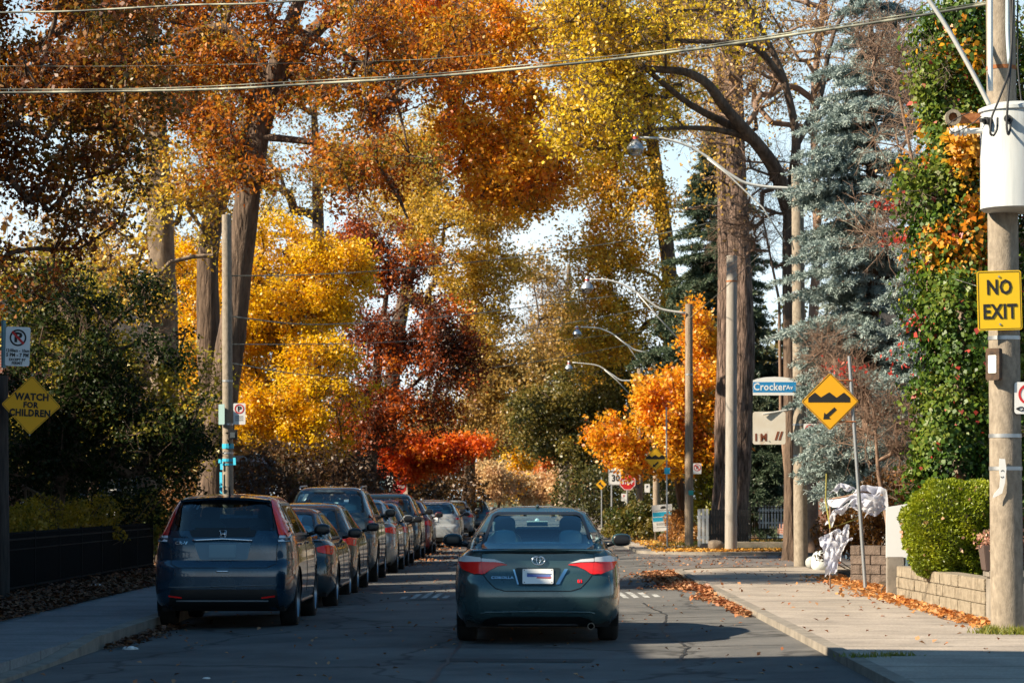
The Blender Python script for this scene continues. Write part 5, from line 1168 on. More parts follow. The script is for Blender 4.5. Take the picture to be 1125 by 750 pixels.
def ivy_column():
    rng = rng_(61); t = thing('ivy_tree', 'tall trunk wrapped in glossy green ivy with orange leaves at its top', 'tree', (6.25, 38.5, .16), 0)
    V, Q, P = trunk_tube([(0, 0, 0), (.05, 0, 4), (-.05, 0, 8.6)], [.16, .13, .06], 12, 3, 1.2); 
    def hull(z, a): return (.60 + .13 * np.sin(3 * a + z * 1.3) + .12 * np.sin(z * 2.3 + a) + .10 * np.sin(z * 5.1 + 2 * a)) * np.where(z < 1.0, .8, 1.0) * (1 - .25 * np.clip((z - 5.5) / 3, 0, 1))
    kc = 420; zc = rng.uniform(.1, 8.5, kc); ac = rng.uniform(0, 2 * PI, kc); rc = hull(zc, ac) * rng.uniform(.75, 1.05, kc); rr_ = rng.uniform(.09, .21, kc)
    per_ = (rr_ / .15) ** 2 * 130; kk = rng.poisson(per_); n = kk.sum()
    c = np.stack([rc * np.cos(ac), rc * np.sin(ac), zc], 1).repeat(kk, 0) + rng.normal(size=(n, 3)) * rr_.repeat(kk)[:, None] * np.array([.75, .75, 1.0]); a = ac.repeat(kk)
    # side growths
    bl_ = pts_in([(-.55, -.1, 6.0, .5, .5, .45, 1.2), (-.3, -.2, 7.3, .5, .4, .7), (1.1, .1, 4.2, .6, .6, 1.6), (1.0, .1, 2.4, .7, .6, 1.3), (-.25, .3, 1.2, .8, .5, 1.0, .5), (.7, 0, 3.2, .7, .6, 1.0), (.7, .2, 5.5, .7, .6, 1.2), (.8, 0, 1.6, .8, .6, .9), (.75, .3, 7.5, .7, .6, 1.0)], 300, rng)
    k = np.repeat(bl_, 80, 0) + rng.normal(size=(300 * 80, 3)) * .14
    outw = np.concatenate([np.stack([np.cos(a), np.sin(a), 0 * a], 1), unit(rng.normal(size=k.shape) + np.array([0, -.8, .2]))])
    c = np.concatenate([c, k]); m_ = len(c)
    nrm = unit(outw + .55 * rng.normal(size=(m_, 3)) + np.array([0, 0, .25])); d = unit(np.cross(nrm, rng.normal(size=(m_, 3))) * .5 + np.array([0, 0, -1.])); d = unit(d - nrm * np.sum(d * nrm, 1, keepdims=True)); s_ = np.cross(nrm, d)
    sz = .068 * rng.uniform(.45, 1.5, (m_, 1)); V2 = np.stack([c - d * sz * .5, c + s_ * sz * .45 - d * sz * .15, c + d * sz * .5, c - s_ * sz * .45 - d * sz * .15], 1).reshape(-1, 3)
    tint = np.clip(rng.normal(.5, .22, m_), 0, 1)
    fz = 4.2 + .9 * np.sin(c[:, 0] * 4 + c[:, 2] * 1.7) ; pr = .6 * np.exp(-((c[:, 2] - 6.5) / 1.0) ** 2) + .25 * np.exp(-((c[:, 2] - 4.9) / .35) ** 2) * (c[:, 0] < .4)
    patch = (np.sin(c[:, 0] * 5 + 1) + np.sin(c[:, 2] * 4.1) + np.sin(c[:, 1] * 5 + c[:, 2] * 2)) > .1
    org = (rng.random(m_) < pr * 1.5) & patch; red = (~org) & (rng.random(m_) < .012 + .16 * np.exp(-((c[:, 2] - 3.9) / .6) ** 2) * patch * (c[:, 0] > .2))
    gr = ~(org | red)
    p0, p1, ra, rb = twigs(bl_, rng, 4, .5, .006); v, q = frustums(p0, p1, ra, rb, 3)
    np_mesh('trunk', np.concatenate([V, v]), np.concatenate([Q, q + len(V)]), M['bark_grey'], t, smooth=True)
    V2 = V2.reshape(-1, 4, 3)
    for nm, mk, mm, sc_ in (('crown', gr, LM('ivy', C_IVY, trans=.25, gloss=.025), 1), ('orange_leaves', org, LM('ivy orange', [(.55, .14, .008), (.75, .26, .010), (.80, .38, .015), (.50, .30, .02)], trans=.45), 1.25), ('red_leaves', red, LM('creeper red', [(.35, .04, .03), (.55, .07, .05), (.50, .18, .12)], trans=.4), 1.15)):
        vv = V2[mk]; ce = vv.mean(1, keepdims=True); vv = (vv - ce) * sc_ + ce + (np.array([0, -.06, 0]) if sc_ > 1 else 0)
        np_mesh(nm, vv.reshape(-1, 3), np.arange(4 * len(vv)).reshape(-1, 4), mm, t, tint[mk])
ivy_column()
def leafy_bush(name, label, blobs, leafm, n=6000, lsize=.05, seed=1, core=None, cat='shrub', group=None, stems=True, base=None, shell=.25, sway=.10, up=.4):
    """a shrub: leaves spread over lumpy ellipsoids, with real stems inside"""
    rng = rng_(seed); b0 = blobs[0]; zb = base if base is not None else min(b_[2] - b_[5] for b_ in blobs); o = np.array([b0[0], b0[1], zb]); t = thing(name, label, cat, tuple(o), 0, group)
    c = pts_in(blobs, n, rng, shell) - o; ph = rng.uniform(0, 6, 3); c += sway * np.stack([np.sin(c[:, 2] * 9 + ph[0]), np.sin(c[:, 0] * 8 + ph[1]), np.sin(c[:, 0] * 7 + c[:, 1] * 6 + ph[2])], 1); c = c[c[:, 2] > 0.02]
    V, Q = leaf_quads(c, lsize, rng, up=up); np_mesh('foliage', V, Q, leafm, t, np.clip(rng.normal(.5, .22, len(c)), 0, 1))
    tips = c[rng.choice(len(c), 60)]; st = np.stack([rng.normal(0, .12, 60) + tips[:, 0] * .25, rng.normal(0, .08, 60) + tips[:, 1] * .25, np.zeros(60)], 1); mid = (st + tips) / 2 + rng.normal(size=tips.shape) * .06
    v, q = frustums(np.concatenate([st, mid]), np.concatenate([mid, tips]), np.full(120, .012), np.full(120, .006), 4); np_mesh('stem', v, q, M['bark'], t)
    return t
# the clipped round shrub on the block wall
def round_bush():
    rng = rng_(71); cx, cy, cz = 5.66, 35.2, 1.09; t = thing('clipped_shrub', 'big round clipped yellow green shrub growing over the tan block wall', 'shrub', (cx, cy, .5))
    rx, ry, rz = .72, .75, .69
    def lump(d): return 1 + .05 * np.sin(d[:, 0] * 7 + 1) * np.sin(d[:, 2] * 6) + .035 * np.sin(d[:, 0] * 15 + d[:, 2] * 9) + .03 * np.sin(d[:, 1] * 13 - d[:, 2] * 14) + .02 * np.sin(d[:, 0] * 31) * np.sin(d[:, 2] * 29)
    n = 52000; d = unit(rng.normal(size=(n, 3))); dd = d.copy(); pw = 2.5; nn = (np.abs(d) ** pw).sum(1, keepdims=True) ** (1 / pw); dd = d / nn
    r = lump(d)[:, None] * (1 - .16 * rng.random((n, 1)) ** 1.5); c = dd * r * np.array([rx, ry, rz]) + np.array([0, 0, cz - .5])
    c[:, 0] += np.where(c[:, 2] < .35, .06, 0); nrm = d
    # little upright sprays
    ld = unit(nrm * .9 + rng.normal(size=(n, 3)) * .55 + np.array([0, 0, .25])); s_ = unit(np.cross(ld, rng.normal(size=(n, 3)))); sz = .034 * rng.uniform(.6, 1.4, (n, 1))
    V = np.stack([c - ld * sz * .5, c + s_ * sz * .30, c + ld * sz * .6, c - s_ * sz * .30], 1).reshape(-1, 3)
    np_mesh('foliage', V, np.arange(4 * n).reshape(-1, 4), LM('clipped', C_BUSH, trans=.3, pscale=2.5), t, np.clip(rng.normal(.5, .2, n), 0, 1))
    mb = MB(); ellip(mb, (0, 0, cz - .5), (rx * .8, ry * .8, rz * .8), 24, 16, p=2.5); mb.tube([(0, 0, -.3), (0, 0, .3)], .06, 8); mb.build('trunk', mat('inner shade of shrub', (.02, .025, .008), 1), t, smooth=True)  # dark core added as inner shade behind the leaves, plus a short stem
    k = 26; d = unit(rng.normal(size=(k, 3)) + np.array([-.1, -.7, .7])); c = d * np.array([rx, ry, rz]) * 1.03 + np.array([0, 0, cz - .5])
    V, Q = leaf_quads(c, .085, rng, up=.6); np_mesh('caught_leaves', V, Q, LM('caught pale leaves', [(.50, .25, .14), (.60, .36, .22)]), t, rng.uniform(0, 1, k))
round_bush()
leafy_bush('rust_shrub', 'dark rust orange shrub behind the white board and the ghost decoration', [bl(968, 545, 46, .42, .5, .42), bl(985, 575, 46, .5, .5, .35), bl(945, 580, 46, .5, .4, .35), bl(920, 590, 46, .5, .4, .4), bl(1000, 530, 46, .3, .4, .3)], LM('rust shrub', [(.04, .035, .01), (.14, .06, .015), (.30, .12, .02), (.40, .20, .02), (.07, .07, .015)]), 9000, .06, 81, base=.16)
leafy_bush('yellow_shrub', 'yellow green shrub between the wooden pole and the pale post', [bl(780, 520, 79, .55, .6, .75), bl(775, 555, 79, .5, .5, .5), bl(790, 490, 79, .35, .4, .4)], LM('yellow green shrub', [(.12, .14, .015), (.35, .33, .02), (.55, .46, .03)], trans=.4), 5000, .10, 82, base=.18)
leafy_bush('dry_shrub', 'orange brown dry shrub left of the wooden pole beside the white and cyan sign', [bl(748, 575, 80, .45, .5, .55), bl(758, 590, 79, .35, .4, .3), bl(742, 592, 80, .45, .4, .3)], LM('dry shrub', [(.20, .08, .02), (.40, .17, .04), (.50, .27, .08), (.22, .16, .03)]), 4500, .08, 83, base=.12)
leafy_bush('green_shrub', 'dark green bushes left of the white and cyan sign', [bl(700, 575, 92, .8, .7, .75), bl(680, 578, 93, .6, .7, .7), bl(716, 585, 91, .4, .5, .5)], LM('green shrub', [(.03, .05, .01), (.07, .09, .015), (.20, .14, .02), (.12, .12, .02)]), 7000, .11, 84, base=.11)
leafy_bush('red_creeper', 'small red leaved creeper climbing the foot of the block wall', [(5.32, 38.35, .32, .05, .05, .24), (5.42, 38.1, .22, .05, .05, .12)], LM('creeper', [(.28, .02, .02), (.45, .05, .03)]), 160, .05, 85, base=.11)
# bare shrub with fine twigs and a few red leaves
def bare_shrub(label, stems, tipblobs, ntip, red, seed, barkm='twig', group='bare trees', leafc=None, lsz=.08, tl=.5, per=8, name='bare_shrub', lw=3, cat='shrub', tip=.006):
    rng = rng_(seed); o = np.array(stems[0]); t = thing(name, label, cat, tuple(o), 0, group)
    cl = pts_in(tipblobs, ntip, rng, .5) - o; trn = [np.array(s_) - o for s_ in stems]; fine = []
    for i in range(len(trn) - 1):
        for k in range(5): fine.append(trn[i] + (trn[i + 1] - trn[i]) * k / 5)
    fine.append(trn[-1]); nf = len(fine); fr = np.linspace(.05, .02, nf)
    A, e0, e1, r0, r1, tips = skeleton(fine, fr, cl, rng, step=.3, tip=tip, pen=.3, maxr=.05)
    v0, q0 = frustums(np.array(fine[:-1]), np.array(fine[1:]), fr[:-1], fr[1:], 8); v, q = frustums(A[e0], A[e1], r0, r1, 4)
    p0, p1, ra, rb = twigs(cl, rng, per, tl, .005); v2, q2 = frustums(p0, p1, ra, rb, 3)
    np_mesh('trunk', np.concatenate([v0, v, v2]), np.concatenate([q0, q + len(v0), q2 + len(v0) + len(v)]), M[barkm], t)
    if red:
        c = pts_in(red, 100 * lw, rng, .6) - o; V, Q = leaf_quads(c, lsz, rng, droop=1.2); np_mesh('crown', V, Q, leafc, t, rng.uniform(0, 1, len(c)))
LRED = LM('berry red leaves', [(.45, .03, .02), (.65, .06, .04), (.60, .22, .14)], trans=.45)
bare_shrub('tangle of thin bare brown twigs right of the yellow hump sign', [(6.1, 44, .16), tp(965, 520, 44), tp(960, 450, 44)], [bl(960, 460, 44, .75, .7, .75), bl(930, 420, 44.5, .5, .6, .5), bl(990, 500, 44, .5, .5, .4), bl(905, 390, 46, .45, .6, .4)], 120, [bl(925, 410, 44, .55, .5, .4), bl(990, 395, 43, .4, .4, .3)], 91, leafc=LRED, lw=1)
bare_shrub('slender bare tree with clusters of red leaves left of the ivy', [(6.35, 41.5, .16), tp(1035, 480, 41.5), tp(1022, 330, 41.5), tp(1005, 190, 41.5), tp(985, 90, 41.5)], [bl(990, 250, 41.5, .75, .7, .6), bl(1000, 130, 41.5, .7, .7, .7), bl(960, 60, 41.5, .8, .7, .6), bl(1040, 60, 41, .6, .6, .7), bl(1030, 300, 41, .4, .4, .4)], 110, [bl(990, 262, 41, .40, .4, .15), bl(975, 225, 41, .35, .3, .12), bl(1010, 290, 41, .35, .3, .1), bl(1010, 350, 41, .35, .3, .25)], 92, leafc=LRED, name='bare_tree', cat='tree', lw=2, tl=.6, barkm='twig')
bare_shrub('slim bare tree with two brown stems just left of the lamp pole', [(5.75, 58, .16), tp(858, 460, 58), tp(856, 330, 58), tp(838, 240, 58)], [bl(820, 250, 58, .7, .8, .7), bl(850, 200, 58, .9, .8, 1.0), bl(890, 280, 58, .6, .6, .7)], 70, None, 93, name='bare_tree', cat='tree', tl=.8, tip=.012)
# far masses of trees closing the horizon
def treeline(label, x0, x1, y0, y1, h, leafm, seed, n=60000, size=.5):
    rng = rng_(seed); k = 90; cx = rng.uniform(x0, x1, k); cy = rng.uniform(y0, y1, k); hh = h * rng.uniform(.6, 1.15, k)
    c = []; 
    for i in range(k):
        m_ = n // k; d = unit(rng.normal(size=(m_, 3))) * (rng.random((m_, 1)) ** .3); c.append(np.array([cx[i], cy[i], hh[i] * .55]) + d * np.array([3.6, 3.6, hh[i] * .5]))
    c = np.concatenate(c); V, Q = leaf_quads(c, size, rng); o = np_mesh('far_trees', V, Q, leafm, None, np.clip(rng.normal(.5, .25, len(c)), 0, 1)); tag(o, label, 'trees', kind='stuff')
treeline('hazy mass of brown gold trees far beyond the end of the street', -40, 40, 240, 300, 13, LM('far brown', [(.12, .08, .04), (.25, .15, .05), (.35, .22, .07), (.12, .12, .05)]), 101)
treeline('far rust and green trees massed behind the left side gardens', -42, -13, 95, 190, 13, LM('far rust', [(.06, .05, .02), (.16, .07, .02), (.28, .14, .03), (.10, .10, .03)]), 102, 60000, .4)
treeline('far dark green and gold trees massed behind the right side gardens', 13, 45, 95, 190, 12, LM('far green', [(.04, .06, .02), (.09, .10, .03), (.25, .17, .04), (.07, .08, .03)]), 103, 60000, .4)
# ------------------------------------------------------------------ poles and lamps
def pole(name, label, base, top, r0, r1, m, group='utility poles', bands=(), n=14):
    b0 = Vector(base); t = thing(name, label, 'pole', b0, 0, group); P = [(Vector(top) - b0) * (i / 8) for i in range(9)]
    mb = MB(); mb.tube(P, [r0 + (r1 - r0) * i / 8 for i in range(9)], n); mb.build('shaft', m, t, smooth=True, auto=50)
    for z in bands:
        f = z / (top[2] - b0.z); c = (Vector(top) - b0) * f; rr = r0 + (r1 - r0) * f + .006
        q = MB(); q.tube([c - Vector((0, 0, .02)), c + Vector((0, 0, .02))], rr, n); q.build('band', M['steel'] if z < 6 else M['rust'], t, smooth=True, auto=40)
    return t
def lamp(label, arm, brace, head, Y, dy=0.0):
    """arm: list of photo pixels from the pole to the lamp head"""
    a = [at(x, y, Y) for x, y in arm]; o = a[0]; t = thing('street_lamp', label, 'street lamp', o, 0, 'street lamps on the right side')
    fx = [pchip(range(len(a)), [p[k] for p in a]) for k in range(3)]; ts = np.linspace(0, len(a) - 1, 28); P = [Vector([float(f(q)) for f in fx]) - o for q in ts]
    mb = MB(); mb.tube(P, [.034 - .010 * i / 27 for i in range(28)], 10); mb.build('arm', M['arm'], t, smooth=True)
    if brace:
        q = [at(x, y, Y - .05) - o for x, y in brace]; mb = MB(); mb.tube(q, .017, 8); mb.build('brace', M['arm'], t, smooth=True)
    h = at(head[0], head[1], Y) - o; c = tuple(h)
    mb = MB(); mb.lathe([(.001, .235), (.045, .23), (.055, .20), (.058, .12), (.075, .10), (.10, .075), (.150, .02), (.176, -.055), (.18, -.075), (.165, -.075), (.001, -.02)], 24, c=c); hd = mb.build('lamp_head', M['headmetal'], t, smooth=True, auto=40)
    mb = MB(); mb.lathe([(.165, -.075), (.160, -.13), (.135, -.175), (.08, -.205), (.001, -.215)], 24, c=c); mb.build('globe', M['globe'], hd, smooth=True)
    mb = MB(); mb.lathe([(.060, .13), (.0605, .19)], 16, c=c); mb.build('collar_label', M['redlab'], hd, smooth=True)
    mb = MB(); mb.lathe([(.028, .235), (.028, .275), (.001, .28)], 10, c=c); mb.build('photocell', M['arm'], hd, smooth=True)
M['headmetal'] = mat('lamp head aluminium', (.36, .40, .45), .38, .6); M['globe'] = glassmat('lamp globe', (.85, .9, .95), .25, .08); M['redlab'] = mat('red label', (.55, .05, .04), .5)

pole('utility_pole', 'thick concrete pole carrying the grey transformer and the NO EXIT sign', (5.11, 28.4, .11), (5.02, 28.4, 8.2), .178, .150, M['conc_pole'], bands=(1.75, 2.1, 3.15, 6.05))
pole('utility_pole', 'concrete pole carrying the nearest street lamp and the street name sign', tuple(Vector((at(880, 622, 55).x, 55, .11))), tuple(at(876, 188, 55)), .150, .125, M['conc_pole'], bands=(2.3, 2.95, 3.6, 5.7))
pole('utility_pole', 'smooth pale concrete pole without a lamp, in front of the huge brown trunk', (at(803, 605, 70.5).x, 70.5, .11), tuple(at(804, 281, 70.5)), .165, .140, noisy('pale pole', (.26, .235, .205), (.36, .33, .29), 9, .8, .2, 60, stretch=(3, 3, .3)), bands=(7.2,))
pole('utility_pole', 'weathered wooden pole carrying the second street lamp', (at(757, 602, 74.5).x, 74.5, .11), tuple(at(757, 334, 74.5)), .125, .105, M['wood_pole'], bands=(4.9,))
pole('utility_pole', 'wooden pole carrying the third street lamp, rising out of the orange maple', (at(721, 590, 108).x, 108, .11), tuple(at(721, 386, 108)), .14, .12, M['wood_pole'])
pole('utility_pole', 'short topped wooden pole carrying the farthest large street lamp', (at(703, 586, 120).x, 120, .11), tuple(at(703, 405, 120)), .15, .13, M['wood_pole'])
pole('utility_pole', 'slim pale wooden pole behind the navy SUV, wrapped in cyan tape', (at(251, 600, 55).x, 55, .07), tuple(at(249, 236, 55)), .118, .100, M['conc_pole'], bands=(2.4, 3.0, 3.9))
pole('utility_pole', 'dark wooden pole at the left edge holding the WATCH FOR CHILDREN sign', (at(2, 600, 38).x, 38, .085), (at(1, 330, 38).x, 38, 3.3), .115, .10, noisy('dark creosoted wood', (.02, .018, .018), (.06, .05, .045), 6, .9, .5, 30, stretch=(4, 4, .3)))
b = MB(); lamp('nearest street lamp, its long curved arm reaching over the lane from the concrete pole', [(872, 207), (850, 206), (822, 202), (800, 190), (775, 171), (750, 158), (725, 152), (702, 151)], [(862, 266), (838, 228), (800, 192), (777, 174)], (698, 160), 54.9)
lamp('second street lamp, on the wooden pole in front of the dark spruce', [(753, 344), (728, 340), (704, 324), (680, 311), (662, 307), (648, 307)], [(745, 372), (720, 345), (700, 322)], (645, 314), 74.4)
lamp('third street lamp, just left of the orange maple crown', [(719, 388), (700, 385), (688, 378), (670, 365), (655, 360), (638, 359)], [(721, 430), (705, 402), (690, 380), (676, 369)], (634, 365), 107.9)
lamp('fourth and lowest street lamp with the long drooping arm', [(701, 418), (685, 418), (672, 411), (655, 401), (629, 398)], [(692, 433), (678, 418), (664, 406)], (625, 403), 119.9)

# the transformer with its bushings, bracket and looping leads
def transformer():
    Y = 28.1; c = Vector((at(1115, 175, Y).x, Y, at(0, 232, Y).z)); t = thing('pole_transformer', 'big pale grey cylinder transformer strapped to the concrete pole', 'transformer', c)
    sc_ = Y / F; h = (232 - 122) * sc_; r = .365
    m = noisy('transformer grey paint', (.40, .43, .44), (.49, .52, .53), 3, .5, .05, 20, c3=(.47, .49, .49), stretch=(6, 6, .5))
    mb = MB(); mb.lathe([(.001, 0), (r - .03, 0), (r, .02), (r, h - .03), (r + .022, h - .02), (r + .022, h + .015), (r - .01, h + .03), (r * .6, h + .075), (.001, h + .09)], 48); mb.build('tank', m, t, smooth=True, auto=35)
    for a in (215, 250, 285, 325):
        x, y = (r + .03) * math.cos(R(a)), (r + .03) * math.sin(R(a)); q = MB(); q.tube([(x * .85, y * .85, h - .14), (x * 1.12, y * 1.12, h - .14)], .042, 12); q.tube([(x * 1.12, y * 1.12, h - .14), (x * 1.28, y * 1.28, h - .14)], .022, 10); q.build('bushing', M['black_plastic'], t, smooth=True, auto=40)
    q = MB(); q.box(-.72, -.05, .02, .10, h - .12, h - .02); q.build('bracket', M['rust'], t)
    q = MB(); q.lathe([(.05, -.03), (.085, -.03), (.085, .03), (.05, .03), (.05, -.03)], 16, axis='y', c=(-.66, .0, h - .07)); q.build('bolt_plate', M['conc_pole'], t, smooth=True, auto=40)
    q = MB()
    for dz in (0, .05, .10): q.lathe([(.03, -.19 - .0), (.055, -.19)], 14, axis='x', c=(-.36 - dz, -.05, h - .22)); q.lathe([(.055, -.19), (.055, -.165), (.03, -.165)], 14, axis='x', c=(-.36 - dz, -.05, h - .22))
    q.tube([(-.34, -.05, h - .22), (-.70, -.05, h - .22)], .03, 10); q.build('insulator', M['white'], t, smooth=True, auto=40)
    # stencilled number worn on the tank
    vs, fs = textmesh('11E', .10, .9, .002); q = MB(); q.add([Vector((math.sin((v[0] + .10) / r) * (r + .002), -math.cos((v[0] + .10) / r) * (r + .002) + v[1] * .3, v[2] + .27)) for v in vs], fs); q.build('stencil', mat('faded stencil', (.66, .68, .68), .6), t)
    return t
transformer()
def pathobj(name, label, cat, pts, r, m, n=6, group=None, smoothk=6):
    P = [Vector(p) for p in pts]; o = P[0].copy(); fx = [pchip(range(len(P)), [p[k] for p in P]) for k in range(3)]
    ts = np.linspace(0, len(P) - 1, (len(P) - 1) * smoothk + 1); mb = MB(); mb.tube([Vector([float(f(q)) for f in fx]) - o for q in ts], r, n); ob = mb.build(name, m, None, smooth=True); ob.location = o
    return tag(ob, label, cat, group)
def lead(label, px, Y, r, m): return pathobj('power_lead', label, 'cable', [at(x, y, yy) for x, y, yy in px], r, m, group='leads and conduits on the transformer pole')
lead('black lead looping down in front of the transformer, left one', [(1110, -10, 28.0), (1111, 40, 27.95), (1109, 75, 27.8), (1098, 108, 27.6), (1089, 132, 27.55), (1088, 146, 27.55), (1091, 149, 27.55), (1095, 143, 27.55), (1096, 130, 27.7)], 28, .013, M['cable'])
lead('black lead hanging down in front of the transformer, right one', [(1113, -10, 28.0), (1111, 60, 27.9), (1107, 115, 27.55), (1106, 138, 27.55), (1108, 148, 27.55), (1110, 140, 27.6), (1110, 130, 27.7)], 28, .013, M['cable'])
lead('white plastic conduit up the left side of the transformer pole', [(1088, -10, 28.1), (1088, 40, 28.1), (1088, 100, 28.1)], 28, .030, mat('white pvc', (.62, .66, .68), .5))
lead('pale blue conduit up the right side of the transformer pole', [(1107, -10, 28.1), (1107, 30, 28.1), (1109, 70, 28.1)], 28, .024, mat('pale pvc', (.45, .55, .60), .5))
lead('long curved grey lamp arm pipe sweeping up and left from the transformer', [(1087, 116, 28.0), (1078, 98, 28.0), (1062, 68, 28.0), (1045, 38, 28.0), (1030, 14, 28.0), (1012, -12, 28.0)], 28, .026, M['arm'])
lead('thin black wire dropping along the right of the transformer pole', [(1118, -10, 28.0), (1118, 60, 28.0), (1124, 130, 27.9)], 28, .009, M['cable'])
lead('thin wire sagging from the bracket left of the transformer', [(1070, 122, 28.0), (1055, 128, 28.0), (1042, 138, 28.0), (1048, 146, 28.0), (1068, 136, 28.0), (1078, 128, 27.9)], 28, .006, M['cable'])

# ------------------------------------------------------------------ overhead cables
def wire(label, pts, r, m=None): return pathobj('overhead_cable', label, 'cable', [at(x, y, Y) for x, y, Y in pts], r, m or M['wire'], 6, 'overhead cables', 8)
wire('thickest overhead cable, sloping from upper left to the top of the transformer pole', [(-120, 102, 34), (0, 102, 33.5), (150, 100, 33), (300, 95, 32), (450, 86, 31.4), (600, 73, 30.7), (750, 56, 30), (900, 34, 29.3), (1000, 19, 28.8), (1098, 2, 28.4)], .017)
wire('thin strand running just above the thickest overhead cable', [(-120, 98, 34), (150, 97.5, 33), (300, 91, 32), (450, 83, 31.4), (600, 69, 30.7), (750, 53, 30), (900, 31, 29.3), (1098, 0, 28.4)], .006)
wire('overhead cable crossing the top left corner', [(-120, 16, 34), (0, 14, 33.5), (90, 12, 33), (200, 6, 32.5), (300, 3, 32), (420, -6, 31.5)], .013)
wire('very thin overhead cable a little above the thickest one at the left', [(-120, 72, 36), (100, 73, 36), (300, 70, 36), (450, 66, 36), (620, 52, 36)], .004)
wire('cable sagging between the slim left pole and the second lamp pole', [(250, 303, 55), (330, 302, 58), (420, 297, 62), (520, 288, 66), (620, 275, 70), (700, 262, 72), (803, 240, 75)], .014)
wire('cable crossing the yellow maple, higher of the lower bunch', [(250, 347, 56), (330, 356, 66), (420, 353, 78), (500, 347, 88), (610, 333, 98), (700, 322, 104)], .016)
wire('cable crossing the yellow maple, in the middle of the lower bunch', [(250, 378, 56), (330, 378, 70), (420, 376, 85), (520, 370, 95), (640, 352, 104), (721, 336, 108)], .013)
wire('cable below the red tree, lower of the bunch', [(250, 398, 56), (330, 411, 70), (430, 412, 88), (520, 406, 100), (620, 392, 112), (703, 376, 120)], .014)
wire('cable running low past the third street lamp', [(390, 384, 90), (480, 382, 96), (560, 379, 102), (650, 370, 106), (721, 362, 108)], .012)
wire('cable drawn from the nearest lamp pole down to the right garden', [(878, 214, 55), (905, 230, 52), (960, 262, 47), (1030, 300, 40), (1098, 322, 28.6)], .006)
wire('thin cable from the second lamp pole to the nearest lamp pole', [(757, 350, 74.5), (790, 322, 68), (830, 284, 62), (878, 240, 55)], .009)

# ------------------------------------------------------------------ signs
def sign(label, px, py, Y, w_, h_, colr, shape='rect', rad=.03, border=None, texts=(), glyphs=(), yaw=0, tilt=0, group=None, name='road_sign', cat='sign', bolts=True, back=.003, bw=.012, bin_=.012, pole_dx=0):
    c = at(px, py, Y); t = thing(name, label, cat, c, R(yaw), group)
    if shape == 'rect': P = rrect(w_, h_, rad)
    elif shape == 'diamond': P = rot2(rrect(w_, w_, rad), R(45))
    elif shape == 'oct': P = [(w_ / 2 / math.cos(PI / 8) * math.cos(R(22.5 + 45 * i)), w_ / 2 / math.cos(PI / 8) * math.sin(R(22.5 + 45 * i))) for i in range(8)]
    else: P = shape
    P = rot2(P, R(tilt)); mb = MB(); mb.prism(P, -.002, .002); mb.build('plate', colr if not isinstance(colr, str) else M[colr], t)
    if border:
        A = shrink(P, bin_); B_ = shrink(P, bin_ + bw); n = len(A); q = MB(); q.add([(p[0], -.0045, p[1]) for p in A] + [(p[0], -.0045, p[1]) for p in B_], [(i, (i + 1) % n, (i + 1) % n + n, i + n) for i in range(n)]); q.build('border', M[border], t)
    for (s_, size, dx, dz, colr2, xs, bd) in texts:
        vs, fs = textmesh(s_, size, xs, bd); ca, sa = math.cos(R(tilt)), math.sin(R(tilt))
        q = MB(); q.add([((v[0] + dx) * ca - (v[2] + dz) * sa, v[1] - .0055, (v[0] + dx) * sa + (v[2] + dz) * ca) for v in vs], fs); q.build('lettering', M[colr2] if isinstance(colr2, str) else colr2, t)
    for (nm, poly, colr2, off) in glyphs:
        q = MB(); q.prism(rot2(poly, R(tilt)), -off - .001, -off); q.build(nm, M[colr2], t)
    if bolts and shape != 'none':
        q = MB(); 
        for s_ in (-1, 1):
            z = s_ * (h_ / 2 * (.80 if shape != 'diamond' else 1.0)); pt = rot2([(0, z)], R(tilt))[0]; q.lathe([(.001, -.012), (.011, -.011), (.011, -.004)], 8, axis='y', c=(pt[0], 0, pt[1]))
        q.build('bolt', M['steel'], t)
    return t
def ringpoly(cx, cz, r0, r1, n=28):   # as a list of quads would be heavy: two half rings
    out = []
    for s_ in (0, 1):
        a = [R(180 * s_ + 180 * i / n) for i in range(n + 1)]; out.append([(cx + r1 * math.cos(q), cz + r1 * math.sin(q)) for q in a] + [(cx + r0 * math.cos(q), cz + r0 * math.sin(q)) for q in reversed(a)])
    return out
def nopark(w_, h_, cz, r, ringc='red', arrow=False):
    g = [('ring', p, ringc, .0045) for p in ringpoly(0, cz, r * .80, r)]
    d = r * .72; k = r * .10; g.append(('slash', [(-d - k, cz + d - k), (-d + k, cz + d + k), (d + k, cz - d + k), (d - k, cz - d - k)], 'red', .0075))
    return g
hump = lambda s: [('hump_symbol', [(x * s, z * s) for x, z in [(-.335, -.01), (-.335, .055), (-.325, .065), (-.24, .135), (-.225, .135), (-.14, .065), (-.02, .14), (-.005, .14), (.10, .06), (.205, .135), (.22, .135), (.30, .065), (.305, .055), (.305, -.01)]], 'black', .0045),
     ('arrow', [(x * s, z * s) for x, z in [(-.105, -.27), (-.09, -.165), (-.060, -.195), (.065, -.085), (.10, -.125), (-.020, -.235), (.01, -.265)]], 'black', .0045)]
HY = 40.4
sign('yellow diamond sign with three black humps and an arrow, on the leaning steel post', 912, 441, HY, .625, .88, 'amber', 'diamond', .03, 'black', glyphs=hump(1.0), bw=.008, bin_=.010)
def post(label, p0, p1, r, m=None, name='sign_post', holes=False):
    o = Vector(p0); mb = MB(); d = Vector(p1) - o; mb.tube([(0, 0, 0), d * .5, d], r, 10); ob = mb.build(name, m or M['steel'], None, smooth=True, auto=50); ob.location = o; return tag(ob, label, 'post', 'sign posts')
post('leaning grey steel post of the near yellow hump sign', (at(951, 650, HY + .05).x, HY + .05, .11), tuple(at(933, 391, HY + .05)), .030)
mb = MB(); a = at(905, 463, HY + .05); 
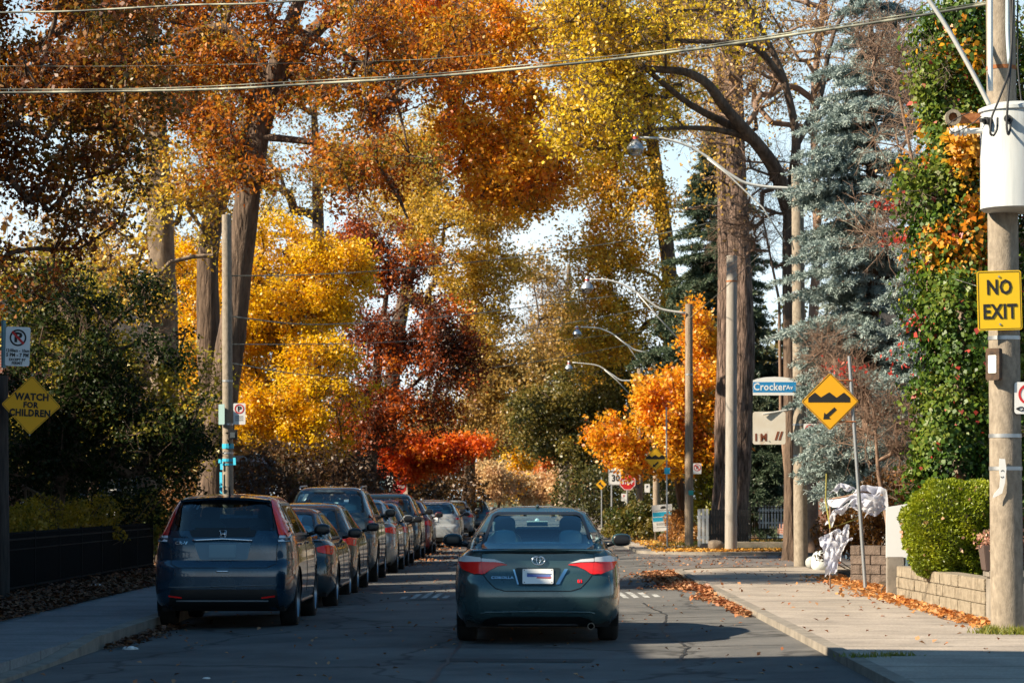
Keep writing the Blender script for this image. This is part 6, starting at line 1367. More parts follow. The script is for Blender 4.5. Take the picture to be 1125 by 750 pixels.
for (xa, ya, xb, yb) in ((912, 418, 936, 418), (912, 463, 940, 463)):
    p, q = at(xa, ya, HY + .03), at(xb, yb, HY + .03); mb.tube([p, q], .014, 6)
tag(mb.build('sign_bracket', M['rust']), 'pair of rusty arms tying the hump sign to its post', 'bracket')
sign('yellow NO EXIT sign on the transformer pole', 1098, 330, 28.18, .475, .635, 'yellow', 'rect', .028, 'black', texts=[('NO', .215, 0, .135, 'black', .78, .006), ('EXIT', .215, 0, -.125, 'black', .78, .006)], tilt=1.5, bw=.006, bin_=.012)
# street name sign: white plate, arched top, blue band
sh = [(-.45, -.19), (.45, -.19), (.45, .12), (.36, .155), (.2, .185), (0, .195), (-.2, .185), (-.36, .155), (-.45, .12)]
sign('blue and white street name sign reading Crocker Av', 851, 424, 54.75, .9, .38, 'white', sh, texts=[('Crocker', .215, -.10, -.02, 'white', .86, .004), ('Av', .13, .31, -.03, 'white', .9, .002)], glyphs=[('blue_band', [(-.445, -.13), (.445, -.13), (.445, .085), (-.445, .085)], 'blue', .003)], bolts=False)
rs = noisy('rust stained white enamel', (.62, .56, .46), (.40, .20, .09), 2.3, .7, c3=(.66, .62, .54), lo=.42, hi=.75)
t = sign('square cream sign streaked with rust, hanging below the street name sign', 845, 470, 54.75, .68, .68, rs, 'rect', .05, None, texts=[('I M', .20, -.17, -.20, mat('rust writing', (.16, .04, .015), .8), .9, .010), ("//", .22, .20, -.17, mat('rust writing2', (.18, .05, .02), .8), 1.1, .012)])
mb = MB(); p0, p1 = at(838, 455, 54.7), at(872, 449, 54.8); mb.tube([p0, p1], .020, 8); p0, p1 = at(866, 478, 54.8), at(880, 481, 54.8); mb.tube([p0, p1], .025, 8); mb.tube([at(874, 424, 54.8), at(880, 424, 54.9)], .03, 8); tag(mb.build('sign_bracket', M['arm']), 'grey arms holding the street name and rusty signs to the concrete pole', 'bracket')
sign('small scribbled white and red no stopping sign on the concrete lamp pole', 890, 475, 54.72, .27, .37, 'white', 'rect', .02, None, texts=[('P', .16, 0, .05, 'black', 1, .004)], glyphs=nopark(0, 0, .06, .11) + [('scribble', [(-.11, -.08), (.10, -.02), (.11, -.05), (-.09, -.12)], 'red', .0045), ('scribble', [(-.09, -.15), (.02, -.05), (.05, -.07), (-.05, -.17)], 'black', .0045)])
sign('white parking sign with a red ring at the right edge of the transformer pole', 1130, 437, 28.2, .30, .34, 'white', 'rect', .03, None, texts=[('P', .15, 0, .04, 'black', 1, .004), ('<>', .09, -.08, -.12, 'black', 1, .003)], glyphs=[('ring', p, 'red', .0045) for p in ringpoly(0, .04, .085, .11)])
t = thing('warning_beacon', 'narrow black framed box with a white face strapped to the transformer pole', 'sign', at(1092, 400, 28.2), R(-38))
mb = MB(); mb.prism(rrect(.16, .34, .02), -.035, .035); mb.build('box', noisy('grimy dark frame', (.03, .02, .015), (.12, .07, .04), 12, .8), t); mb = MB(); mb.prism(rrect(.095, .19, .01), -.042, -.037); mb.build('face', M['white'], t)
# paper skeleton foot: a curved white paper strip
t = thing('paper_strip', 'curled white paper cut-out stuck to the transformer pole at shrub height', 'poster', at(1101, 525, 28.2)); P = [(-.03, .21), (.03, .205), (.045, .10), (.03, -.05), (.0, -.16), (-.10, -.215), (-.09, -.17), (-.03, -.10), (-.02, 0), (-.035, .10)]
mb = MB(); mb.prism(P, -.004, .002); mb.build('paper', M['white'], t); mb = MB(); mb.prism(ringpoly(.005, .07, .010, .018, 8)[0], -.006, -.0045); mb.prism(ringpoly(.0, .02, .010, .018, 8)[1], -.006, -.0045); mb.build('marks', M['black'], t)
# left edge signs
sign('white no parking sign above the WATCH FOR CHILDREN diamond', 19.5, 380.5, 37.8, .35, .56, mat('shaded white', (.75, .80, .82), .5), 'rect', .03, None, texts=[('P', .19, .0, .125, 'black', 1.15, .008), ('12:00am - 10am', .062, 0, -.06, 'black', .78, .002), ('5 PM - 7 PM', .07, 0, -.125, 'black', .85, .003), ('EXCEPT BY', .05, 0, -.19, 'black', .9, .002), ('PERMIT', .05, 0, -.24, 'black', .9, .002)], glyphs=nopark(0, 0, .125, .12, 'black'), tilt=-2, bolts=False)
sign('yellow diamond sign reading WATCH FOR CHILDREN', 34, 445, 37.7, .60, .85, mat('sign yellow lifted from shade', (.95, .46, .01), .6), 'diamond', .03, 'black', texts=[('WATCH', .135, .01, .115, 'black', .92, .006), ('FOR', .115, -.005, .0, 'black', .92, .005), ('CHILDREN', .135, -.01, -.115, 'black', .86, .006)], tilt=-2.5, bw=.005, bin_=.012)  # orange raised in the base colour to make up for shade
mb = MB(); mb.tube([(at(4, 352, 37.85)), (at(4, 404, 37.85))], .035, 8); tag(mb.build('sign_tube', mat('teal tube', (.10, .22, .26), .5)), 'short blue grey tube standing beside the no parking sign', 'tube')
sign('small white no parking sign with a red ring on the slim left pole', 263, 454.5, 54.8, .25, .44, 'white', 'rect', .02, None, texts=[('P', .15, 0, .10, 'black', 1.1, .004)], glyphs=[('ring', p, 'red', .0045) for p in ringpoly(0, .105, .075, .10)] + [('worn_print', [(-.09, z), (.08, z + .004), (.08, z + .014), (-.09, z + .012)], 'black', .0045) for z in (-.06, -.10, -.14)], bolts=False)
sign('narrow grey sign seen edge on, left of the slim left pole', 243.5, 455, 54.8, .26, .42, mat('grey green sign back', (.20, .30, .30), .5), 'rect', .02, None, yaw=-55, bolts=False)
t = thing('meter_box', 'small dark box clamped on the slim left pole above the cyan tape', 'box', at(256, 477, 54.8)); mb = MB(); mb.box(-.09, .09, -.09, .05, -.10, .10); mb.build('case', M['black_plastic'], t, bevel=.01); mb = MB(); mb.box(-.05, .05, -.10, -.092, -.07, .04); mb.build('window', mat('smoked face', (.10, .12, .13), .2), t)
t = thing('tape_wrap', 'torn cyan tape and flyers wound round the slim left pole', 'tape', at(250.5, 500, 55)); rg = random.Random(4); CY = mat('cyan tape', (.03, .42, .62), .5)
mb = MB()
for (z, hh) in ((.19, .10), (-.10, .06), (-.19, .04)): mb.lathe([(.122, z - hh / 2), (.124, z + hh / 2)], 14, c=(0, 0, 0))
for (x, z0, z1) in ((-.13, -.8, -.35), (-.12, -.3, -.1), (-.16, -.16, -.08), (.15, -.2, -.05)): mb.add([(x - .03, -.10, z0), (x + .03, -.125, z0), (x + .02, -.125, z1), (x - .035, -.10, z1)], [(0, 1, 2, 3)])
mb.build('tape', CY, t)
# far signs, right side
post('thin steel post of the far hump sign', (at(733, 598, 74.1).x, 74.1, .11), tuple(at(732, 447, 74.1)), .022)
sign('small far yellow diamond hump sign in front of the orange maple', 720.5, 504, 74, .47, .66, mat('far amber', (.97, .52, .01), .5), 'diamond', .02, 'black', glyphs=hump(.83), bw=.008)
sign('cyan tag on the thin steel post below the far hump sign', 733, 517, 74, .16, .18, 'cyan', 'rect', .02, None, bolts=False)
pole('utility_pole', 'short grey wooden post between the far STOP sign and the small white tag', (at(703, 590, 100).x, 100, .11), tuple(at(703, 521, 100)), .13, .12, M['wood_pole'])
sign('red STOP sign on the right, in front of the black sign back', 689.5, 529.5, 99, .60, .60, 'red', 'oct', .0, 'white', texts=[('STOP', .22, 0, 0, 'white', .78, .008)], bw=.02, bin_=.012, bolts=False)
sign('white speed limit sign reading MAXIMUM 30 partly behind the STOP sign', 675.5, 523.5, 99.6, .48, .62, 'white', 'rect', .03, 'black', texts=[('MAXIMUM', .085, 0, .20, 'black', .9, .002), ('30', .34, .03, -.06, 'black', .85, .012)], bw=.01, bolts=False)
sign('black back of a sign right of the far STOP sign', 698, 529, 99.5, .30, .50, 'black', 'rect', .02, None, bolts=False)
sign('small white tag below the far STOP sign', 685.5, 546, 99, .20, .28, 'white', 'rect', .02, None, texts=[('P', .12, 0, .04, 'red', 1, .004)], bolts=False)
sign('small white tag on the short grey post', 711, 536, 99.5, .20, .32, 'white', 'rect', .02, None, texts=[('P', .13, 0, .05, 'black', 1, .004)], bolts=False)
post('steel post of the far STOP sign', (at(689, 590, 99.3).x, 99.3, .11), tuple(at(689, 520, 99.3)), .035)
post('steel post of the speed limit sign', (at(672, 590, 99.9).x, 99.9, .11), tuple(at(672, 514, 99.9)), .035)
sign('tiny orange diamond sign left of the speed limit sign', 660.5, 532, 120, .34, .48, 'amber', 'diamond', .02, None, glyphs=[('arrow', [(-.12, .06), (.0, .14), (-.02, .06), (.12, -.08), (.06, -.13), (-.06, .0), (-.12, -.02)], 'black', .0045)], bolts=False)
post('steel post of the tiny orange diamond sign', (at(661, 580, 120.1).x, 120.1, .11), tuple(at(661, 524, 120.1)), .03)
sign('small scribbled white sign on the weathered wooden pole', 766, 514.5, 74.3, .23, .30, 'white', 'rect', .02, None, texts=[('P', .13, 0, .03, 'black', 1, .004)], glyphs=nopark(0, 0, .03, .10), bolts=False)
sign('teal sticker on the weathered wooden pole', 759, 541, 74.34, .14, .14, mat('teal sticker', (.02, .35, .33), .5), 'rect', .02, None, bolts=False)
t = sign('tilted white and cyan notice board by the far pavement', 728, 568.5, 86, .66, .86, 'white', 'rect', .02, None, tilt=4, bolts=False, texts=[], glyphs=[('worn_print', [(-.22, z), (w2, z), (w2, z + .014), (-.22, z + .014)], 'black', .003) for z, w2 in ((.235, .26), (-.19, .12), (-.23, .20), (-.31, .10))] + [('cyan_band', [(-.32, .05), (.32, .05), (.32, .19), (-.32, .19)], 'cyan', .003), ('cyan_band', [(-.32, -.11), (.32, -.11), (.32, .02), (-.32, .02)], 'cyan', .003), ('roof_symbol', [(-.06, .33), (.0, .38), (.10, .38), (.14, .31), (.08, .29), (-.03, .29)], 'black', .003)])
mb = MB(); p = at(728, 568.5, 86.05)
for dx in (-.25, .25): mb.box(p.x + dx - .02, p.x + dx + .02, 86.03, 86.07, .11, p.z + .3)
tag(mb.build('board_stand', M['wood_pole']), 'two thin stakes behind the white and cyan notice board', 'stand')
# far signs, left side
post('steel post of the left STOP sign', (at(438, 590, 104).x, 104, .07), tuple(at(438, 524, 104)), .035)
sign('red STOP sign on a pale square board above the parked cars', 439, 535, 103.8, .62, .62, mat('pale board', (.60, .50, .42), .6), 'rect', .04, None, texts=[('STOP', .20, 0, .0, 'white', .80, .010)], glyphs=[('red_octagon', [(.285 * math.cos(R(22.5 + 45 * i)), .285 * math.sin(R(22.5 + 45 * i))) for i in range(8)], 'red', .003)], bolts=False)
sign('small grey white sign on the tilted post left of the left STOP sign', 427.5, 528.5, 90, .22, .36, 'white', 'rect', .02, None, texts=[('P', .14, 0, .06, 'black', 1, .004)], tilt=-6, bolts=False)
sign('small slate blue sign beside the grey white sign', 420, 533, 92, .22, .30, mat('slate', (.12, .20, .22), .5), 'rect', .02, None, bolts=False)
post('thin tilted post left of the left STOP sign', (at(424, 590, 90.2).x, 90.2, .07), tuple(at(430, 519, 90.2)), .03)
# ------------------------------------------------------------------ fences and walls
def iron_fence(label, x0, y0, x1, y1, z0, h, group=None, sp=.12, post_every=2.2, spike=True, mat_=None, r=.009):
    L = math.hypot(x1 - x0, y1 - y0); t = thing('iron_fence', label, 'fence', (x0, y0, z0), math.atan2(y1 - y0, x1 - x0), group); m = mat_ or M['black_iron']
    k = max(1, round(L / post_every)); w_ = L / k
    for i in range(k + 1):
        q = MB(); q.box(i * w_ - .02, i * w_ + .02, -.02, .02, -.05, h + .05); q.lathe([(.001, .03), (.028, .01), (.03, -.01), (.001, -.03)], 10, c=(i * w_, 0, h + .075)); q.build('post', m, t)
    for i in range(k):
        q = MB(); q.box(i * w_ + .02, (i + 1) * w_ - .02, -.012, .012, h - .05, h - .02); q.box(i * w_ + .02, (i + 1) * w_ - .02, -.012, .012, .08, .11); q.box(i * w_ + .02, (i + 1) * w_ - .02, -.012, .012, h - .20, h - .18)
        n = int(w_ / sp)
        for j in range(1, n):
            x = i * w_ + w_ * j / n; q.tube([(x, 0, .02), (x, 0, h + (.04 if spike else -.03))], r, 5)
            if spike: q.lathe([(r, 0), (.016, .015), (.001, .06)], 5, c=(x, 0, h + .03))
        q.build('panel', m, t)
    return t
iron_fence('long low black iron fence along the left pavement', -7.85, 33, -7.85, 54.5, .085, .86, sp=.075)
iron_fence('small black iron fence on the low concrete wall before the huge trunk', at(824, 0, 72.3).x, 72.3, at(877, 0, 72.3).x, 72.35, .33, .98, sp=.13, post_every=1.3)
def board_panel(name, label, cat, px0, px1, py0, py1, Y, m, n, th=.03, gap=.012, pointed=False):
    a, b_ = at(px0, py1, Y), at(px1, py0, Y); t = thing(name, label, cat, (a.x, Y, a.z)); W = b_.x - a.x; H = b_.z - a.z; q = MB(); w_ = W / n
    for i in range(n):
        x0, x1 = i * w_ + gap / 2, (i + 1) * w_ - gap / 2
        if pointed: q.prism([(x0, 0), (x1, 0), (x1, H * .93), ((x0 + x1) / 2, H), (x0, H * .93)], 0, th)
        else: q.box(x0, x1, 0, th, 0, H + .01 * math.sin(i * 7))
    q.build('boards', m, t); q = MB(); q.box(0, W, th + .002, th + .04, H * .2, H * .28); q.box(0, W, th + .002, th + .04, H * .75, H * .83); q.build('rail', m, t); return t
board_panel('board_gate', 'narrow black slatted gate left of the pale smooth pole', 'gate', 779, 799, 560, 597, 73.2, M['black_plastic'], 7)
board_panel('board_gate', 'black slatted panel between the pale smooth pole and the huge trunk', 'gate', 812, 823, 560, 597, 73.0, M['black_plastic'], 4)
board_panel('picket_fence', 'white picket fence glimpsed behind the small iron fence', 'fence', 833, 870, 555, 580, 80.5, M['white'], 11, pointed=True, gap=.05)
board_panel('picket_fence', 'short run of white boards beside the weathered wooden pole', 'fence', 766, 779, 559, 600, 73.6, M['white'], 3, gap=.03)
x0 = at(806, 0, 72).x; t = MB(); t.box(x0, 7.3, 71.95, 72.6, -.2, .33); tag(t.build('low_wall', noisy('pale low wall', (.40, .33, .24), (.52, .44, .33), 3, .9, .4, 40)), 'low pale concrete wall carrying the small iron fence', 'wall')
# tree pit edge stones by the pale pole
rg = random.Random(9)
def rock(label, c, r, m, seed, flat=.7, cat='stone', name='garden_stone', group=None):
    rng = random.Random(seed); mb = MB(); ellip(mb, (0, 0, 0), (r, r * .85, r * flat), 14, 9, p=2.6); mb.v = [tuple(Vector(v) * (1 + .09 * math.sin(v[0] * 2.4 / r + seed) + .06 * math.sin(v[2] * 3 / r + seed * 2) + rng.uniform(-.006, .006))) for v in mb.v]
    o = mb.build(name, m, None, smooth=True); o.location = (c[0], c[1], c[2] + r * flat * .85); return tag(o, label, cat, group)
RM = noisy('stone', (.13, .10, .075), (.25, .20, .15), 5, .9, .6, 30); WM = noisy('white stone', (.55, .60, .60), (.72, .76, .74), 4, .8, .3, 20)
rock('brown weathered stump like stone left of the pale pole foot', (at(787, 0, 71.0).x, 71.0, .11), .22, RM, 3)
rock('small brown stone beside the weathered wooden pole foot', (at(775, 0, 71.6).x, 71.6, .11), .16, RM, 5)
rock('grey stone right against the foot of the concrete lamp pole', (at(892, 0, 53.6).x, 53.6, .11), .14, noisy('grey stone', (.33, .35, .33), (.45, .46, .44), 5, .9, .5, 20), 7, .95)
rock('big whitish rounded lump beside the ghost decoration', (at(903, 0, 52.5).x, 52.5, .11), .23, WM, 8, .9)
# block walls on the right
def block_wall(label, p0, p1, z0, rows, bh, bl_, th, m, seed=1, name='block_wall', cap=None):
    p0, p1 = Vector(p0), Vector(p1); L = (p1 - p0).length; t = thing(name, label, 'wall', (p0.x, p0.y, z0), math.atan2(p1.y - p0.y, p1.x - p0.x)); rg = random.Random(seed); q = MB()
    for r_ in range(rows):
        x = -(r_ % 2) * bl_ / 2
        while x < L:
            a, b_ = max(0, x) + .004, min(L, x + bl_) - .004; x += bl_
            if b_ - a < .05: continue
            pr = rg.uniform(0, .018); q.box(a, b_, -pr, th, r_ * bh + .003, (r_ + 1) * bh - .003)
    q.build('blocks', m, t, bevel=.008); q = MB(); q.box(.01, L - .01, .03, th - .02, 0, rows * bh - .01); q.build('core', M['block_dark'], t)
    if cap: q = MB(); q.box(-.01, L + .01, -.03, th + .03, rows * bh + .002, rows * bh + cap); q.build('cap', m, t, bevel=.006)
    return t
block_wall('tan block retaining wall below the clipped round shrub', (5.19, 37.6, 0), (5.42, 31.6, 0), .11, 3, .155, .40, .28, M['block'], 1)
block_wall('dark weathered block wall behind the leaning steel post', (at(934, 0, 44).x, 44.0, 0), (at(985, 0, 44).x, 43.6, 0), .11, 4, .16, .36, .3, M['block_dark'], 2)
MB_ = MB(); MB_.box(5.06, 5.30, 37.62, 37.80, .0, .70); tag(MB_.build('concrete_post', M['kerb'], bevel=.01), 'squat concrete post at the left end of the tan block wall', 'post')
mb = MB(); mb.box(5.42, 6.9, 31.2, 31.55, 0, .60); mb.box(5.39, 6.92, 31.16, 31.59, .602, .68)
tag(mb.build('low_wall', M['kerb'], bevel=.012), 'pale concrete garden wall right behind the transformer pole', 'wall')
p0 = at(973.5, 612, 38.3); t = thing('white_board', 'blank white board standing left of the clipped round shrub', 'board', (p0.x, 38.3, .3)); W = .62; z0 = p0.z - .3; z1 = at(0, 557, 38.3).z - .3
mb = MB(); mb.add([(0, 0, z0), (W, 0, z0), (W, 0, z1 + .10), (0, 0, z1), (0, .03, z0), (W, .03, z0), (W, .03, z1 + .10), (0, .03, z1)], [(0, 1, 2, 3), (7, 6, 5, 4), (0, 3, 7, 4), (1, 5, 6, 2), (3, 2, 6, 7), (0, 4, 5, 1)]); mb.build('panel', mat('bright white board', (.80, .80, .78), .6), t)
for x in (.02, W - .06): q = MB(); q.box(x, x + .04, .034, .07, -.2, z1 - .05); q.build('leg', M['white'], t)
t = thing('planter', 'rusty brown planter with faded pinkish flowers on the wall beside the transformer pole', 'planter', (at(1094, 0, 31.38).x + .03, 31.38, .68)); mb = MB(); z = .30
mb.add([(-.17, -.17, 0), (.17, -.17, 0), (.17, .17, 0), (-.17, .17, 0), (-.21, -.21, z), (.21, -.21, z), (.21, .21, z), (-.21, .21, z)], [(0, 1, 5, 4), (1, 2, 6, 5), (2, 3, 7, 6), (3, 0, 4, 7), (0, 3, 2, 1), (4, 5, 6, 7)]); mb.build('pot', mat('pot brown', (.09, .06, .05), .7), t, bevel=.01)
rng = rng_(5); c = rng.normal(size=(500, 3)) * np.array([.12, .12, .06]) + np.array([0, 0, z + .06]); V, Q = leaf_quads(c, .05, rng, up=.6); np_mesh('flowers', V, Q, LM('faded flowers', [(.45, .18, .12), (.60, .34, .24), (.30, .22, .10)]), t, rng.uniform(0, 1, 500))
# ------------------------------------------------------------------ ghost decorations: torn cloth over a wire figure
GC = leafmat('ghost gauze', [(.66, .70, .86), (.80, .82, .90), (.84, .85, .88)], trans=.45, patch=.9, pscale=4, gloss=0)
def gauze(t, pts, wd, seed, n=20, hang=.0):
    rg = np.random.default_rng(seed); fx = [pchip(range(len(pts)), [p[k] for p in pts]) for k in range(3)]; ts = np.linspace(0, len(pts) - 1, n * 2); V = []; m_ = 6
    for i, q in enumerate(ts):
        c = np.array([float(f(q)) for f in fx]); ph = rg.uniform(0, .6)
        for j in range(m_):
            u = j / (m_ - 1) - .5; V.append(c + np.array([u * wd * .8, .014 * math.sin(j * 1.9 + i * .2) + .02 * math.sin(i * .35), -abs(u) * wd * .7 + u * wd * .4 * math.sin(i * .25 + seed) ]) + rg.normal(size=3) * .002)
    Q = []; N = len(ts)
    for i in range(N - 1):
        for j in range(m_ - 1):
            if rg.random() < .03: continue
            Q.append((i * m_ + j, i * m_ + j + 1, (i + 1) * m_ + j + 1, (i + 1) * m_ + j))
    return np.array(V), np.array(Q)
def ghost(label, strips, o, seed):
    t = thing('ghost_decoration', label, 'decoration', o, 0, 'halloween ghosts in the garden'); V = []; Q = []; b_ = 0
    for i, (pts, wd) in enumerate(strips):
        p = [at(x, y, Y) - Vector(o) for x, y, Y in pts]; v, q = gauze(t, p, wd, seed + i); V.append(v); Q.append(q + b_); b_ += len(v)
    np_mesh('cloth', np.concatenate(V), np.concatenate(Q), GC, t, smooth=True)
    mb = MB(); p = [at(x, y, Y + .06) - Vector(o) for x, y, Y in strips[0][0]]; mb.tube(p, .018, 6); mb.tube([p[0], Vector((p[0].x, p[0].y, -.0))], .015, 6); mb.build('stick_frame', M['twig'], t)
    return t
G = 42.6
ghost('flying ghost of torn pale blue gauze stretched behind the steel post', [([(912, 548, G), (930, 545, G - .2), (948, 540, G - .3), (968, 545, G - .2)], .30), ([(915, 538, G), (925, 530, G), (938, 536, G)], .16), ([(938, 540, G), (950, 532, G - .3), (966, 534, G - .3), (969, 550, G - .3)], .26), ([(946, 550, G - .2), (956, 560, G - .2), (966, 558, G - .2), (968, 546, G - .2)], .20), ([(918, 562, G), (930, 555, G - .2), (944, 556, G - .2)], .14), ([(910, 575, G), (916, 562, G), (924, 555, G)], .14), ([(950, 545, G - .4), (958, 552, G - .4), (955, 562, G - .4)], .2), ([(932, 552, G - .3), (942, 546, G - .3), (952, 548, G - .3)], .22)], (at(940, 0, G).x, G, .11), 200)
ghost('standing ghost of hanging pale blue gauze rags beside the white lump', [([(912, 585, G - 1), (914, 600, G - 1), (913, 625, G - 1)], .24), ([(904, 588, G - 1), (908, 600, G - 1), (910, 618, G - 1)], .16), ([(920, 580, G - 1), (922, 595, G - 1), (920, 612, G - 1)], .13), ([(930, 575, G - 1), (928, 590, G - 1), (922, 602, G - 1)], .12), ([(906, 592, G - 1), (913, 584, G - 1), (922, 580, G - 1)], .12), ([(915, 598, G - 1.1), (917, 612, G - 1.1), (914, 628, G - 1.1)], .12), ([(924, 600, G - 1.1), (932, 592, G - 1.1), (935, 590, G - 1.1)], .07)], (at(914, 0, G - 1).x, G - 1, .12), 300)
mb = MB(); mb.tube([at(908, 520, G), at(907, 550, G), at(912, 580, G - .5), at(935, 572, G), at(945, 568, G)], .014, 6); tag(mb.build('garden_hose', mat('olive hose', (.25, .22, .04), .5)), 'thin olive hoop of hose among the ghost rags', 'hose')
# ------------------------------------------------------------------ hedge and shrubs behind the left fence
leafy_bush('hedge', 'yellow brown leaved hedge behind the long black iron fence', [at_ for at_ in [(*tp(50, 572, 47.5), .9, .5, .42), (*tp(88, 568, 51), .9, .5, .42), (*tp(125, 566, 55), .8, .5, .42), (*tp(15, 578, 45), .8, .5, .4), (*tp(70, 585, 49.5), 1.2, .4, .35)]], LM('hedge leaves', C_HEDGE), 11000, .065, 111, base=.085, cat='hedge')
leafy_bush('green_shrub', 'bright green rounded shrub at the far end of the iron fence', [(*tp(155, 568, 58.5), .6, .5, .7), (*tp(150, 588, 58.5), .7, .5, .5)], LM('shrub green', [(.04, .07, .01), (.10, .15, .02), (.25, .25, .03), (.16, .14, .02)]), 7000, .07, 112, base=.085)
leafy_bush('rust_shrub', 'rusty leaved thin shrub behind the rear corner of the navy SUV', [(*tp(185, 566, 61), .6, .5, .7), (*tp(215, 540, 63), .8, .5, .8), (*tp(240, 560, 64), .7, .5, .6)], LM('rust twig', [(.08, .03, .01), (.22, .08, .02), (.30, .16, .03), (.12, .10, .02)]), 5000, .08, 113, base=.085)
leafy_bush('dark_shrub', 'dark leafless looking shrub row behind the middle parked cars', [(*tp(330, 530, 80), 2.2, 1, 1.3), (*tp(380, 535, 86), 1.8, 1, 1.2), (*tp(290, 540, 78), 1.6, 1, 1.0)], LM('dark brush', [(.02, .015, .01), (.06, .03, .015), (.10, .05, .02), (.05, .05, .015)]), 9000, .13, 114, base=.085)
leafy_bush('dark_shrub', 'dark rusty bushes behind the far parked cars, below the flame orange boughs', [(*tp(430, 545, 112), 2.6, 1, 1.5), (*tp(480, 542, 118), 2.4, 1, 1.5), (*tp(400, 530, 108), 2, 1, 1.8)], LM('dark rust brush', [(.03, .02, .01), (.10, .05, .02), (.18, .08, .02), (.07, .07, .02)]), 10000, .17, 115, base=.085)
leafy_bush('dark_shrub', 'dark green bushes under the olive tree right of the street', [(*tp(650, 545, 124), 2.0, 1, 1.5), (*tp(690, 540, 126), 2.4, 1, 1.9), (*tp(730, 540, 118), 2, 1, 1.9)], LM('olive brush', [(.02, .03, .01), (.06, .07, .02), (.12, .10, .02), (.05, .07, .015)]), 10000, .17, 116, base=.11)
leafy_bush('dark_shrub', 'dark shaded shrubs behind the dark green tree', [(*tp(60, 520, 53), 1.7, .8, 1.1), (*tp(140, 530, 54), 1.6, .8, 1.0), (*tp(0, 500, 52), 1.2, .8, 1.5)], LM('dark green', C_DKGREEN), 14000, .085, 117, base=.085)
# wooden steps rail glimpsed behind the hedge
mb = MB(); a, b_ = at(28, 535, 50), at(62, 552, 50)
for k in range(2): mb.tube([a + Vector((0, 0, -.28 * k)), b_ + Vector((0, 0, -.28 * k))], .03, 6)
for k in range(5): p = a + (b_ - a) * k / 4; mb.box(p.x - .02, p.x + .02, p.y - .02, p.y + .02, .1, p.z)
tag(mb.build('stair_rail', M['bark_grey']), 'sloping wooden stair rail half hidden behind the hedge', 'railing')
# ------------------------------------------------------------------ fallen leaves
def litter(label, gen, n, leafm, seed, size=.075, zf=lambda x, y: 0, pile=.02):
    rng = rng_(seed); xy = gen(rng, n); z = np.array([zf(a, b_) for a, b_ in xy]) + rng.random(n) ** 2 * pile + .008; c = np.concatenate([xy, z[:, None]], 1)
    V, Q = leaf_quads(c, size, rng, up=3.0, droop=0, fold=.35); o = np_mesh('fallen_leaves', V, Q, leafm, None, rng.uniform(0, 1, n)); tag(o, label, 'leaves', kind='stuff'); return o
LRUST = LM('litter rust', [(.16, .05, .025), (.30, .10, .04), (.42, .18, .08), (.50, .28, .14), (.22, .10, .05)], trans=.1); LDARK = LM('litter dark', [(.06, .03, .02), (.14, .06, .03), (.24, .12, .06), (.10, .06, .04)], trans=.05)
def gutter(rng, n):
    y = 33 + 19.5 * rng.random(n) ** .75; s_ = .06 + .22 * np.clip((y - 36) / 10, 0, 1) * (1 + .4 * np.sin(y * 2.3)); x = XR - .05 - np.abs(rng.normal(size=n)) * s_
    c = (y > 51.9); x = np.where(c, x + (y - 51.9) * .15, x); return np.stack([x, y], 1)
litter('thick line of rust coloured leaves in the right gutter', gutter, 5200, LRUST, 1, .085, pile=.06, zf=lambda x, y: road_h(x, y))
def wallfoot(rng, n):
    y = rng.uniform(29, 47, n); x = 5.15 - np.abs(rng.normal(size=n)) * np.where(y > 38, .30, .14) + np.where(y > 38.5, .35, 0); return np.stack([x, y], 1)
litter('orange brown leaves blown against the foot of the block walls', wallfoot, 2600, LM('litter orange', [(.40, .12, .03), (.60, .22, .05), (.65, .35, .14), (.30, .12, .06)], trans=.2), 2, .085, zf=lambda x, y: .11, pile=.06)
litter('scattered single leaves on the sunny pavement', lambda r, n: np.stack([r.uniform(2.9, 5.2, n), r.uniform(24, 53, n)], 1), 110, LRUST, 3, .07, zf=lambda x, y: .115, pile=.02)
litter('scattered single leaves on the road', lambda r, n: np.stack([r.uniform(-4.5, 2.7, n), r.uniform(22, 100, n)], 1), 900, LRUST, 4, .06, zf=lambda x, y: road_h(x, y) + .002, pile=.02)
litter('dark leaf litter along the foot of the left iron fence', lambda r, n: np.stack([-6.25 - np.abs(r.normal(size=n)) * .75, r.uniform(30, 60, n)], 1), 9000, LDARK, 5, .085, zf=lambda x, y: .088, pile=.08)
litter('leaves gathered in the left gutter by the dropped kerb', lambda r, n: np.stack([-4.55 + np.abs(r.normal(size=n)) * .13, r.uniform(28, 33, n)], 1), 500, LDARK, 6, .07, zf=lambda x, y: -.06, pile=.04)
litter('golden leaves strewn along the far side street kerb', lambda r, n: np.concatenate([np.stack([r.uniform(3.4, 7.4, n // 2), 69.6 + np.abs(r.normal(size=n // 2)) * 1.1], 1), np.stack([r.uniform(3.2, 5.2, n - n // 2), r.uniform(69, 95, n - n // 2)], 1)]), 3500, LM('litter gold', [(.45, .18, .04), (.65, .32, .05), (.60, .40, .12)], trans=.15), 7, .10, zf=lambda x, y: .115, pile=.05)
litter('leaves scattered over the side street', lambda r, n: np.stack([r.uniform(2.4, 7.5, n), r.uniform(55, 68, n)], 1), 300, LRUST, 8, .08, zf=lambda x, y: .052, pile=.02)
litter('fallen leaves lying over the lawn behind the small iron fence', lambda r, n: np.stack([r.uniform(5, 9, n), r.uniform(73, 84, n)], 1), 2500, LM('litter gold', []), 9, .10, zf=lambda x, y: .185, pile=.06)
litter('brown leaves between the parked cars at the left kerb', lambda r, n: np.stack([-3.2 + r.normal(size=n) * .8, r.uniform(60, 108, n)], 1), 2200, LRUST, 10, .09, zf=lambda x, y: -.03, pile=.04)
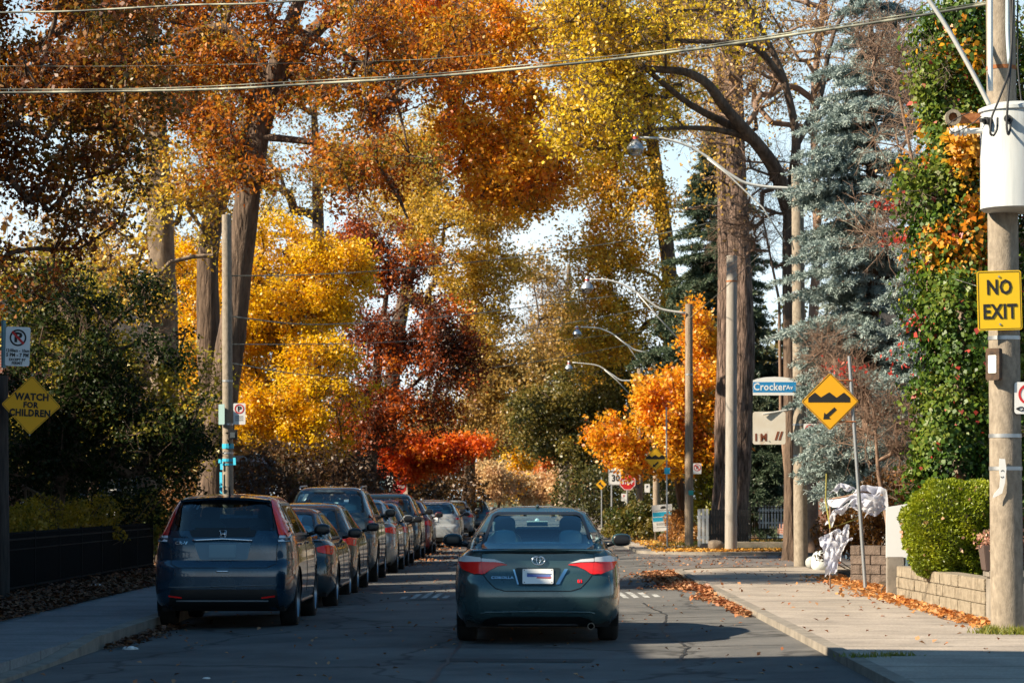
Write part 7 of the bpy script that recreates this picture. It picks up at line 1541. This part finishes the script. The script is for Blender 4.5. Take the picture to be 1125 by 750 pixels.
# grass tufts
def tufts(label, spots, n, h, seed, name='grass'):
    rng = rng_(seed); c = []
    for (x, y, z, rx, ry) in spots: c.append(np.stack([x + rng.normal(size=n) * rx, y + rng.normal(size=n) * ry, np.full(n, z)], 1))
    c = np.concatenate(c); m_ = len(c); d = unit(rng.normal(size=(m_, 3)) * .45 + np.array([0, 0, 1])); L = h * rng.uniform(.4, 1.2, (m_, 1)); s_ = unit(np.cross(d, rng.normal(size=(m_, 3)))) * .006
    V = np.stack([c - s_, c + s_, c + d * L * .6 + s_ * .7 + np.array([0, 0, 0]), c + d * L], 1).reshape(-1, 3)
    o = np_mesh(name, V, np.arange(4 * m_).reshape(-1, 4), LM('grass blades', [(.08, .12, .01), (.16, .20, .02), (.28, .26, .05)]), None, rng.uniform(0, 1, m_)); tag(o, label, 'grass', kind='stuff')
tufts('tuft of green grass at the foot of the transformer pole', [(5.05, 27.9, .11, .16, .10), (4.85, 28.0, .11, .06, .08), (5.25, 27.8, .11, .10, .1)], 330, .10, 1)
tufts('small weeds in the near right kerb joint', [(2.95, 23.6, .125, .10, .06), (3.3, 24.0, .11, .10, .02)], 120, .05, 2)
tufts('ragged grass on the lawn behind the small iron fence', [(6.2, 75, .18, .9, 1.2), (5.8, 77, .18, .9, 1.2), (7.2, 76, .18, .9, 1.2)], 2600, .12, 3)
# litter of paper on the left pavement edge
def paper(label, px, py, s, seed, z):
    Y = (EYE - z) * F / (py - VY); rg = random.Random(seed); x = (px - VX) * Y / F; bm = bmesh.new(); bmesh.ops.create_icosphere(bm, subdivisions=3, radius=s)
    for v in bm.verts: v.co = Vector((v.co.x * 1.3, v.co.y, abs(v.co.z) * .55)) * (1 + .28 * math.sin(v.co.x * 60 + seed) * math.sin(v.co.y * 47) + rg.uniform(-.12, .12))
    me = bpy.data.meshes.new('paper_scrap'); bm.to_mesh(me); bm.free(); me.materials.append(M['white']); o = bpy.data.objects.new('paper_scrap', me); COL.objects.link(o); o.location = (x, Y, z); tag(o, label, 'litter', 'paper scraps on the left pavement')
paper('crumpled white paper beside the iron fence, the largest of the scraps', 107, 645, .10, 1, .085)
paper('flat white scrap between the largest paper and the navy SUV', 149, 640, .08, 2, .07)
paper('small grey white scrap left of the largest paper', 62, 655, .06, 3, .085)
paper('white scrap lying in the gutter behind the navy SUV', 143, 713, .06, 4, -.065)
paper('tiny white scrap alone on the near road', 227, 745, .025, 5, -.02)
